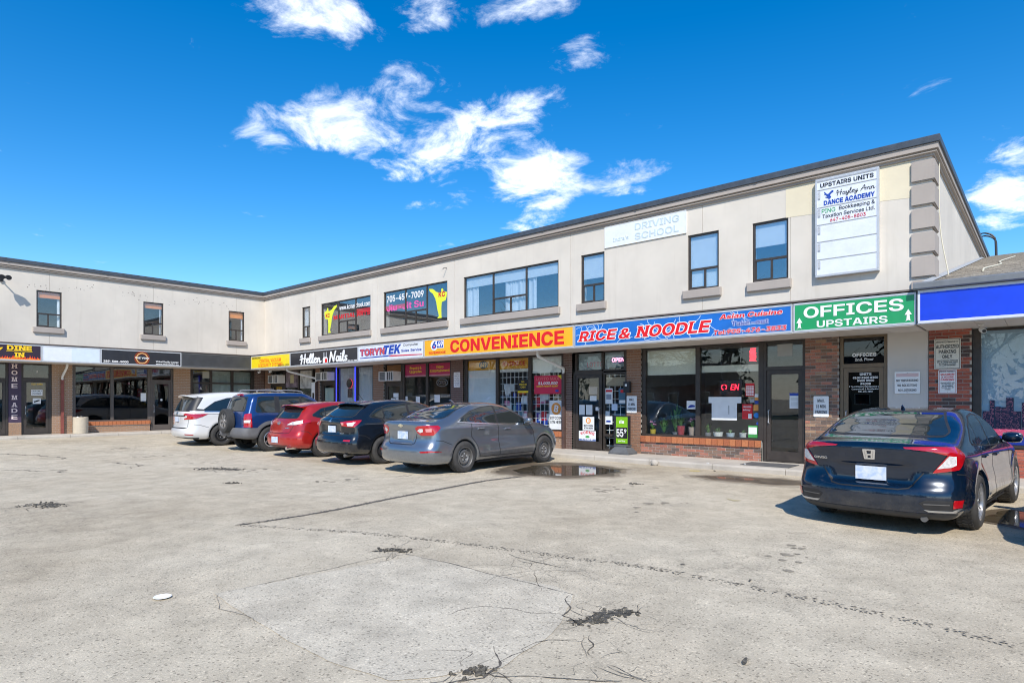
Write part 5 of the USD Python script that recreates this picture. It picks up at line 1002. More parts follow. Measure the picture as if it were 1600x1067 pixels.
for row in range(72):
    y0 = -1.38 + row * 0.206
    xx = 26.29 - (row % 2) * 0.16 + r.uniform(-0.05, 0)
    while xx < 29.6:
        w = r.uniform(0.22, 0.36); q = r.uniform(0.0, 0.012); a, b = max(xx, 26.29), xx + w - 0.008
        if b > a + 0.03:
            z0 = 3.50 + (y0 + 1.36) * sl; ya, yb = y0 - q, y0 + 0.30; za, zb = z0 + 0.022 + q * 0.4, 3.50 + (yb + 1.36) * sl + 0.004
            vv = [(a, ya, za), (b, ya, za), (b, yb, zb), (a, yb, zb), (a, ya, za - 0.016), (b, ya, za - 0.016), (b, yb, zb - 0.012), (a, yb, zb - 0.012)]
            F8 = [[0, 1, 2], [0, 2, 3], [0, 4, 5], [0, 5, 1], [1, 5, 6], [1, 6, 2], [3, 7, 4], [3, 4, 0]]
            if nt < 290 and row < 34 and a < 28.2: obj('shingle', (np.array(vv), np.array(F8)), shl, roofp); nt += 1
            else: rest.add(vv, F8)
        xx += w
obj('shingles', rest.mesh(), shl[0], roofp, kind='stuff')
obj('flashing_strip', MB().add([(26.26, -1.30, 3.55), (26.33, -1.30, 3.55), (26.33, 13.4, 6.62), (26.26, 13.4, 6.62), (26.26, -1.30, 3.60), (26.275, -1.30, 3.60), (26.275, 13.4, 6.67), (26.26, 13.4, 6.67)], BOXF).mesh(), plain('flash_grey', (0.36, 0.36, 0.35), 0.5), rb)
wr = thing('power_cable', 'pale cable trailing over the shingled roof at far right', 'cable', (27.2, 5.0, 4.8)); obj('strand', MB().tube(spline([(26.30, 0.6, 6.5), (26.31, 0.6, 5.0), (26.45, 0.6, 3.97)], 6), 0.012, 6).tube(spline([(26.95, 1.2, 4.08), (26.9, 2.6, 4.37), (27.1, 4.0, 4.66), (27.0, 6.0, 5.08), (27.2, 9.0, 5.70)], 8), 0.016, 6).mesh(), plain('cable_cream', (0.62, 0.58, 0.45), 0.6), wr)
ld = thing('roof_ladder', 'dark hooped roof access ladder at the far end of the side wall', 'ladder', (26.5, 14.6, 5.5)); R0, yl = 26.36, 14.4
for y in (yl, yl + 0.5): obj('rail', MB().tube(spline([(R0 + 0.12, y, 5.5), (R0 + 0.12, y, 7.1), (R0 + 0.05, y, 7.5), (R0 - 0.25, y, 7.66), (R0 - 0.55, y, 7.5), (R0 - 0.62, y, 7.1), (R0 - 0.62, y, 6.5)], 6), 0.03, 8).mesh(), BLACKPL, ld)
for z in np.arange(5.7, 7.1, 0.3): obj('rung', MB().tube([(R0 + 0.12, yl, z), (R0 + 0.12, yl + 0.5, z)], 0.018, 6).mesh(), BLACKPL, ld)
# ------------------------------------------------------------------ cars: smooth bodies from blended profiles
def surface_nets(F, o, h):
    """closed mesh of the zero level of a sampled field (negative inside)"""
    inside = F < 0; nx, ny, nz = F.shape
    c = np.zeros((nx - 1, ny - 1, nz - 1), int); S = np.zeros(c.shape + (3,)); N = np.zeros(c.shape)
    for dx in (0, 1):
        for dy in (0, 1):
            for dz in (0, 1): c += inside[dx:nx - 1 + dx, dy:ny - 1 + dy, dz:nz - 1 + dz]
    act = (c > 0) & (c < 8); ids = np.full(c.shape, -1); idx = np.argwhere(act); ids[act] = np.arange(len(idx))
    P = np.zeros((len(idx), 3)); K = np.zeros(len(idx))
    for ax in range(3):
        for u in (0, 1):
            for w in (0, 1):
                a = idx.copy(); oth = [q for q in range(3) if q != ax]; a[:, oth[0]] += u; a[:, oth[1]] += w; b = a.copy(); b[:, ax] += 1
                fa, fb = F[tuple(a.T)], F[tuple(b.T)]; cr = (fa < 0) != (fb < 0); t = np.where(cr, fa / np.where(cr, fa - fb, 1), 0)
                p = a.astype(float); p[:, ax] += t; P[cr] += p[cr]; K += cr
    P /= K[:, None]
    quads = []
    for ax in range(3):
        sl = [slice(1, -1)] * 3; sl[ax] = slice(0, -1)
        lo = inside[tuple(slice(1, -1) if q != ax else slice(0, -1) for q in range(3))]; hi = inside[tuple(slice(1, -1) if q != ax else slice(1, None) for q in range(3))]
        e = np.argwhere(lo != hi); flip = lo[tuple(e.T)]
        base = e + 1; base[:, ax] = e[:, ax]
        o1, o2 = [(1, 2), (2, 0), (0, 1)][ax]
        q = []
        for du, dv in ((0, 0), (1, 0), (1, 1), (0, 1)):
            k = base.copy(); k[:, o1] -= 1 - du; k[:, o2] -= 1 - dv; q.append(ids[tuple(k.T)])
        q = np.stack(q, 1); q[~flip] = q[~flip][:, ::-1]; quads.append(q)
    Q = np.vstack(quads)
    T3 = np.vstack([Q[:, [0, 1, 2]], Q[:, [0, 2, 3]]])
    return P, T3

def smax(a, b, k):
    h = np.maximum(k - np.abs(a - b), 0) / k
    return np.maximum(a, b) + h * h * k * 0.25

class Sil:
    """signed distance to a closed side profile, sampled on a fine raster"""
    def __init__(s, pts, L, H, r=0.006):
        from PIL import Image, ImageDraw
        s.r = r; s.x0, s.z0 = -0.5, -0.2; w, h = int((L + 1.0) / r), int((H + 0.6) / r)
        im = Image.new('L', (w, h)); ImageDraw.Draw(im).polygon([((x - s.x0) / r, (z - s.z0) / r) for x, z in pts], fill=1)
        a = np.asarray(im) > 0
        d = ndimage.distance_transform_edt(~a) - ndimage.distance_transform_edt(a)
        s.d = ndimage.gaussian_filter(d * r, 2.0)
    def __call__(s, x, z):
        sh = np.broadcast(x, z).shape; X = np.broadcast_to((x - s.x0) / s.r, sh); Z = np.broadcast_to((z - s.z0) / s.r, sh)
        return ndimage.map_coordinates(s.d, [Z.ravel(), X.ravel()], order=1, mode='nearest').reshape(sh)

class Car:
    def __init__(c, name, label, cat, pos, heading, sp, paint, group):
        c.sp, c.paint = sp, paint; L, Wd, H = sp['L'], sp['W'], sp['H']; h = sp.get('res', 0.026)
        c.t = thing(name, label, cat, (pos[0], pos[1], pos[2] if len(pos) > 2 else 0.0), rotz=math.radians(heading), group=group)
        c.ax = sp['axles']; c.x0 = c.ax[0]
        pts = spline(sp['side'], 6); bot = [(c_, z_) for c_, z_ in sp['bottom']]
        sil = Sil(np.vstack([pts, bot]), L, H)
        xs = np.arange(-0.12, L + 0.12, h); ys = np.arange(0.5 * h - Wd / 2 - 0.12 - h, Wd / 2 + 0.12 + h, h); ys = (np.arange(len(ys)) - (len(ys) - 1) / 2) * h; zs = np.arange(sp['bottom'][0][1] - 0.15, H + 0.12, h)
        X, Y, Z = np.meshgrid(xs, ys, zs, indexing='ij', sparse=True)
        A = np.abs(Y)
        from scipy.interpolate import PchipInterpolator as PI_
        fz = PI_(*zip(*sp['section'])); fx = PI_(*zip(*sp['plan']))
        Wx = fx(np.clip(X, 0, L)); Wz = fz(np.clip(Z, sp['section'][0][0], sp['section'][-1][0]))
        W = (Wd / 2) * Wx * Wz
        for (xa, za, xb, zb, amp, sg) in sp.get('creases', []):
            zc = za + (zb - za) * (X - xa) / (xb - xa); on = smooth01((X - xa) / 0.25) * smooth01((xb - X) / 0.25)
            W = W + amp * on * np.exp(-((Z - zc) / sg) ** 2)
        ra = sp['arch']
        for xa in c.ax:
            dist = np.hypot(X - xa, Z - sp['rw']); W = W + sp.get('flare', 0.012) * np.exp(-((dist - ra - 0.015) / 0.07) ** 2)
        t = np.minimum(A / (Wd / 2), 1.1)
        ze = Z + sp.get('crown', 0.045) * t ** 2.2 * smooth01((Z - 0.7) / 0.3)
        xe = X - sp['rear_curve'] * t ** sp.get('rear_pow', 3.0) * smooth01((L * 0.5 - X) / (L * 0.4)) + sp['front_curve'] * t ** 2.4 * smooth01((X - L * 0.5) / (L * 0.4))
        F = ndimage.gaussian_filter(smax(sil(xe, ze), A - W, sp.get('k', 0.10)), 1.3)
        for xa in c.ax:
            cyl = np.hypot(X - xa, Z - sp['rw']) - ra
            F = np.maximum(F, -np.maximum(cyl, (Wd / 2 - 0.36) - A))
        for (cx, cz, hw, hh, dep, rad) in sp.get('recess', []):
            q = np.maximum(np.maximum(A - hw, np.abs(Z - cz) - hh), X - (cx + dep)); F = smax(F, -q, rad)
        F = np.asarray(F, float) + np.zeros((len(xs), len(ys), len(zs)))
        P, T3 = surface_nets(F, None, h)
        c.G = [ndimage.gaussian_filter(q, 1.0) for q in np.gradient(F, h)]; c.o = np.array([xs[0], ys[0], zs[0]]); c.h = h
        V = np.stack([xs[0] + P[:, 0] * h, ys[0] + P[:, 1] * h, zs[0] + P[:, 2] * h], 1)
        G = np.stack(np.gradient(F, h), 0)
        for _ in range(1):
            g = np.stack([ndimage.map_coordinates(G[k], P.T, order=1) for k in range(3)], 1); f = ndimage.map_coordinates(F, P.T, order=1)
            st = np.clip(f / np.maximum((g * g).sum(1), 0.2), -h * 0.4, h * 0.4)
        N = g / np.maximum(np.linalg.norm(g, axis=1), 1e-9)[:, None]
        c.V, c.T, c.N = V, T3, N
        c.man = lambda d: manifold3d.Manifold(manifold3d.Mesh((c.V + c.N * d).astype(np.float32), c.T.astype(np.uint32)))
        c.sh = {}
        c.part('body', (V, T3), paint, normals=c.normal(V))
    def normal(c, v):
        p = ((np.asarray(v) - c.o) / c.h).T; g = np.stack([ndimage.map_coordinates(q, p, order=1, mode='nearest') for q in c.G], 1); return g / np.maximum(np.linalg.norm(g, axis=1), 1e-9)[:, None]
    def loc(c, m):
        v, f, _ = meshkit.arrays(m, False); return (np.asarray(v) - [c.x0, 0, 0], f)
    def part(c, name, mesh, material, parent=None, smooth=False, label=None, normals=None):
        return obj(name, c.loc(mesh), material, parent or c.t, smooth=smooth, local=True, label=label, normals=normals)
    def shell(c, d):
        if d not in c.sh: c.sh[d] = c.man(d) - c.man(-0.03)
        return c.sh[d]
    def panel(c, name, prism, material, d=0.004, parent=None, smooth=40):
        m = c.shell(d) ^ prism
        if m.is_empty(): print('EMPTY', name); return None
        v, f = mf(m); return c.part(name, (v, f), material, parent, normals=c.normal(v))
    def side(c, poly, sgn, y0=0.25):
        """prism over a polygon of the (x, z) side view on one side (sgn -1 = right)"""
        out = []
        for g in getattr(poly, 'geoms', [poly]):
            m = manifold3d.CrossSection([np.array(q.coords)[:-1] for q in [Polygon(g.exterior)] for q in [g.exterior] + list(g.interiors)], manifold3d.FillRule.EvenOdd).extrude(2.0 - y0)
            m = m.rotate((90, 0, 0)); out.append(m.translate((0, 2.0, 0)) if sgn > 0 else m.translate((0, -y0, 0)))
        r = out[0]
        for q in out[1:]: r = r + q
        return r
    def rear(c, poly, x0, x1):
        """prism over a polygon of the (y, z) end view between x0 and x1"""
        out = None
        for g in getattr(poly, 'geoms', [poly]):
            m = manifold3d.CrossSection([np.array(q.coords)[:-1] for q in [g.exterior] + list(g.interiors)], manifold3d.FillRule.EvenOdd).extrude(x1 - x0)
            v, f = mf(m); v = np.stack([v[:, 2] + x0, v[:, 0], v[:, 1]], 1)
            m = manifold3d.Manifold(manifold3d.Mesh(v.astype(np.float32), f.astype(np.uint32))); out = m if out is None else out + m
        return out
    def mir(c, pts): return Polygon([(-y, z) for y, z in pts])
    def surf_x(c, y, z, hi=1.2):
        """x of the rear surface at (y, z)"""
        d = np.abs(c.V[:, 1] - y) + np.abs(c.V[:, 2] - z); k = np.argsort(d)[:40]; return float(c.V[k][c.V[k][:, 0] < hi][:, 0].min())

def carpaint(name, base, metal=0.35, rough=0.28, dirt=0.25):
    n = {'p': ('principled_bsdf', dict(metallic=metal, roughness=rough, coat_weight=1.0, coat_roughness=0.03, coat_ior=1.5)), 'g': ('geometry', {}),
         'sp': ('separate_xyz', {}), 'h': ('map_range', dict(from_min=0.55, from_max=0.2, to_min=0.0, to_max=1.0, clamp=True)), 'no': ('noise_texture', dict(scale=5.0, detail=6.0, roughness=0.7)),
         'nr': ('map_range', dict(from_min=0.42, from_max=0.72, to_min=0.0, to_max=dirt * 1.8, clamp=True)), 'ml': ('math', dict(math_type='multiply')),
         'mx': ('mix', dict(mix_type='mix', color1=base, color2=(0.20, 0.18, 0.155))), 'ro': ('math', dict(math_type='multiply_add', value2=0.6, value3=rough)), 'cw': ('math', dict(math_type='multiply_add', value2=-1.2, value3=1.0, use_clamp=True))}
    l = [('g.position', 'sp.vector'), ('sp.z', 'h.value'), ('g.position', 'no.vector'), ('no.fac', 'nr.value'), ('h.result', 'ml.value1'), ('nr.result', 'ml.value2'), ('ml.value', 'mx.fac'), ('mx.color', 'p.base_color'), ('ml.value', 'ro.value1'), ('ro.value', 'p.roughness'), ('ml.value', 'cw.value1'), ('cw.value', 'p.coat_weight')]
    LOOK[name] = usdkit.material(stage, '/World/Looks/' + name, n, l, surface='p.BSDF'); return LOOK[name]
AGLASS = mat('auto_glass', (0.012, 0.018, 0.020), 0.03, var=0.1, spec=0.9); TYRE = mat('tyre_rubber', (0.035, 0.034, 0.033), 0.85, var=0.25, scale=14, dirt=0.4)
LENS_R = mat('lens_red', (0.40, 0.004, 0.008), 0.08, var=0.15, scale=20, coat=1.0, spec=0.8); LENS_C = mat('lens_clear', (0.62, 0.60, 0.58), 0.12, var=0.25, scale=40, coat=1.0); CHROME = mat('chrome', (0.80, 0.80, 0.81), 0.22, 1.0, var=0.05)
RIM = mat('rim_silver', (0.58, 0.58, 0.58), 0.3, 0.85, var=0.1, dirt=0.25); RIM_D = mat('rim_black_steel', (0.03, 0.03, 0.032), 0.45, 0.3, var=0.2); RIM_G = mat('rim_grey_steel', (0.16, 0.155, 0.15), 0.5, 0.5, var=0.2)
TRIMB = mat('trim_black', (0.02, 0.02, 0.021), 0.55, var=0.2, dirt=0.2); TRIMG = mat('cladding_grey', (0.13, 0.13, 0.135), 0.65, var=0.12, dirt=0.2); SEAM = plain('seam_dark', (0.008, 0.008, 0.009), 0.7)
_n = {'g': ('geometry', {}), 'no': ('noise_texture', dict(scale=17.0, detail=2.0)), 'r': ('rgb_ramp', dict(ramp=[(0.36, (0.42, 0.52, 0.70)), (0.50, (0.56, 0.63, 0.74)), (0.62, (0.66, 0.69, 0.73))])), 'p': ('principled_bsdf', dict(roughness=0.4))}
PLATE_M = usdkit.material(stage, '/World/Looks/plate_white', _n, [('g.position', 'no.vector'), ('no.fac', 'r.fac'), ('r.color', 'p.base_color')], surface='p.BSDF')
HEADL = mat('lens_head', (0.5, 0.52, 0.54), 0.1, var=0.2, coat=1.0)

def wheel(c, x, sgn, style, r, w=0.20, rr=None, ywheel=None, front=False):
    rr = rr or r * 0.66; y = sgn * (ywheel or (c.sp['W'] / 2 - 0.015)); yo = y; yi = y - sgn * w
    cz = r; s = MB()
    prof = [(rr, 0.0), (rr + 0.012, -0.012), (rr + (r - rr) * 0.5, -0.016), (r - 0.035, -0.010), (r - 0.012, 0.012), (r, 0.035), (r, w - 0.035), (r - 0.012, w - 0.012), (r - 0.05, w), (rr, w - 0.01)]
    def rev(pr, n=48):
        m = MB(); m.rev([(a, 0.0 + b) for a, b in pr], (0, 0, 0), 'z', n); v, f = m.mesh(); v = np.stack([v[:, 0], -v[:, 2] * sgn, v[:, 1]], 1)
        return v + [x, yo, cz], (f if sgn < 0 else f[:, ::-1])
    t = c.part('wheel', rev(prof), TYRE, smooth=35)
    tread = MB()
    for k in range(40):
        for q, (a, b) in enumerate(((0.03, w / 3), (w / 3 + 0.01, 2 * w / 3 - 0.005), (2 * w / 3 + 0.005, w - 0.03))):
            th = 2 * PI * (k + q * 0.33) / 40; dt = 2 * PI / 40 * 0.36; vv = []
            for yy, sk in ((a, 0.0), (b, 0.35 * (1 if q != 1 else -1))):
                for dd in (-dt, dt):
                    for rad in (r - 0.004, r + 0.006): vv.append((x + rad * math.cos(th + dd + sk * dt), yo - sgn * yy, cz + rad * math.sin(th + dd + sk * dt)))
            tread.add(vv, [[1, 3, 7], [1, 7, 5], [0, 1, 5], [0, 5, 4], [2, 7, 3], [2, 6, 7], [0, 2, 3], [0, 3, 1], [4, 5, 7], [4, 7, 6]])
    c.part('tread', tread.mesh(), TYRE, t)
    lip = [(rr + 0.004, 0.0), (rr - 0.006, -0.006), (rr - 0.018, 0.004), (rr - 0.022, 0.06), (rr - 0.03, w * 0.9), (0.0, w * 0.9)]
    if style == 'steel' or style == 'steel_grey':
        M_ = RIM_D if style == 'steel' else RIM_G
        d = rev([(rr + 0.004, 0.0), (rr - 0.006, -0.006), (rr - 0.016, 0.004), (rr - 0.02, 0.05), (rr * 0.78, 0.058), (rr * 0.70, 0.03), (rr * 0.55, 0.022), (rr * 0.42, 0.045), (rr * 0.26, 0.05), (rr * 0.24, 0.03), (rr * 0.14, 0.022), (0.0, 0.022)], 40)
        c.part('rim', d, M_, t, smooth=30)
        m = MB()
        for k in range(14):
            th = 2 * PI * k / 14; a = Point(0, 0).buffer(rr * 0.062, quad_segs=3); a = affinity.translate(affinity.scale(a, 1.0, 0.85), rr * 0.745 * math.cos(th), rr * 0.745 * math.sin(th))
            mm = trimesh.creation.extrude_polygon(a, 0.004); v = np.array(mm.vertices); m.add(np.stack([v[:, 0] + x, yo - sgn * (0.040 - v[:, 2]), v[:, 1] + cz], 1), np.array(mm.faces))
        c.part('vent_hole', m.mesh(), SEAM, t)
        m = MB()
        for k in range(5):
            th = 2 * PI * k / 5 + 0.3; mm = trimesh.creation.cylinder(0.011, 0.02, sections=8); v = np.array(mm.vertices); m.add(np.stack([v[:, 0] + x + rr * 0.32 * math.cos(th), yo - sgn * (0.03 + v[:, 2]), v[:, 1] + cz + rr * 0.32 * math.sin(th)], 1), np.array(mm.faces))
        c.part('wheel_nut', m.mesh(), ALU, t)
    else:
        c.part('rim', rev(lip, 40), TRIMB if style == 'alloy10' else RIM_D, t, smooth=30)
        ring = rev([(rr + 0.006, -0.003), (rr - 0.004, -0.008), (rr - 0.022, 0.0), (rr - 0.024, 0.03), (rr - 0.018, 0.03), (rr + 0.004, 0.01)], 40); c.part('rim_edge', ring, RIM, t, smooth=30)
        n = {'alloy5': 5, 'alloy6': 6, 'alloy10': 5, 'alloy7': 7}[style]; m = MB()
        def spoke(th, wi, wo, skew=0.0):
            a = np.array([[rr * 0.16, -wi], [rr * 0.16, wi], [rr * 0.6, wo * 0.8], [rr - 0.012, wo], [rr - 0.012, -wo], [rr * 0.6, -wo * 0.8]]); vv = []
            for dep in (0.0, 0.03):
                for p in a:
                    tt = th + skew * p[0] / rr; yy = 0.016 + 0.018 * (1 - p[0] / rr) + dep
                    vv.append((x + p[0] * math.cos(tt) - p[1] * math.sin(tt), yo - sgn * yy, cz + p[0] * math.sin(tt) + p[1] * math.cos(tt)))
            ff = [[0, 1, 2], [0, 2, 5], [5, 2, 3], [5, 3, 4]]; ff += [[i, (i + 1) % 6, 6 + (i + 1) % 6] for i in range(6)] + [[i, 6 + (i + 1) % 6, 6 + i] for i in range(6)]
            m.add(vv, ff)
        for k in range(n):
            th = 2 * PI * k / n + 0.5
            if style == 'alloy10':
                spoke(th - 0.17, 0.010, 0.024, -0.05); spoke(th + 0.17, 0.010, 0.024, 0.22)
            else: spoke(th, 0.02, 0.03 if n > 5 else 0.042)
        c.part('spokes', m.mesh(), RIM, t)
        c.part('hub_cap', rev([(0.0, 0.012), (rr * 0.17, 0.016), (rr * 0.2, 0.03), (rr * 0.2, 0.06)], 20), RIM, t, smooth=30)
    return t

def car_common(c, dlo, splits, rearwin, rw_x, ws=None, wheels=('steel', 0.32), glassm=None, seams=(), handles=(), mirror=None, plate=None, under=0.22):
    sp = c.sp; gm = glassm or AGLASS; L, Wd = sp['L'], sp['W']
    for sgn in (-1, 1):
        d = Polygon(spline(dlo + [dlo[0]], 5)) if False else Polygon(dlo).buffer(-0.02).buffer(0.02)
        c.panel('window_trim', c.side(d.buffer(0.018), sgn), TRIMB, 0.0025)
        for a, b in splits: c.panel('side_window', c.side(d.intersection(sbox(a, 0, b, 3)), sgn), gm, 0.0045)
        for s_ in seams: c.panel('door_seam', c.side(LineString(s_).buffer(0.0075), sgn, 0.45), SEAM, 0.0012)
        for hx, hz in handles:
            y = float(np.abs(c.V[np.argsort(np.hypot(c.V[:, 0] - hx, c.V[:, 2] - hz))[:12], 1]).max())
            m = MB().cbox(hx - 0.1, hx + 0.1, 0.0, 0.035, hz - 0.016, hz + 0.016, 0.012); v, f = m.mesh(); v[:, 1] = (v[:, 1] + y - 0.006) * sgn; c.part('door_handle', (v, f), sp.get('handle_m', c.paint))
        if mirror:
            mx, mz = mirror; ic = trimesh.creation.icosphere(2, 1.0); v = np.array(ic.vertices); v = np.sign(v) * np.abs(v) ** 0.75
            v = v * [0.075, 0.115, 0.075]; v[:, 0] -= np.maximum(0, -v[:, 0] - 0.02) * 0.6; y = float(fy(c, mx, mz)); pos = np.array([mx, sgn * (y + 0.13), mz + 0.03])
            mr = c.part('mirror', (v + pos, ic.faces), c.paint, smooth=50)
            c.part('mirror_arm', MB().tube([(mx + 0.02, sgn * (y - 0.03), mz - 0.03), (mx, sgn * (y + 0.08), mz)], 0.025, 8).mesh(), TRIMB, mr)
            q = sbox(-0.09, -0.052, 0.09, 0.052).buffer(0.012); mm = trimesh.creation.extrude_polygon(q, 0.004); vv = np.array(mm.vertices); c.part('mirror_glass', (np.stack([vv[:, 2] - 0.046, vv[:, 0], vv[:, 1]], 1) + pos, np.array(mm.faces)), CHROME, mr)
    rp = Polygon([(-y, z) for y, z in rearwin] + [(y, z) for y, z in rearwin[::-1]]).buffer(-0.03).buffer(0.03)
    c.panel('rear_window_seal', c.rear(rp.buffer(0.02), *rw_x), TRIMB, 0.0025); c.panel('rear_window', c.rear(rp, *rw_x), gm, 0.0045)
    if ws: c.panel('windscreen', c.rear(Polygon([(-y, z) for y, z in ws[0]] + [(y, z) for y, z in ws[0][::-1]]).buffer(-0.03).buffer(0.03), *ws[1]), gm, 0.0045)
    for sgn in (-1, 1):
        if under < 0.4: c.panel('bumper_seam', c.side(LineString([(0.30, 0.70), (0.45, 0.685), (c.ax[0] - sp['arch'] - 0.01, 0.60)]).buffer(0.006), sgn, 0.5), SEAM, 0.0012)
    st, r = wheels[0], sp['rw']
    for i, xa in enumerate(c.ax):
        for sgn in (-1, 1):
            wheel(c, xa, sgn, st, r, rr=sp.get('rr'), w=sp.get('tw', 0.205), ywheel=sp.get('ywheel'))
            a = np.linspace(-0.25, PI + 0.25, 24); ra = sp['arch'] + 0.004; m = MB(); v, f = [], []
            for t in a:
                for y in (Wd / 2 - 0.045, Wd / 2 - 0.35): v.append((xa + ra * math.cos(t), sgn * y, r + ra * math.sin(t)))
            for k in range(len(a) - 1): q = 2 * k; f += [[q, q + 2, q + 3], [q, q + 3, q + 1]]
            n = len(v); v.append((xa, sgn * (Wd / 2 - 0.35), r)); 
            for k in range(len(a) - 1): f.append([n, 2 * k + 1, 2 * k + 3])
            c.part('wheel_well', (np.array(v), np.array(f)), SEAM)
    c.part('underbody', MB().box(c.ax[0] - 0.55, c.ax[1] + 0.5, -Wd / 2 + 0.40, Wd / 2 - 0.40, under - 0.06, under + 0.1).box(c.ax[0] + 0.42, c.ax[1] - 0.42, -Wd / 2 + 0.09, Wd / 2 - 0.09, under - 0.04, under + 0.05).mesh(), SEAM)
    c.part('axle', MB().tube([(c.ax[0], -Wd / 2 + 0.2, r - 0.02), (c.ax[0], Wd / 2 - 0.2, r - 0.02)], 0.045, 8).mesh(), SEAM)
    if plate:
        pz, pw, ph, lean = plate; x = c.surf_x(0, pz) ; m = MB().box(-0.012, 0.0, -pw / 2, pw / 2, -ph / 2, ph / 2); v, f = m.mesh(); v[:, 0] += -v[:, 2] * lean * -1; v = v + [x - 0.008, 0, pz]
        p = c.part('licence_plate', (v, f), PLATE_M)
def fy(c, x, z):
    k = np.argsort(np.hypot(c.V[:, 0] - x, c.V[:, 2] - z))[:12]; return np.abs(c.V[k, 1]).max()
def emblem(c, shape, z, y=0.0, material=None, name='emblem', d=0.006, sc=1.0):
    """a flat badge laid on the rear surface: shape in (right, up) metres around (y, z)"""
    s = affinity.translate(affinity.scale(shape, -sc, sc, origin=(0, 0)), y, z); return c.panel(name, c.rear(s, -0.3, 0.6), material or CHROME, d)
def lightset(c, rearp, sidex, m, d=0.008, name='tail_light', sidep=None):
    """same light on both sides. rearp: (y, z) polygon of the right light in the end view; sidex: how far it wraps forward"""
    for sgn in (-1, 1):
        p = c.rear(Polygon([(sgn * y, z) for y, z in rearp]), -0.3, sidex)
        if sidep: p = p ^ (manifold3d.CrossSection([np.array(sidep)]).extrude(4.0).rotate((90, 0, 0)).translate((0, 2.0, 0)))
        c.panel(name, p, m, d)
CG = 'cars parked facing the shops'
SEC = lambda zb, zr, wr: [(0.15, 0.90), (0.25, 0.95), (0.40, 1.0), (0.55, 0.995), (0.75, 0.968), (zb, 0.925), (zb + 0.12, 0.875), ((zb + zr) / 2 + 0.05, 0.80), (zr, wr), (zr + 0.2, wr - 0.08)]

# --- dark blue saloon, nearest
P_NAVY = carpaint('paint_navy', (0.003, 0.011, 0.026), 0.3, 0.18, 0.24)
sp = dict(L=4.63, W=1.80, H=1.42, res=0.021, axles=(1.06, 3.76), rw=0.325, arch=0.365, rear_curve=0.26, front_curve=0.42, k=0.11, flare=0.018, crown=0.05,
          side=[(0.16, 0.19), (0.05, 0.25), (0.0, 0.40), (0.01, 0.52), (0.06, 0.58), (0.10, 0.70), (0.09, 0.85), (0.06, 0.95), (0.06, 1.005), (0.12, 1.03), (0.38, 1.075), (0.70, 1.17), (1.05, 1.29), (1.40, 1.375), (1.75, 1.41), (2.1, 1.415), (2.5, 1.375), (2.9, 1.24), (3.25, 1.07), (3.45, 1.01), (3.9, 0.95), (4.3, 0.85), (4.5, 0.72), (4.62, 0.52), (4.60, 0.3), (4.48, 0.2)],
          bottom=[(4.4, 0.19), (2.4, 0.185), (0.2, 0.185)], section=SEC(0.93, 1.42, 0.66), plan=[(0.0, 0.90), (0.25, 0.95), (0.7, 0.985), (1.1, 1.0), (2.4, 0.985), (3.6, 0.995), (4.1, 0.96), (4.4, 0.90), (4.63, 0.82)],
          creases=[(0.2, 0.90, 4.2, 0.80, 0.024, 0.035), (0.9, 0.70, 3.6, 0.62, -0.014, 0.07), (1.4, 0.36, 3.4, 0.34, 0.020, 0.05)], recess=[(0.085, 0.665, 0.43, 0.105, 0.055, 0.05)])
c = Car('parked_car', 'dark navy saloon parked nearest the camera, before the offices door', 'car', (26.45, -5.10), 85.0, sp, P_NAVY, CG); civ = c
dlo = [(0.98, 1.00), (1.28, 1.20), (1.62, 1.295), (2.0, 1.325), (2.35, 1.30), (2.75, 1.15), (3.12, 0.955), (3.1, 0.92), (2.0, 0.945)]
car_common(c, dlo, [(0.9, 1.40), (1.43, 2.06), (2.13, 3.2)], [(0.66, 1.105), (0.47, 1.355)], (0.2, 1.7), ([(0.68, 1.04), (0.52, 1.35)], (2.4, 3.5)), ('alloy10', 0.325),
           seams=[[(1.32, 0.98), (1.28, 0.75), (1.42, 0.55), (1.5, 0.30), (3.35, 0.28)], [(2.09, 0.95), (2.05, 0.6), (2.1, 0.30)], [(3.12, 0.95), (3.3, 0.75), (3.32, 0.5), (3.3, 0.3)]], handles=[(1.52, 0.83), (2.30, 0.81)], mirror=(2.98, 0.97), plate=(0.665, 0.32, 0.155, 0.0))
lightset(c, [(0.34, 0.985), (0.62, 1.0), (0.95, 0.985), (0.95, 0.80), (0.86, 0.755), (0.60, 0.705), (0.655, 0.79), (0.735, 0.905), (0.60, 0.945), (0.36, 0.968)], 0.48, LENS_R, 0.010, sidep=[(-0.3, 0.6), (0.30, 0.74), (0.50, 0.90), (0.3, 1.1), (-0.3, 1.1)])
lightset(c, [(0.64, 0.755), (0.69, 0.82), (0.745, 0.90), (0.80, 0.895), (0.80, 0.80), (0.76, 0.775)], 0.4, LENS_C, 0.012, 'reverse_light')
c.panel('boot_seam', c.rear(LineString([(-0.52, 0.70), (-0.40, 0.535), (-0.30, 0.515), (0.30, 0.515), (0.40, 0.535), (0.52, 0.70)]).buffer(0.007), -0.3, 0.5), SEAM, 0.0015)
c.panel('lower_bumper', c.rear(sbox(-0.88, 0.1, 0.88, 0.265), -0.3, 0.30), TRIMB, 0.004)
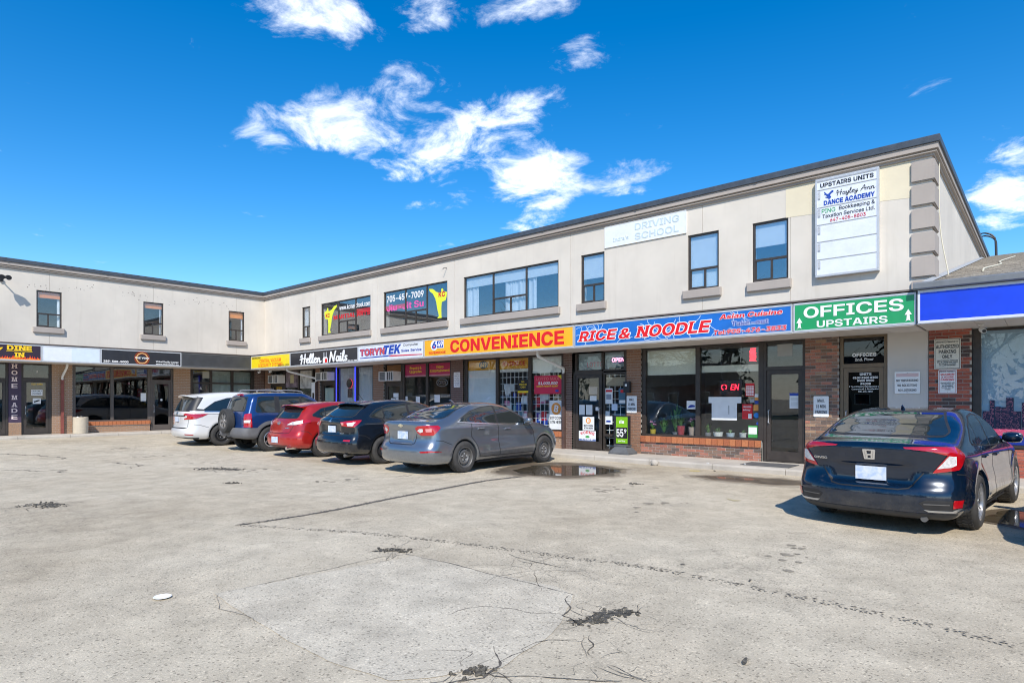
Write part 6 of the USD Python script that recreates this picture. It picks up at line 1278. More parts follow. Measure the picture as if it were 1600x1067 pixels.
for s_ in (-1, 1):
    c.panel('bumper_vent', c.rear(Polygon([(s_ * a, z) for a, z in ((0.50, 0.385), (0.56, 0.42), (0.84, 0.42), (0.87, 0.36), (0.82, 0.29), (0.58, 0.285))]), -0.3, 0.4), TRIMB, 0.004)
    c.panel('vent_strip', c.rear(Polygon([(s_ * a, z) for a, z in ((0.54, 0.31), (0.58, 0.285), (0.80, 0.285), (0.85, 0.33), (0.83, 0.335), (0.78, 0.305), (0.6, 0.305))]), -0.3, 0.4), RIM, 0.009)
    c.panel('vent_strip', c.rear(Polygon([(s_ * a, z) for a, z in ((0.54, 0.365), (0.76, 0.37), (0.76, 0.38), (0.54, 0.378))]), -0.3, 0.4), RIM_G, 0.009)
    c.panel('reflector', c.rear(Polygon([(s_ * a, z) for a, z in ((0.785, 0.335), (0.85, 0.345), (0.86, 0.425), (0.795, 0.425))]), -0.3, 0.5), LENS_R, 0.012)
H_ = union_all([Polygon([(-0.058, 0.05), (0.058, 0.05), (0.046, -0.05), (-0.046, -0.05)]).buffer(0.008).difference(Polygon([(-0.048, 0.042), (0.048, 0.042), (0.038, -0.042), (-0.038, -0.042)])), Polygon([(-0.044, 0.042), (-0.026, 0.042), (-0.020, 0.006), (0.020, 0.006), (0.026, 0.042), (0.044, 0.042), (0.033, -0.042), (0.018, -0.042), (0.016, -0.012), (-0.016, -0.012), (-0.018, -0.042), (-0.033, -0.042)])])
emblem(c, H_, 0.885, 0.0, CHROME, d=0.012)
emblem(c, fit(glyphs('CIVIC', 700), -0.085, 0.085, -0.012, 0.026), 0.81, 0.56, CHROME, 'lettering', 0.007)
c.part('exhaust', MB().tube([(0.45, -0.52, 0.21), (0.13, -0.53, 0.20)], 0.035, 12).mesh(), RIM_G)
c.part('antenna', MB().tube([(1.50, 0.0, 1.37), (1.44, 0.0, 1.44), (1.40, 0.0, 1.43)], [0.03, 0.012, 0.004], 8).mesh(), P_NAVY)

# --- grey saloon in front of the convenience shop
P_GREY = carpaint('paint_grey', (0.245, 0.265, 0.29), 0.8, 0.26, 0.08)
sp = dict(L=4.67, W=1.79, H=1.46, axles=(1.05, 3.75), rw=0.325, arch=0.365, rear_curve=0.22, front_curve=0.42, k=0.12, flare=0.012, crown=0.05,
          side=[(0.18, 0.21), (0.05, 0.27), (0.0, 0.42), (0.01, 0.55), (0.07, 0.62), (0.10, 0.75), (0.09, 0.90), (0.06, 1.00), (0.06, 1.06), (0.13, 1.085), (0.45, 1.12), (0.75, 1.21), (1.1, 1.33), (1.5, 1.42), (1.9, 1.458), (2.25, 1.455), (2.65, 1.39), (3.0, 1.25), (3.35, 1.09), (3.55, 1.03), (4.0, 0.97), (4.35, 0.87), (4.55, 0.74), (4.66, 0.52), (4.63, 0.3), (4.5, 0.22)],
          bottom=[(4.4, 0.20), (2.4, 0.20), (0.25, 0.20)], section=SEC(0.95, 1.46, 0.66), plan=[(0.0, 0.90), (0.25, 0.95), (0.7, 0.985), (1.1, 1.0), (2.4, 0.985), (3.6, 0.995), (4.1, 0.96), (4.4, 0.90), (4.67, 0.82)],
          creases=[(0.3, 0.95, 4.1, 0.84, 0.024, 0.032), (0.9, 0.72, 3.6, 0.66, -0.014, 0.07), (1.4, 0.34, 3.5, 0.46, 0.024, 0.05)], recess=[(0.085, 0.77, 0.32, 0.13, 0.045, 0.05)])
c = Car('parked_car', 'grey saloon with chrome window line, parked at the convenience shop', 'car', (17.93, -5.22), 90.5, sp, P_GREY, CG)
dlo = [(0.92, 1.05), (1.0, 1.10), (1.35, 1.26), (1.75, 1.345), (2.1, 1.37), (2.45, 1.33), (2.85, 1.18), (3.22, 0.985), (3.2, 0.95), (2.0, 0.985)]
car_common(c, dlo, [(0.9, 1.36), (1.385, 2.1), (2.17, 3.3)], [(0.64, 1.135), (0.48, 1.405)], (0.2, 1.8), ([(0.68, 1.06), (0.52, 1.39)], (2.5, 3.6)), ('steel_grey', 0.325),
           seams=[[(1.3, 1.02), (1.25, 0.75), (1.4, 0.55), (1.5, 0.30), (3.35, 0.30)], [(2.13, 0.98), (2.1, 0.6), (2.14, 0.32)], [(3.2, 0.98), (3.35, 0.75), (3.35, 0.32)]], handles=[(1.55, 0.90), (2.42, 0.87)], mirror=(3.05, 1.0), plate=(0.79, 0.31, 0.155, 0.0))
lightset(c, [(0.42, 0.94), (0.50, 0.985), (0.70, 1.0), (0.95, 0.99), (0.95, 0.86), (0.80, 0.80), (0.55, 0.795), (0.46, 0.85)], 0.42, LENS_R, 0.010, sidep=[(-0.3, 0.7), (0.25, 0.80), (0.42, 0.95), (0.3, 1.1), (-0.3, 1.1)])
lightset(c, [(0.47, 0.89), (0.53, 0.93), (0.60, 0.93), (0.60, 0.87), (0.53, 0.85)], 0.3, LENS_C, 0.013, 'reverse_light'); lightset(c, [(0.66, 0.93), (0.76, 0.935), (0.76, 0.87), (0.66, 0.865)], 0.3, plain('lens_pale', (0.7, 0.3, 0.3), 0.15), 0.013, 'brake_light')
c.panel('boot_seam', c.rear(LineString([(-0.44, 0.82), (-0.40, 0.64), (-0.34, 0.61), (0.34, 0.61), (0.40, 0.64), (0.44, 0.82)]).buffer(0.007), -0.3, 0.5), SEAM, 0.0015)
lightset(c, [(0.58, 0.48), (0.80, 0.50), (0.88, 0.47), (0.62, 0.455)], 0.4, LENS_R, 0.008, 'reflector')
for s_ in (-1, 1): c.panel('chrome_strip', c.side(LineString(dlo[7:] + dlo[:2]).buffer(0.011), s_), CHROME, 0.007)
emblem(c, Polygon([(-0.075, -0.012), (-0.03, -0.012), (-0.027, -0.032), (0.027, -0.032), (0.03, -0.012), (0.075, -0.012), (0.07, 0.014), (0.028, 0.014), (0.025, 0.034), (-0.025, 0.034), (-0.028, 0.014), (-0.07, 0.014)]), 0.985, 0, plain('bowtie_gold', (0.62, 0.55, 0.38), 0.3, metal=0.4), d=0.010)
emblem(c, fit(glyphs('CRUZE', 600), -0.08, 0.08, -0.01, 0.022), 1.0, 0.60, CHROME, 'lettering', 0.007)
c.part('antenna', MB().tube([(1.56, 0.0, 1.42), (1.46, 0.0, 1.50), (1.41, 0.0, 1.49)], [0.035, 0.02, 0.006], 8).mesh(), P_GREY)

# --- black hatchback
P_BLK = carpaint('paint_black', (0.008, 0.010, 0.014), 0.2, 0.2, 0.22)
sp = dict(L=4.585, W=1.76, H=1.52, axles=(0.97, 3.605), rw=0.325, arch=0.375, rear_curve=0.20, front_curve=0.40, k=0.11, flare=0.016, crown=0.05,
          side=[(0.16, 0.27), (0.04, 0.32), (0.0, 0.45), (0.01, 0.60), (0.07, 0.66), (0.08, 0.80), (0.06, 0.98), (0.10, 1.07), (0.20, 1.12), (0.45, 1.28), (0.66, 1.39), (0.70, 1.43), (0.95, 1.475), (1.4, 1.51), (1.9, 1.51), (2.3, 1.46), (2.7, 1.33), (3.1, 1.13), (3.35, 1.04), (3.9, 0.96), (4.3, 0.82), (4.52, 0.66), (4.58, 0.5), (4.5, 0.28)],
          bottom=[(4.4, 0.22), (2.3, 0.22), (0.3, 0.25)], section=SEC(0.96, 1.51, 0.67), plan=[(0.0, 0.91), (0.25, 0.955), (0.7, 0.985), (1.0, 1.0), (2.4, 0.985), (3.5, 0.995), (4.0, 0.96), (4.3, 0.90), (4.585, 0.82)],
          creases=[(0.2, 0.96, 4.0, 0.86, 0.024, 0.035), (0.9, 0.74, 3.5, 0.68, -0.012, 0.07)], recess=[(0.07, 0.83, 0.36, 0.10, 0.05, 0.05)])
c = Car('parked_car', 'black hatchback with roof spoiler, between the red and the grey car', 'car', (15.28, -5.25), 89.5, sp, P_BLK, CG)
dlo = [(0.62, 1.12), (0.85, 1.28), (1.2, 1.38), (1.7, 1.42), (2.1, 1.40), (2.5, 1.28), (2.95, 1.06), (2.9, 1.0), (1.5, 1.03)]
car_common(c, dlo, [(0.5, 1.02), (1.05, 1.75), (1.82, 3.1)], [(0.60, 1.125), (0.50, 1.37)], (0.0, 0.95), ([(0.68, 1.08), (0.54, 1.43)], (2.2, 3.4)), ('steel', 0.325),
           seams=[[(0.98, 1.05), (1.15, 0.8), (1.4, 0.5), (1.45, 0.32), (3.2, 0.30)], [(1.78, 1.02), (1.76, 0.6), (1.8, 0.33)], [(2.92, 1.02), (3.05, 0.75), (3.1, 0.32)]], handles=[(1.22, 0.93), (2.05, 0.91)], mirror=(2.78, 1.04), plate=(0.83, 0.31, 0.155, 0.0), under=0.26)
lightset(c, [(0.40, 1.00), (0.86, 1.06), (0.95, 1.03), (0.95, 0.93), (0.82, 0.88), (0.46, 0.905)], 0.40, LENS_R, 0.010, sidep=[(-0.3, 0.7), (0.2, 0.88), (0.42, 1.05), (0.3, 1.2), (-0.3, 1.2)])
lightset(c, [(0.60, 0.98), (0.76, 1.0), (0.74, 0.91), (0.62, 0.91)], 0.3, LENS_C, 0.013, 'reverse_light'); lightset(c, [(0.42, 0.985), (0.50, 0.985), (0.51, 0.93), (0.46, 0.925)], 0.3, plain('lens_pink', (0.6, 0.25, 0.22), 0.15), 0.013, 'brake_light')
lightset(c, [(0.55, 0.60), (0.72, 0.60), (0.72, 0.56), (0.55, 0.56)], 0.3, LENS_R, 0.008, 'reflector')
c.panel('hatch_seam', c.rear(LineString([(-0.48, 0.90), (-0.46, 0.72), (-0.38, 0.69), (0.38, 0.69), (0.46, 0.72), (0.48, 0.90)]).buffer(0.007), -0.3, 0.5), SEAM, 0.0015)
tri = [Polygon([(0, 0), (0.02, 0.034), (0, 0.068), (-0.02, 0.034)])]; tri += [affinity.rotate(tri[0], a, origin=(0, 0)) for a in (120, 240)]; emblem(c, union_all(tri), 1.03, 0, CHROME, d=0.010)
emblem(c, fit(glyphs('LANCER', 600), -0.07, 0.07, -0.01, 0.02), 0.74, -0.42, CHROME, 'lettering', 0.007)
def spoiler(c, x0, x1, z, w, th, mm, lift=0.02):
    v, f = [], []; n = 17
    for i in range(n):
        t = -1 + 2 * i / (n - 1); y = t * w; zz = z - 0.05 * t * t; bx = x0 + 0.10 * abs(t) ** 3
        v += [(bx, y, zz), (bx + 0.02, y, zz + lift), (x1, y, zz + th + 0.02), (x1, y, zz - 0.02), (bx + 0.03, y, zz - 0.018)]
    for i in range(n - 1):
        for k in range(5): j = (k + 1) % 5; a = i * 5; f += [[a + k, a + j, a + 5 + j], [a + k, a + 5 + j, a + 5 + k]]
    for k in range(1, 4): f += [[0, k + 1, k], [(n - 1) * 5, (n - 1) * 5 + k, (n - 1) * 5 + k + 1]]
    c.part('spoiler', (np.array(v), np.array(f)), mm, smooth=35)
spoiler(c, 0.50, 0.95, 1.42, 0.56, 0.05, P_BLK); c.part('antenna', MB().tube([(1.0, 0.0, 1.47), (0.80, 0.0, 1.70)], 0.006, 6).mesh(), BLACKPL)
c.part('wiper', MB().tube([(0.16, 0.0, 1.11), (0.24, 0.30, 1.15)], 0.01, 6).mesh(), BLACKPL); c.part('exhaust', MB().tube([(0.35, -0.48, 0.24), (0.12, -0.5, 0.23)], 0.04, 12).mesh(), RIM_G)

# --- red hatchback
P_RED = carpaint('paint_red', (0.46, 0.022, 0.018), 0.4, 0.25, 0.08)
sp = dict(L=4.49, W=1.755, H=1.47, axles=(0.93, 3.57), rw=0.325, arch=0.37, rear_curve=0.27, front_curve=0.42, k=0.13, flare=0.02, crown=0.055,
          side=[(0.16, 0.26), (0.04, 0.32), (0.0, 0.46), (0.02, 0.60), (0.08, 0.68), (0.10, 0.82), (0.13, 0.95), (0.22, 1.03), (0.36, 1.18), (0.52, 1.31), (0.55, 1.36), (0.75, 1.42), (1.1, 1.46), (1.6, 1.47), (2.05, 1.43), (2.45, 1.31), (2.9, 1.12), (3.2, 1.01), (3.8, 0.93), (4.2, 0.80), (4.42, 0.62), (4.48, 0.48), (4.4, 0.26)],
          bottom=[(4.3, 0.21), (2.2, 0.21), (0.3, 0.24)], section=SEC(0.94, 1.47, 0.66), plan=[(0.0, 0.90), (0.25, 0.95), (0.6, 0.985), (0.95, 1.0), (2.3, 0.98), (3.4, 0.995), (3.95, 0.96), (4.25, 0.90), (4.49, 0.80)],
          creases=[(0.2, 0.97, 3.9, 0.84, 0.026, 0.045), (0.9, 0.72, 3.4, 0.66, -0.014, 0.08)], recess=[])
c = Car('parked_car', 'red hatchback with clear tail lights, right of the blue four-by-four', 'car', (12.68, -5.22), 90.0, sp, P_RED, CG)
dlo = [(0.62, 1.10), (0.92, 1.27), (1.3, 1.34), (1.75, 1.37), (2.1, 1.34), (2.5, 1.20), (2.9, 1.0), (2.85, 0.95), (1.5, 0.99), (0.9, 1.03)]
car_common(c, dlo, [(0.5, 1.0), (1.03, 1.68), (1.75, 3.0)], [(0.58, 1.04), (0.52, 1.16), (0.46, 1.31)], (0.0, 0.85), ([(0.66, 1.05), (0.52, 1.38)], (2.1, 3.3)), ('alloy5', 0.325),
           seams=[[(0.95, 1.02), (1.1, 0.8), (1.35, 0.5), (1.42, 0.32), (3.15, 0.30)], [(1.72, 0.98), (1.7, 0.6), (1.74, 0.33)], [(2.86, 0.98), (3.0, 0.7), (3.05, 0.32)]], handles=[(1.15, 0.88), (1.98, 0.87)], mirror=(2.7, 1.0), plate=(0.47, 0.31, 0.155, 0.0), under=0.25)
lightset(c, [(0.38, 0.86), (0.52, 0.93), (0.74, 0.985), (0.95, 1.0), (0.95, 0.95), (0.78, 0.90), (0.66, 0.865)], 0.50, LENS_C, 0.010)
lightset(c, [(0.74, 0.985), (0.95, 1.0), (0.95, 0.95), (0.78, 0.90)], 0.55, LENS_R, 0.013, 'tail_light_red'); lightset(c, [(0.54, 0.92), (0.58, 0.935), (0.60, 0.88), (0.57, 0.872)], 0.3, GREYP, 0.013, 'lamp_divider')
c.panel('hatch_seam', c.rear(LineString([(-0.60, 0.85), (-0.50, 0.66), (-0.40, 0.64), (0.40, 0.64), (0.50, 0.66), (0.60, 0.85)]).buffer(0.006), -0.3, 0.5), SEAM, 0.0015)
c.panel('lower_bumper', c.rear(Polygon([(-0.5, 0.1), (0.5, 0.1), (0.45, 0.33), (-0.45, 0.33)]), -0.3, 0.3), plain('dark_red_plastic', (0.10, 0.02, 0.02), 0.5), 0.003)
spoiler(c, 0.34, 0.80, 1.36, 0.54, 0.05, P_RED)
e = affinity.scale(Point(0, 0).buffer(0.055), 1.25, 0.85); e = e.difference(e.buffer(-0.012)).union(Polygon([(-0.055, 0.012), (-0.02, 0.01), (0, -0.015), (0.02, 0.01), (0.055, 0.012), (0.03, -0.005), (0, -0.035), (-0.03, -0.005)])); emblem(c, e, 0.90, 0, CHROME, d=0.012)
emblem(c, fit(glyphs('mazda3', 700), -0.07, 0.07, -0.01, 0.025), 0.78, -0.40, CHROME, 'lettering', 0.007); c.part('exhaust', MB().tube([(0.3, -0.50, 0.27), (0.03, -0.5, 0.26)], 0.04, 12).mesh(), CHROME)
c.part('wiper', MB().tube([(0.21, 0.0, 1.03), (0.27, 0.28, 1.07)], 0.01, 6).mesh(), BLACKPL)

# --- blue four-by-four with spare wheel
P_BLU = carpaint('paint_blue', (0.012, 0.045, 0.165), 0.4, 0.25, 0.15)
sp = dict(L=4.20, W=1.80, H=1.74, axles=(0.83, 3.48), rw=0.365, arch=0.43, rear_curve=0.10, rear_pow=4.0, front_curve=0.30, k=0.09, flare=0.0, crown=0.06,
          side=[(0.08, 0.44), (0.02, 0.50), (0.03, 0.66), (0.08, 0.72), (0.08, 0.95), (0.09, 1.10), (0.14, 1.20), (0.26, 1.52), (0.34, 1.64), (0.50, 1.71), (1.0, 1.74), (1.8, 1.74), (2.1, 1.70), (2.45, 1.50), (2.78, 1.22), (2.95, 1.16), (3.6, 1.10), (3.95, 1.02), (4.08, 0.85), (4.18, 0.66), (4.15, 0.46)],
          bottom=[(4.0, 0.42), (2.0, 0.40), (0.2, 0.42)], section=[(0.3, 0.93), (0.5, 0.97), (0.75, 0.985), (0.95, 0.965), (1.12, 0.935), (1.3, 0.89), (1.55, 0.83), (1.74, 0.74), (1.9, 0.66)], plan=[(0.0, 0.93), (0.2, 0.965), (0.6, 0.985), (1.0, 0.985), (2.4, 0.98), (3.3, 0.985), (3.8, 0.95), (4.2, 0.86)],
          creases=[(0.2, 1.09, 3.9, 1.02, 0.01, 0.03)], ywheel=0.885, tw=0.235, rr=0.225)
c = Car('parked_car', 'blue four-by-four with a spare wheel on its tailgate and grey arches', 'car', (9.90, -5.25), 89.0, sp, P_BLU, CG)
dlo = [(0.40, 1.18), (0.50, 1.57), (0.60, 1.60), (1.9, 1.60), (2.25, 1.45), (2.58, 1.19), (2.5, 1.14), (0.45, 1.15)]
car_common(c, dlo, [(0.40, 0.98), (1.13, 1.78), (1.86, 2.6)], [(0.62, 1.19), (0.60, 1.25), (0.50, 1.58)], (0.0, 0.55), ([(0.66, 1.22), (0.56, 1.62)], (1.9, 3.1)), ('alloy6', 0.365),
           seams=[[(1.04, 1.66), (1.06, 1.15), (1.15, 0.85), (1.3, 0.5), (3.1, 0.48)], [(1.82, 1.6), (1.82, 0.5)], [(2.55, 1.2), (2.75, 0.9), (2.78, 0.5)]], handles=[(1.28, 1.05), (2.0, 1.04)], mirror=(2.4, 1.22), under=0.42)
for s_ in (-1, 1):
    for xa in c.ax:
        ring = Point(xa, 0.365).buffer(0.53).difference(Point(xa, 0.365).buffer(0.425)).intersection(sbox(xa - 1, 0.36, xa + 1, 2)); c.panel('wheel_arch_trim', c.side(ring, s_, 0.5), TRIMG, 0.035)
    c.panel('sill_trim', c.side(sbox(1.30, 0.36, 3.0, 0.60), s_, 0.5), TRIMG, 0.018)
    c.part('roof_rail', MB().tube(spline([(0.55, s_ * 0.56, 1.72), (0.62, s_ * 0.56, 1.79), (1.3, s_ * 0.56, 1.80), (1.9, s_ * 0.56, 1.77), (2.0, s_ * 0.56, 1.70)], 6), 0.018, 8).mesh(), plain('rail_grey', (0.25, 0.25, 0.26), 0.4))
c.panel('rear_bumper', c.rear(sbox(-0.95, 0.36, 0.95, 0.70), -0.3, 0.52), TRIMG, 0.045)
lightset(c, [(0.70, 1.09), (0.80, 1.12), (0.95, 1.10), (0.95, 0.72), (0.70, 0.72)], 0.26, LENS_R, 0.020); lightset(c, [(0.72, 0.92), (0.86, 0.93), (0.86, 0.85), (0.72, 0.85)], 0.26, LENS_C, 0.026, 'reverse_light')
sw = MB(); r_ = 0.355; prof = [(0.235, 0.02), (0.25, 0.0), (0.30, -0.012), (0.335, 0.0), (r_, 0.03), (r_, 0.19), (0.33, 0.215), (0.23, 0.215)]
sw.rev(prof, (0, 0, 0), 'z', 48); v, f = sw.mesh(); spx, spy, spz = -0.16, 0.10, 0.89
def face_back(v): return np.stack([spx + v[:, 2], spy + v[:, 0], spz + v[:, 1]], 1)
spare = c.part('spare_wheel', (face_back(v), f), TYRE, smooth=35)
m = MB().rev([(0.237, 0.01), (0.225, 0.005), (0.215, 0.03), (0.205, 0.10), (0.0, 0.10)], (0, 0, 0), 'z', 40); v, f = m.mesh(); c.part('rim', (face_back(v), f), RIM_G, spare, smooth=30)
m = MB()
for k in range(6):
    th = 2 * PI * k / 6; a = np.array([[0.03, -0.02], [0.03, 0.02], [0.215, 0.042], [0.215, -0.042]]); vv = []
    for dep in (0.02, 0.06): vv += [(p[0] * math.cos(th) - p[1] * math.sin(th), p[0] * math.sin(th) + p[1] * math.cos(th), dep) for p in a]
    m.add(vv, BOXF)
m.rev([(0.0, 0.012), (0.05, 0.014), (0.055, 0.06)], (0, 0, 0), 'z', 20); v, f = m.mesh(); c.part('spokes', (face_back(v), f), RIM, spare)
c.part('wheel_carrier', MB().box(-0.02, 0.12, spy - 0.12, spy + 0.12, 0.80, 0.98).mesh(), SEAM, spare)
c.part('tow_bar', MB().tube([(0.3, 0.0, 0.42), (-0.08, 0.0, 0.40), (-0.10, 0, 0.46)], 0.03, 8).mesh(), SEAM); c.part('high_brake_light', MB().box(0.26, 0.36, -0.09, 0.09, 1.64, 1.68).mesh(), LENS_R)

# --- white minivan
P_WHT = carpaint('paint_white', (0.62, 0.62, 0.61), 0.0, 0.3, 0.10)
sp = dict(L=5.2, W=1.99, H=1.74, res=0.03, axles=(1.12, 4.12), rw=0.345, arch=0.40, rear_curve=0.24, front_curve=0.45, k=0.12, flare=0.014, crown=0.06,
          side=[(0.16, 0.26), (0.04, 0.32), (0.0, 0.46), (0.03, 0.56), (0.09, 0.62), (0.09, 0.85), (0.08, 1.02), (0.12, 1.13), (0.24, 1.36), (0.36, 1.56), (0.42, 1.63), (0.75, 1.69), (1.3, 1.735), (2.2, 1.735), (2.9, 1.67), (3.5, 1.46), (4.05, 1.18), (4.3, 1.10), (4.8, 0.98), (5.05, 0.82), (5.18, 0.56), (5.1, 0.28)],
          bottom=[(5.0, 0.21), (2.5, 0.20), (0.3, 0.23)], section=SEC(1.05, 1.74, 0.70), plan=[(0.0, 0.89), (0.25, 0.945), (0.7, 0.98), (1.2, 1.0), (2.8, 0.99), (4.1, 0.995), (4.6, 0.96), (4.95, 0.88), (5.2, 0.80)],
          creases=[(0.3, 1.00, 4.6, 0.92, 0.012, 0.05)])
c = Car('parked_car', 'white minivan at the left end of the row of parked cars', 'minivan', (6.90, -5.35, 0.03), 86.0, sp, P_WHT, CG)
dlo = [(0.62, 1.17), (0.95, 1.40), (1.35, 1.52), (2.0, 1.57), (2.8, 1.54), (3.3, 1.38), (3.8, 1.12), (3.7, 1.08), (2.0, 1.09), (0.62, 1.13)]
car_common(c, dlo, [(0.5, 1.72), (1.78, 2.60), (2.68, 3.9)], [(0.74, 1.13), (0.70, 1.25), (0.62, 1.57)], (0.0, 0.62), ([(0.78, 1.16), (0.62, 1.60)], (2.8, 4.3)), ('steel', 0.345),
           seams=[[(1.72, 1.60), (1.74, 1.08), (1.70, 0.6), (1.75, 0.32), (3.6, 0.30)], [(2.64, 1.55), (2.64, 0.32)], [(3.75, 1.1), (3.7, 0.7), (3.72, 0.32)], [(0.5, 1.03), (2.6, 1.0)]], handles=[(2.4, 0.98), (2.9, 0.97)], mirror=(3.55, 1.15), plate=(0.86, 0.31, 0.155, 0.0), under=0.25)
lightset(c, [(0.52, 1.02), (0.60, 1.05), (0.80, 1.035), (1.05, 1.03), (1.05, 0.90), (0.80, 0.86), (0.54, 0.85), (0.56, 0.89), (0.70, 0.92), (0.70, 0.975), (0.54, 0.985)], 0.72, LENS_R, 0.010, sidep=[(-0.3, 0.8), (0.3, 0.86), (0.55, 0.95), (0.74, 1.04), (-0.3, 1.07)])
c.panel('tail_strip', c.rear(sbox(-0.60, 0.955, 0.60, 0.985), -0.3, 0.3), BLACKPL, 0.010); c.panel('hatch_seam', c.rear(LineString([(-0.74, 0.86), (-0.70, 0.60), (-0.6, 0.575), (0.6, 0.575), (0.70, 0.60), (0.74, 0.86)]).buffer(0.007), -0.3, 0.5), SEAM, 0.0015)
c.panel('bumper_step', c.rear(sbox(-0.66, 0.575, 0.66, 0.60), -0.3, 0.2), TRIMB, 0.004); lightset(c, [(0.68, 0.40), (0.92, 0.39), (0.92, 0.365), (0.70, 0.37)], 0.4, LENS_R, 0.008, 'reflector')
c.panel('lower_bumper', c.rear(sbox(-0.98, 0.1, 0.98, 0.285), -0.3, 0.45), TRIMB, 0.003); emblem(c, H_, 1.03, 0, CHROME, d=0.014)
for s_ in (-1, 1): c.panel('corner_trim', c.side(Polygon([(0.12, 1.13), (0.62, 1.13), (0.62, 1.17), (0.40, 1.20), (0.62, 1.55), (0.42, 1.58)]), s_, 0.55), BLACKPL, 0.005)
spoiler(c, 0.20, 0.75, 1.61, 0.66, 0.06, P_WHT); c.panel('chrome_strip', c.side(LineString([(0.62, 1.105), (3.7, 1.06)]).buffer(0.012), -1), CHROME, 0.006)
# ------------------------------------------------------------------ wear on the asphalt: cracks, potholes, tyre marks, patch, puddles
CRK = mat('crack_dark', (0.105, 0.092, 0.075), 0.95, var=0.35, scale=30); HOLE = mat('broken_asphalt', (0.085, 0.076, 0.06), 0.95, var=0.75, scale=38, bump=0.9, bscale=45)
STAIN = mat('tyre_mark', (0.115, 0.10, 0.08), 0.9, var=0.3, scale=20); CRKL = mat('crack_soft', (0.22, 0.195, 0.155), 0.95, var=0.3, scale=20)
def sheet(shape, h=0.004):
    V, F, n = [], [], 0
    for g in getattr(shape, 'geoms', [shape]):
        if g.is_empty or g.area < 1e-6 or g.geom_type != 'Polygon': continue
        v, f = trimesh.creation.triangulate_polygon(g, engine='earcut'); V.append(np.c_[v, zg(v[:, 0]) + h]); F.append(f + n); n += len(v)
    return np.vstack(V), np.vstack(F)
def wander(pts, seed, amp=0.05, step=0.028):
    q = np.random.default_rng(seed); L = LineString(pts); n = max(4, int(L.length / step)); p = np.array([L.interpolate(t, normalized=True).coords[0] for t in np.linspace(0, 1, n)])
    off = np.zeros((n, 2)); 
    for s in (2, 4, 9, 18):
        k = q.normal(size=(max(3, n // s + 2), 2)); off += amp * s / 18 * np.stack([np.interp(np.linspace(0, 1, n), np.linspace(0, 1, len(k)), k[:, i]) for i in (0, 1)], 1)
    off *= np.minimum(1, np.minimum(np.arange(n), np.arange(n)[::-1]) / 4)[:, None]
    return p + off
def crack(pts, seed, w=0.012, amp=0.05, m=None):
    q = np.random.default_rng(seed); p = wander(pts, seed, amp); t = np.gradient(p, axis=0); t /= np.linalg.norm(t, axis=1)[:, None] + 1e-9; nrm = np.stack([-t[:, 1], t[:, 0]], 1)
    ww = w * q.uniform(0.25, 1.3, len(p)) * np.minimum(1, 0.25 + np.minimum(np.arange(len(p)), np.arange(len(p))[::-1]) / 6)
    sh = Polygon(np.vstack([p + nrm * ww[:, None] / 2, (p - nrm * ww[:, None] / 2)[::-1]])).buffer(0); obj('crack', sheet(sh), m or CRK, lot)
    return p
def crazing(cx, cy, R, n, seed, w=0.008, squash=1.0):
    q = np.random.default_rng(seed)
    for k in range(n):
        a = 2 * PI * k / n + q.uniform(-0.4, 0.4); r0 = R * q.uniform(0.05, 0.25); r1 = R * q.uniform(0.5, 1.2); b = a + q.uniform(-0.6, 0.6)
        pts = [(cx + r0 * math.cos(a), cy + r0 * math.sin(a) * squash), (cx + r1 * math.cos(b), cy + r1 * math.sin(b) * squash)]; p = crack(pts, seed * 31 + k, w, 0.045, CRK if k % 2 else CRKL)
        if q.random() < 0.85:
            o = p[len(p) // 2]; c = b + q.choice([-1, 1]) * q.uniform(0.7, 1.4); crack([o, (o[0] + R * 0.45 * math.cos(c), o[1] + R * 0.45 * math.sin(c) * squash)], seed * 57 + k, w * 0.7, 0.04, CRKL)
def pothole(pts, seed, r=0.045, n=46, spread=0.05):
    n *= 3; r *= 0.55
    q = np.random.default_rng(seed); L = LineString(pts); blobs = []
    for k in range(n):
        p = L.interpolate(q.random() ** 0.9, normalized=True); c = (p.x + q.normal() * spread, p.y + q.normal() * spread); a = np.sort(q.uniform(0, 2 * PI, 9)); rr = r * q.uniform(0.25, 1.0) * q.uniform(0.5, 1.3, 9)
        blobs.append(Polygon(np.stack([c[0] + rr * np.cos(a), c[1] + rr * np.sin(a)], 1)).buffer(0))
    obj('pothole', sheet(union_all(blobs)), HOLE, lot, kind='stuff')
    m = MB()
    for k in range(26):
        p = L.interpolate(q.random(), normalized=True); s = q.uniform(0.008, 0.02); ic = trimesh.creation.icosphere(0, s); v = np.array(ic.vertices) * q.uniform(0.6, 1.2, 3) + [p.x + q.normal() * spread * 1.6, p.y + q.normal() * spread * 1.6, float(zg(p.x)) + 0.006]; m.add(v, ic.faces)
    obj('gravel', m.mesh(), HOLE, lot, kind='stuff')
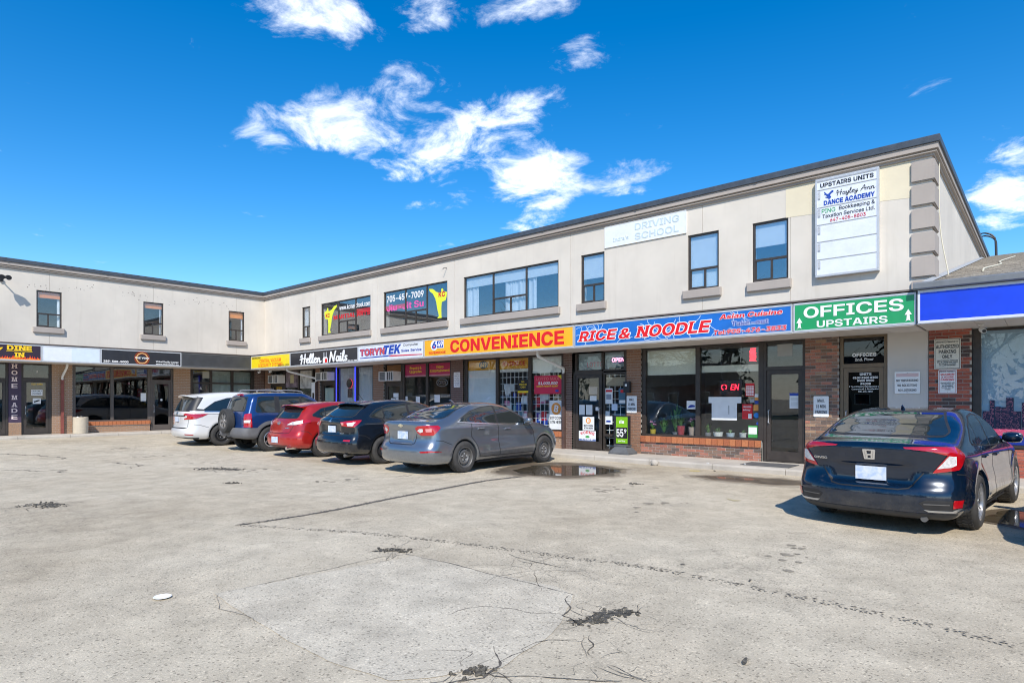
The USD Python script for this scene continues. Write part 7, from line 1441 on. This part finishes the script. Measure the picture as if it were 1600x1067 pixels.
# square of newer asphalt in the foreground
PATCHA = asphalt('asphalt_patch', (1.06, 1.085, 1.13), 0.15)
edge = [(23.3, -10.3), (23.02, -12.1), (24.34, -12.2), (25.25, -12.12), (25.6, -11.6), (25.5, -11.0), (25.33, -10.62), (25.15, -10.28)]
pp = np.vstack([wander([edge[i], edge[(i + 1) % len(edge)]], 70 + i, 0.03, 0.06)[:-1] for i in range(len(edge))])
obj('repair_patch', sheet(Polygon(pp).buffer(0), 0.0035), PATCHA, lot)
crack([(23.3, -10.3), (23.74, -10.28), (24.22, -10.28), (24.79, -10.27), (25.17, -10.27)], 1, 0.013, 0.02); crack([(23.02, -12.1), (23.10, -11.12), (23.07, -10.57), (23.2, -10.28)], 2, 0.008, 0.02, CRKL); crack([(23.02, -12.1), (23.9, -12.2)], 3, 0.007, 0.03, CRKL)
crack([(25.13, -10.3), (25.30, -10.55), (25.35, -10.72), (25.55, -10.76)], 4, 0.012, 0.03); crack([(23.93, -9.65), (24.22, -9.65), (24.64, -9.72)], 5, 0.012, 0.03); crack([(25.35, -10.67), (25.23, -10.81), (24.89, -10.98), (24.75, -11.23)], 6, 0.010, 0.05)
crack([(25.48, -12.1), (25.54, -11.72), (25.54, -11.56), (25.36, -11.41)], 7, 0.016, 0.04); crack([(25.54, -11.56), (25.56, -11.3), (25.68, -10.99)], 8, 0.010, 0.05); crack([(25.54, -11.72), (25.9, -11.5), (26.2, -11.3)], 9, 0.010, 0.05)
crazing(25.55, -10.55, 0.42, 9, 10, 0.007); crazing(23.0, -10.33, 0.45, 9, 11, 0.007); crazing(25.45, -11.75, 0.36, 7, 12, 0.006); crazing(25.95, -11.2, 0.35, 8, 13, 0.008); crazing(17.0, -12.0, 0.6, 8, 14, 0.012); crazing(14.4, -8.3, 0.8, 8, 15, 0.012); crazing(24.5, -9.95, 0.5, 8, 16, 0.006)
pothole([(25.50, -10.78), (25.58, -10.62), (25.57, -10.45), (25.66, -10.30)], 1, 0.05, 64, 0.034); pothole([(22.86, -10.42), (22.95, -10.28), (23.10, -10.27)], 2, 0.045, 40, 0.03); pothole([(16.9, -12.15), (16.95, -11.85), (17.4, -11.95)], 3, 0.07, 36, 0.06); pothole([(13.95, -8.5), (14.4, -8.2), (14.8, -8.1)], 4, 0.10, 50, 0.09); pothole([(25.50, -11.80), (25.53, -11.66)], 5, 0.025, 20, 0.02)
pothole([(16.72, -9.2), (16.87, -9.07)], 6, 0.05, 14, 0.03); pothole([(22.27, -4.46), (22.4, -4.35)], 7, 0.05, 10, 0.03)
crack([(6.64, -10.79), (7.87, -10.2), (9.21, -9.95)], 20, 0.05, 0.12); crack([(11.03, -9.2), (12.44, -9.1), (12.75, -9.52)], 21, 0.04, 0.12); crack([(11.05, -11.49), (11.67, -10.95), (12.55, -10.65)], 22, 0.04, 0.12); crack([(18.3, -6.6), (18.22, -6.12)], 23, 0.03, 0.05)
# damp tyre trail out of the puddle and the dotted tread mark crossing the lot
q = np.random.default_rng(8); V0 = spline([(20.53, -10.77), (20.58, -10.31), (20.54, -9.45), (20.32, -8.18), (20.15, -6.95), (20.02, -5.85), (20.13, -4.87)], 40); TR = spline([(20.53, -10.77), (21.17, -10.46), (22.0, -10.06), (23.07, -9.70), (24.0, -9.48), (25.1, -9.22), (25.7, -9.17), (26.5, -9.17), (27.13, -9.2), (27.82, -9.29), (29.5, -9.5)], 60)
def treads(path, seed, dens, width, size):
    q = np.random.default_rng(seed); L = LineString(path); n = int(L.length * dens); out = []
    for k in range(n):
        if q.random() < 0.15: continue
        d = k / dens; a, b = L.interpolate(d), L.interpolate(d + 0.02); t = np.array([b.x - a.x, b.y - a.y]); t /= np.linalg.norm(t) + 1e-9; nn = np.array([-t[1], t[0]])
        for row in (-1, 0, 1):
            if q.random() < 0.3: continue
            c = np.array([a.x, a.y]) + nn * (row * width / 3 + q.normal() * 0.005) + t * q.uniform(-0.012, 0.012); l, w = size * q.uniform(0.5, 1.3), size * 0.42 * q.uniform(0.5, 1.2); u = t * math.cos(0.6 * row) + nn * math.sin(0.6 * row); vv = np.array([-u[1], u[0]])
            out.append(Polygon([c - u * l / 2, c + vv * w / 2, c + u * l / 2, c - vv * w / 2]))
    obj('tyre_track', sheet(union_all(out), 0.0045), STAIN, lot, kind='stuff')
treads(TR, 1, 34, 0.11, 0.04); treads(V0, 2, 26, 0.12, 0.06)
w_ = np.interp(np.arange(len(V0)), [0, 40, 120, len(V0)], [0.03, 0.05, 0.09, 0.12]) * q.uniform(0.6, 1.2, len(V0)); t = np.gradient(V0, axis=0); t /= np.linalg.norm(t, axis=1)[:, None]; nn = np.stack([-t[:, 1], t[:, 0]], 1)
obj('tyre_track', sheet(Polygon(np.vstack([V0 + nn * w_[:, None] / 2, (V0 - nn * w_[:, None] / 2)[::-1]])).buffer(0), 0.004), STAIN, lot)
# puddles: damp rim with shallow standing water inside
WETM = mat('wet_asphalt', (0.125, 0.098, 0.066), 0.45, var=0.35, scale=3.0, bump=0.4, bscale=70)
DAMP1, DAMP2 = mat('damp_outer', (0.36, 0.305, 0.225), 0.9, var=0.15, scale=9.0, bump=0.4, bscale=70), mat('damp_inner', (0.235, 0.19, 0.13), 0.8, var=0.25, scale=7.0, bump=0.4, bscale=70)
WATER = mat('puddle_water', (0.085, 0.066, 0.042), 0.04, var=0.3, scale=4.0, spec=0.6)
def ragged(pts, seed, amp=0.07): return Polygon(np.vstack([wander([pts[i], pts[(i + 1) % len(pts)]], seed * 100 + i, amp, 0.05)[:-1] for i in range(len(pts))])).buffer(0)
WA_, RA_ = ragged([(19.29, -4.29), (19.04, -3.34), (19.51, -2.75), (20.22, -2.49), (21.03, -2.78), (21.15, -3.5), (20.84, -4.1), (20.35, -4.5), (19.83, -4.65)], 1), ragged([(19.2, -4.8), (18.55, -3.5), (18.83, -2.55), (19.8, -2.1), (21.1, -2.45), (21.5, -3.6), (21.03, -4.5), (20.01, -5.0)], 2, 0.12)
obj('damp_rim', sheet(RA_.buffer(0.16), 0.003), DAMP1, lot); obj('damp_rim', sheet(RA_.buffer(0.05), 0.0045), DAMP2, lot); obj('damp_rim', sheet(RA_.buffer(-0.06), 0.006), WETM, lot); obj('puddle', sheet(WA_.intersection(RA_.buffer(-0.03)), 0.008), WATER, lot)
R2 = ragged([(22.49, -2.6), (22.9, -2.1), (23.69, -2.0), (24.6, -1.8), (25.6, -1.75), (25.4, -2.6), (24.7, -2.8), (24.22, -3.0), (23.34, -3.0)], 3, 0.12); obj('damp_rim', sheet(R2.buffer(0.12), 0.003), DAMP1, lot); obj('damp_rim', sheet(R2, 0.0045), DAMP2, lot); obj('damp_rim', sheet(R2.buffer(-0.12), 0.006), WETM, lot); obj('puddle', sheet(ragged([(22.8, -2.5), (23.6, -2.25), (23.9, -2.5), (23.3, -2.75)], 4, 0.05).intersection(R2.buffer(-0.05)), 0.008), WATER, lot)
R3 = ragged([(27.25, -4.5), (27.45, -3.5), (28.2, -3.2), (28.9, -3.8), (28.6, -4.6), (27.7, -4.75)], 5, 0.08); obj('damp_rim', sheet(R3.buffer(0.12), 0.004), WETM, lot); obj('puddle', sheet(R3, 0.008), WATER, lot)
# oil drips in the parking bays
OIL = mat('oil_stain', (0.25, 0.215, 0.16), 0.8, var=0.3, scale=12); q = np.random.default_rng(33)
for k, (x, y) in enumerate([(17.9, -7.6), (15.3, -7.9), (12.7, -7.8), (10.0, -7.9), (7.0, -8.0), (26.1, -7.9), (22.4, -5.2), (23.6, -6.3)]):
    blobs = [Polygon([(x + dx + r_ * math.cos(a) * q.uniform(0.6, 1.2), y + dy + r_ * math.sin(a) * q.uniform(0.6, 1.2)) for a in np.linspace(0, 2 * PI, 13)[:-1]]).buffer(0) for dx, dy, r_ in zip(q.normal(0, 0.16, 12), q.normal(0, 0.3, 12), q.uniform(0.012, 0.07, 12))]
    obj('oil_stain', sheet(union_all(blobs), 0.0035), OIL, lot, kind='stuff')
# faded yellow paint crumbs and litter
obj('paint_mark', sheet(ragged([(22.15, -1.75), (22.35, -1.68), (22.4, -1.85), (22.2, -1.9)], 6, 0.05), 0.004), plain('old_yellow', (0.55, 0.43, 0.16), 0.8), lot); obj('paint_mark', sheet(ragged([(24.2, -4.9), (24.45, -4.95), (24.4, -5.1)], 7, 0.05), 0.004), plain('old_yellow_b', (0.44, 0.37, 0.22), 0.8), lot)
pl = thing('paper_plate', 'white flattened paper plate lying alone on the asphalt', 'plate', (22.82, -12.40, 0.004)); obj('plate', MB().rev([(0.0, 0.003), (0.045, 0.003), (0.052, 0.008), (0.062, 0.011), (0.064, 0.009), (0.052, 0.004), (0.0, 0.0005)], (22.82, -12.40, 0.004), 'z', 26).mesh(), plain('plate_paper', (0.82, 0.82, 0.80), 0.7), pl, smooth=40)
for k, (x, y, s) in enumerate([(26.61, -10.62, 0.03), (26.05, -9.0, 0.02), (22.6, -1.55, 0.03), (23.0, -0.9, 0.04), (22.3, -1.2, 0.02), (25.4, -8.9, 0.015)]):
    qq = np.random.default_rng(k); ic = trimesh.creation.icosphere(1, s); v = np.array(ic.vertices) * [1.6, 0.5, 0.3] * qq.uniform(0.7, 1.2, (len(ic.vertices), 1)); a = qq.uniform(0, 3); v = np.stack([v[:, 0] * math.cos(a) - v[:, 1] * math.sin(a), v[:, 0] * math.sin(a) + v[:, 1] * math.cos(a), v[:, 2]], 1)
    obj('litter', v + [x, y, 0.01 + (0.12 if y > -1.3 else 0)] if False else (v + [x, y, 0.01 + (0.12 if y > -1.3 else 0)], ic.faces), HOLE if y < -1.3 else PAPER, lot if y < -1.3 else walk, kind='stuff')
# another car stands just outside the right edge; only its shadow reaches into view
src = '/World/parked_car_002'; cp = UsdGeom.Xform.Define(stage, '/World/' + numbered('/World', 'parked_car')); cp.GetPrim().GetReferences().AddInternalReference(src); cp.GetPrim().SetInstanceable(True)
cp.ClearXformOpOrder(); cp.GetPrim().CreateAttribute('xformOp:translate', Sdf.ValueTypeNames.Double3).Set(Gf.Vec3d(29.02, -5.75, 0)); tag(cp, 'black hatchback right of the navy saloon, past the right edge', 'car', CG)
o = [UsdGeom.XformOp(cp.GetPrim().GetAttribute('xformOp:translate'))]; cp.AddRotateZOp().Set(88.0) if not cp.GetPrim().HasAttribute('xformOp:rotateZ') else cp.GetPrim().GetAttribute('xformOp:rotateZ').Set(88.0)
cp.GetXformOpOrderAttr().Set(['xformOp:translate', 'xformOp:rotateZ'])

# ------------------------------------------------------------------ the other side of the street, seen only in the glass
q = np.random.default_rng(17)
BARK = mat('bark', (0.09, 0.07, 0.055), 0.95, var=0.3, scale=12); EVER = mat('evergreen', (0.025, 0.05, 0.022), 0.8, var=0.5, scale=2.0)
def bare(m, p, d, r, l, depth):
    n = 4; pts = [np.array(p, float)]; dd = np.array(d, float)
    for _ in range(3): dd = dd + q.normal(size=3) * 0.12; dd /= np.linalg.norm(dd); pts.append(pts[-1] + dd * l / 3)
    m.tube(pts, np.linspace(r, r * 0.62, 4), n if depth < 3 else 3, cap=False)
    if depth >= 5: return
    for _ in range(3 if depth < 4 else 2):
        e = dd + q.normal(size=3) * 0.55 + [0, 0, 0.12]; e /= np.linalg.norm(e); bare(m, pts[-1] if q.random() < 0.6 else pts[2], e, r * 0.6, l * q.uniform(0.62, 0.85), depth + 1)
LAB = ['bare street tree across the road, leftmost in the reflections', 'tall bare tree across the road behind the evergreens', 'bare tree across the road in front of the red house', 'wide bare tree across the road between the houses', 'bare tree across the road beside the tan house', 'bare tree across the road at the near bend', 'slender bare tree nearest the road junction', 'bare tree behind the camera to the right']
for k, (x, y, h) in enumerate([(-38, -40, 14), (-20, -37, 15), (-4, -39, 13), (7, -37, 15), (16, -40, 14), (33, -41, 12), (24.5, -42, 13), (44, -38, 13)]):
    t = thing('bare_tree', LAB[k], 'tree', (x, y, 0)); m = MB(); bare(m, (x, y, -0.1), (0, 0, 1), 0.22, h * 0.3, 0); obj('trunk', m.mesh(), BARK, t)
V, F = [], []
for k in range(34):
    x, y, h, R = q.uniform(-75, 60), q.uniform(-62, -50), q.uniform(7.5, 11.5), q.uniform(2.0, 3.2)
    for i in range(420):
        z = h * q.random() ** 0.8; rr = R * (1 - z / h) ** 0.7 * q.uniform(0.5, 1.05); a = q.uniform(0, 2 * PI); c = np.array([x + rr * math.cos(a), y + rr * math.sin(a), z + 0.2]); s = q.uniform(0.25, 0.6); n0 = len(V)
        V += [c + q.normal(size=3) * s * 0.6 for _ in range(3)]; F.append([n0, n0 + 1, n0 + 2])
tl = obj('tree_line', (np.array(V), np.array(F)), EVER, kind='stuff', label='dark belt of evergreens across the road behind the houses', cat='trees')
def house(label, x0, x1, y0, y1, h, wallm, roofm):
    t = thing('house', label, 'house', ((x0 + x1) / 2, y1, 0)); obj('wall', MB().box(x0, x1, y0, y1, 0, h).mesh(), wallm, t)
    ym = (y0 + y1) / 2; v = [(x0 - 0.4, y0 - 0.5, h), (x1 + 0.4, y0 - 0.5, h), (x1 + 0.4, y1 + 0.5, h), (x0 - 0.4, y1 + 0.5, h), (x0 - 0.4, ym, h + 2.4), (x1 + 0.4, ym, h + 2.4)]; obj('roof', (np.array(v), np.array([[0, 1, 5], [0, 5, 4], [2, 3, 4], [2, 4, 5], [0, 4, 3], [1, 2, 5], [0, 2, 1], [0, 3, 2]])), roofm, t)
    for a in np.arange(x0 + 1.2, x1 - 1.5, 3.0):
        w = obj('window', MB().box(a, a + 1.3, y1 + 0.01, y1 + 0.05, 1.0, 2.2).mesh(), WHITEPL, t); obj('pane', MB().box(a + 0.08, a + 1.22, y1 + 0.051, y1 + 0.06, 1.08, 2.12).mesh(), AGLASS, w)
RBR = mat('house_brick', (0.16, 0.065, 0.045), 0.9, var=0.3, scale=8); SHG = mat('house_roof', (0.05, 0.045, 0.04), 0.9, var=0.3, scale=8)
house('red brick bungalow across the road', -9, 3, -52, -44.5, 2.9, RBR, SHG); house('tan sided house across the road', 11, 24, -53, -45.5, 3.0, mat('siding', (0.28, 0.24, 0.19), 0.8), SHG); house('long brick house far to the left across the road', -40, -24, -54, -46, 3.0, mat('house_brick_b', (0.12, 0.06, 0.045), 0.9, var=0.3, scale=8), SHG); house('brown house across the road behind the camera', 30, 42, -53, -45, 3.0, RBR, SHG)
obj('lawn', MB().box(-90, 80, -64, -36, -0.2, 0.02).mesh(), mat('lawn_grass', (0.055, 0.075, 0.025), 0.95, var=0.35, scale=1.5), None, kind='structure')
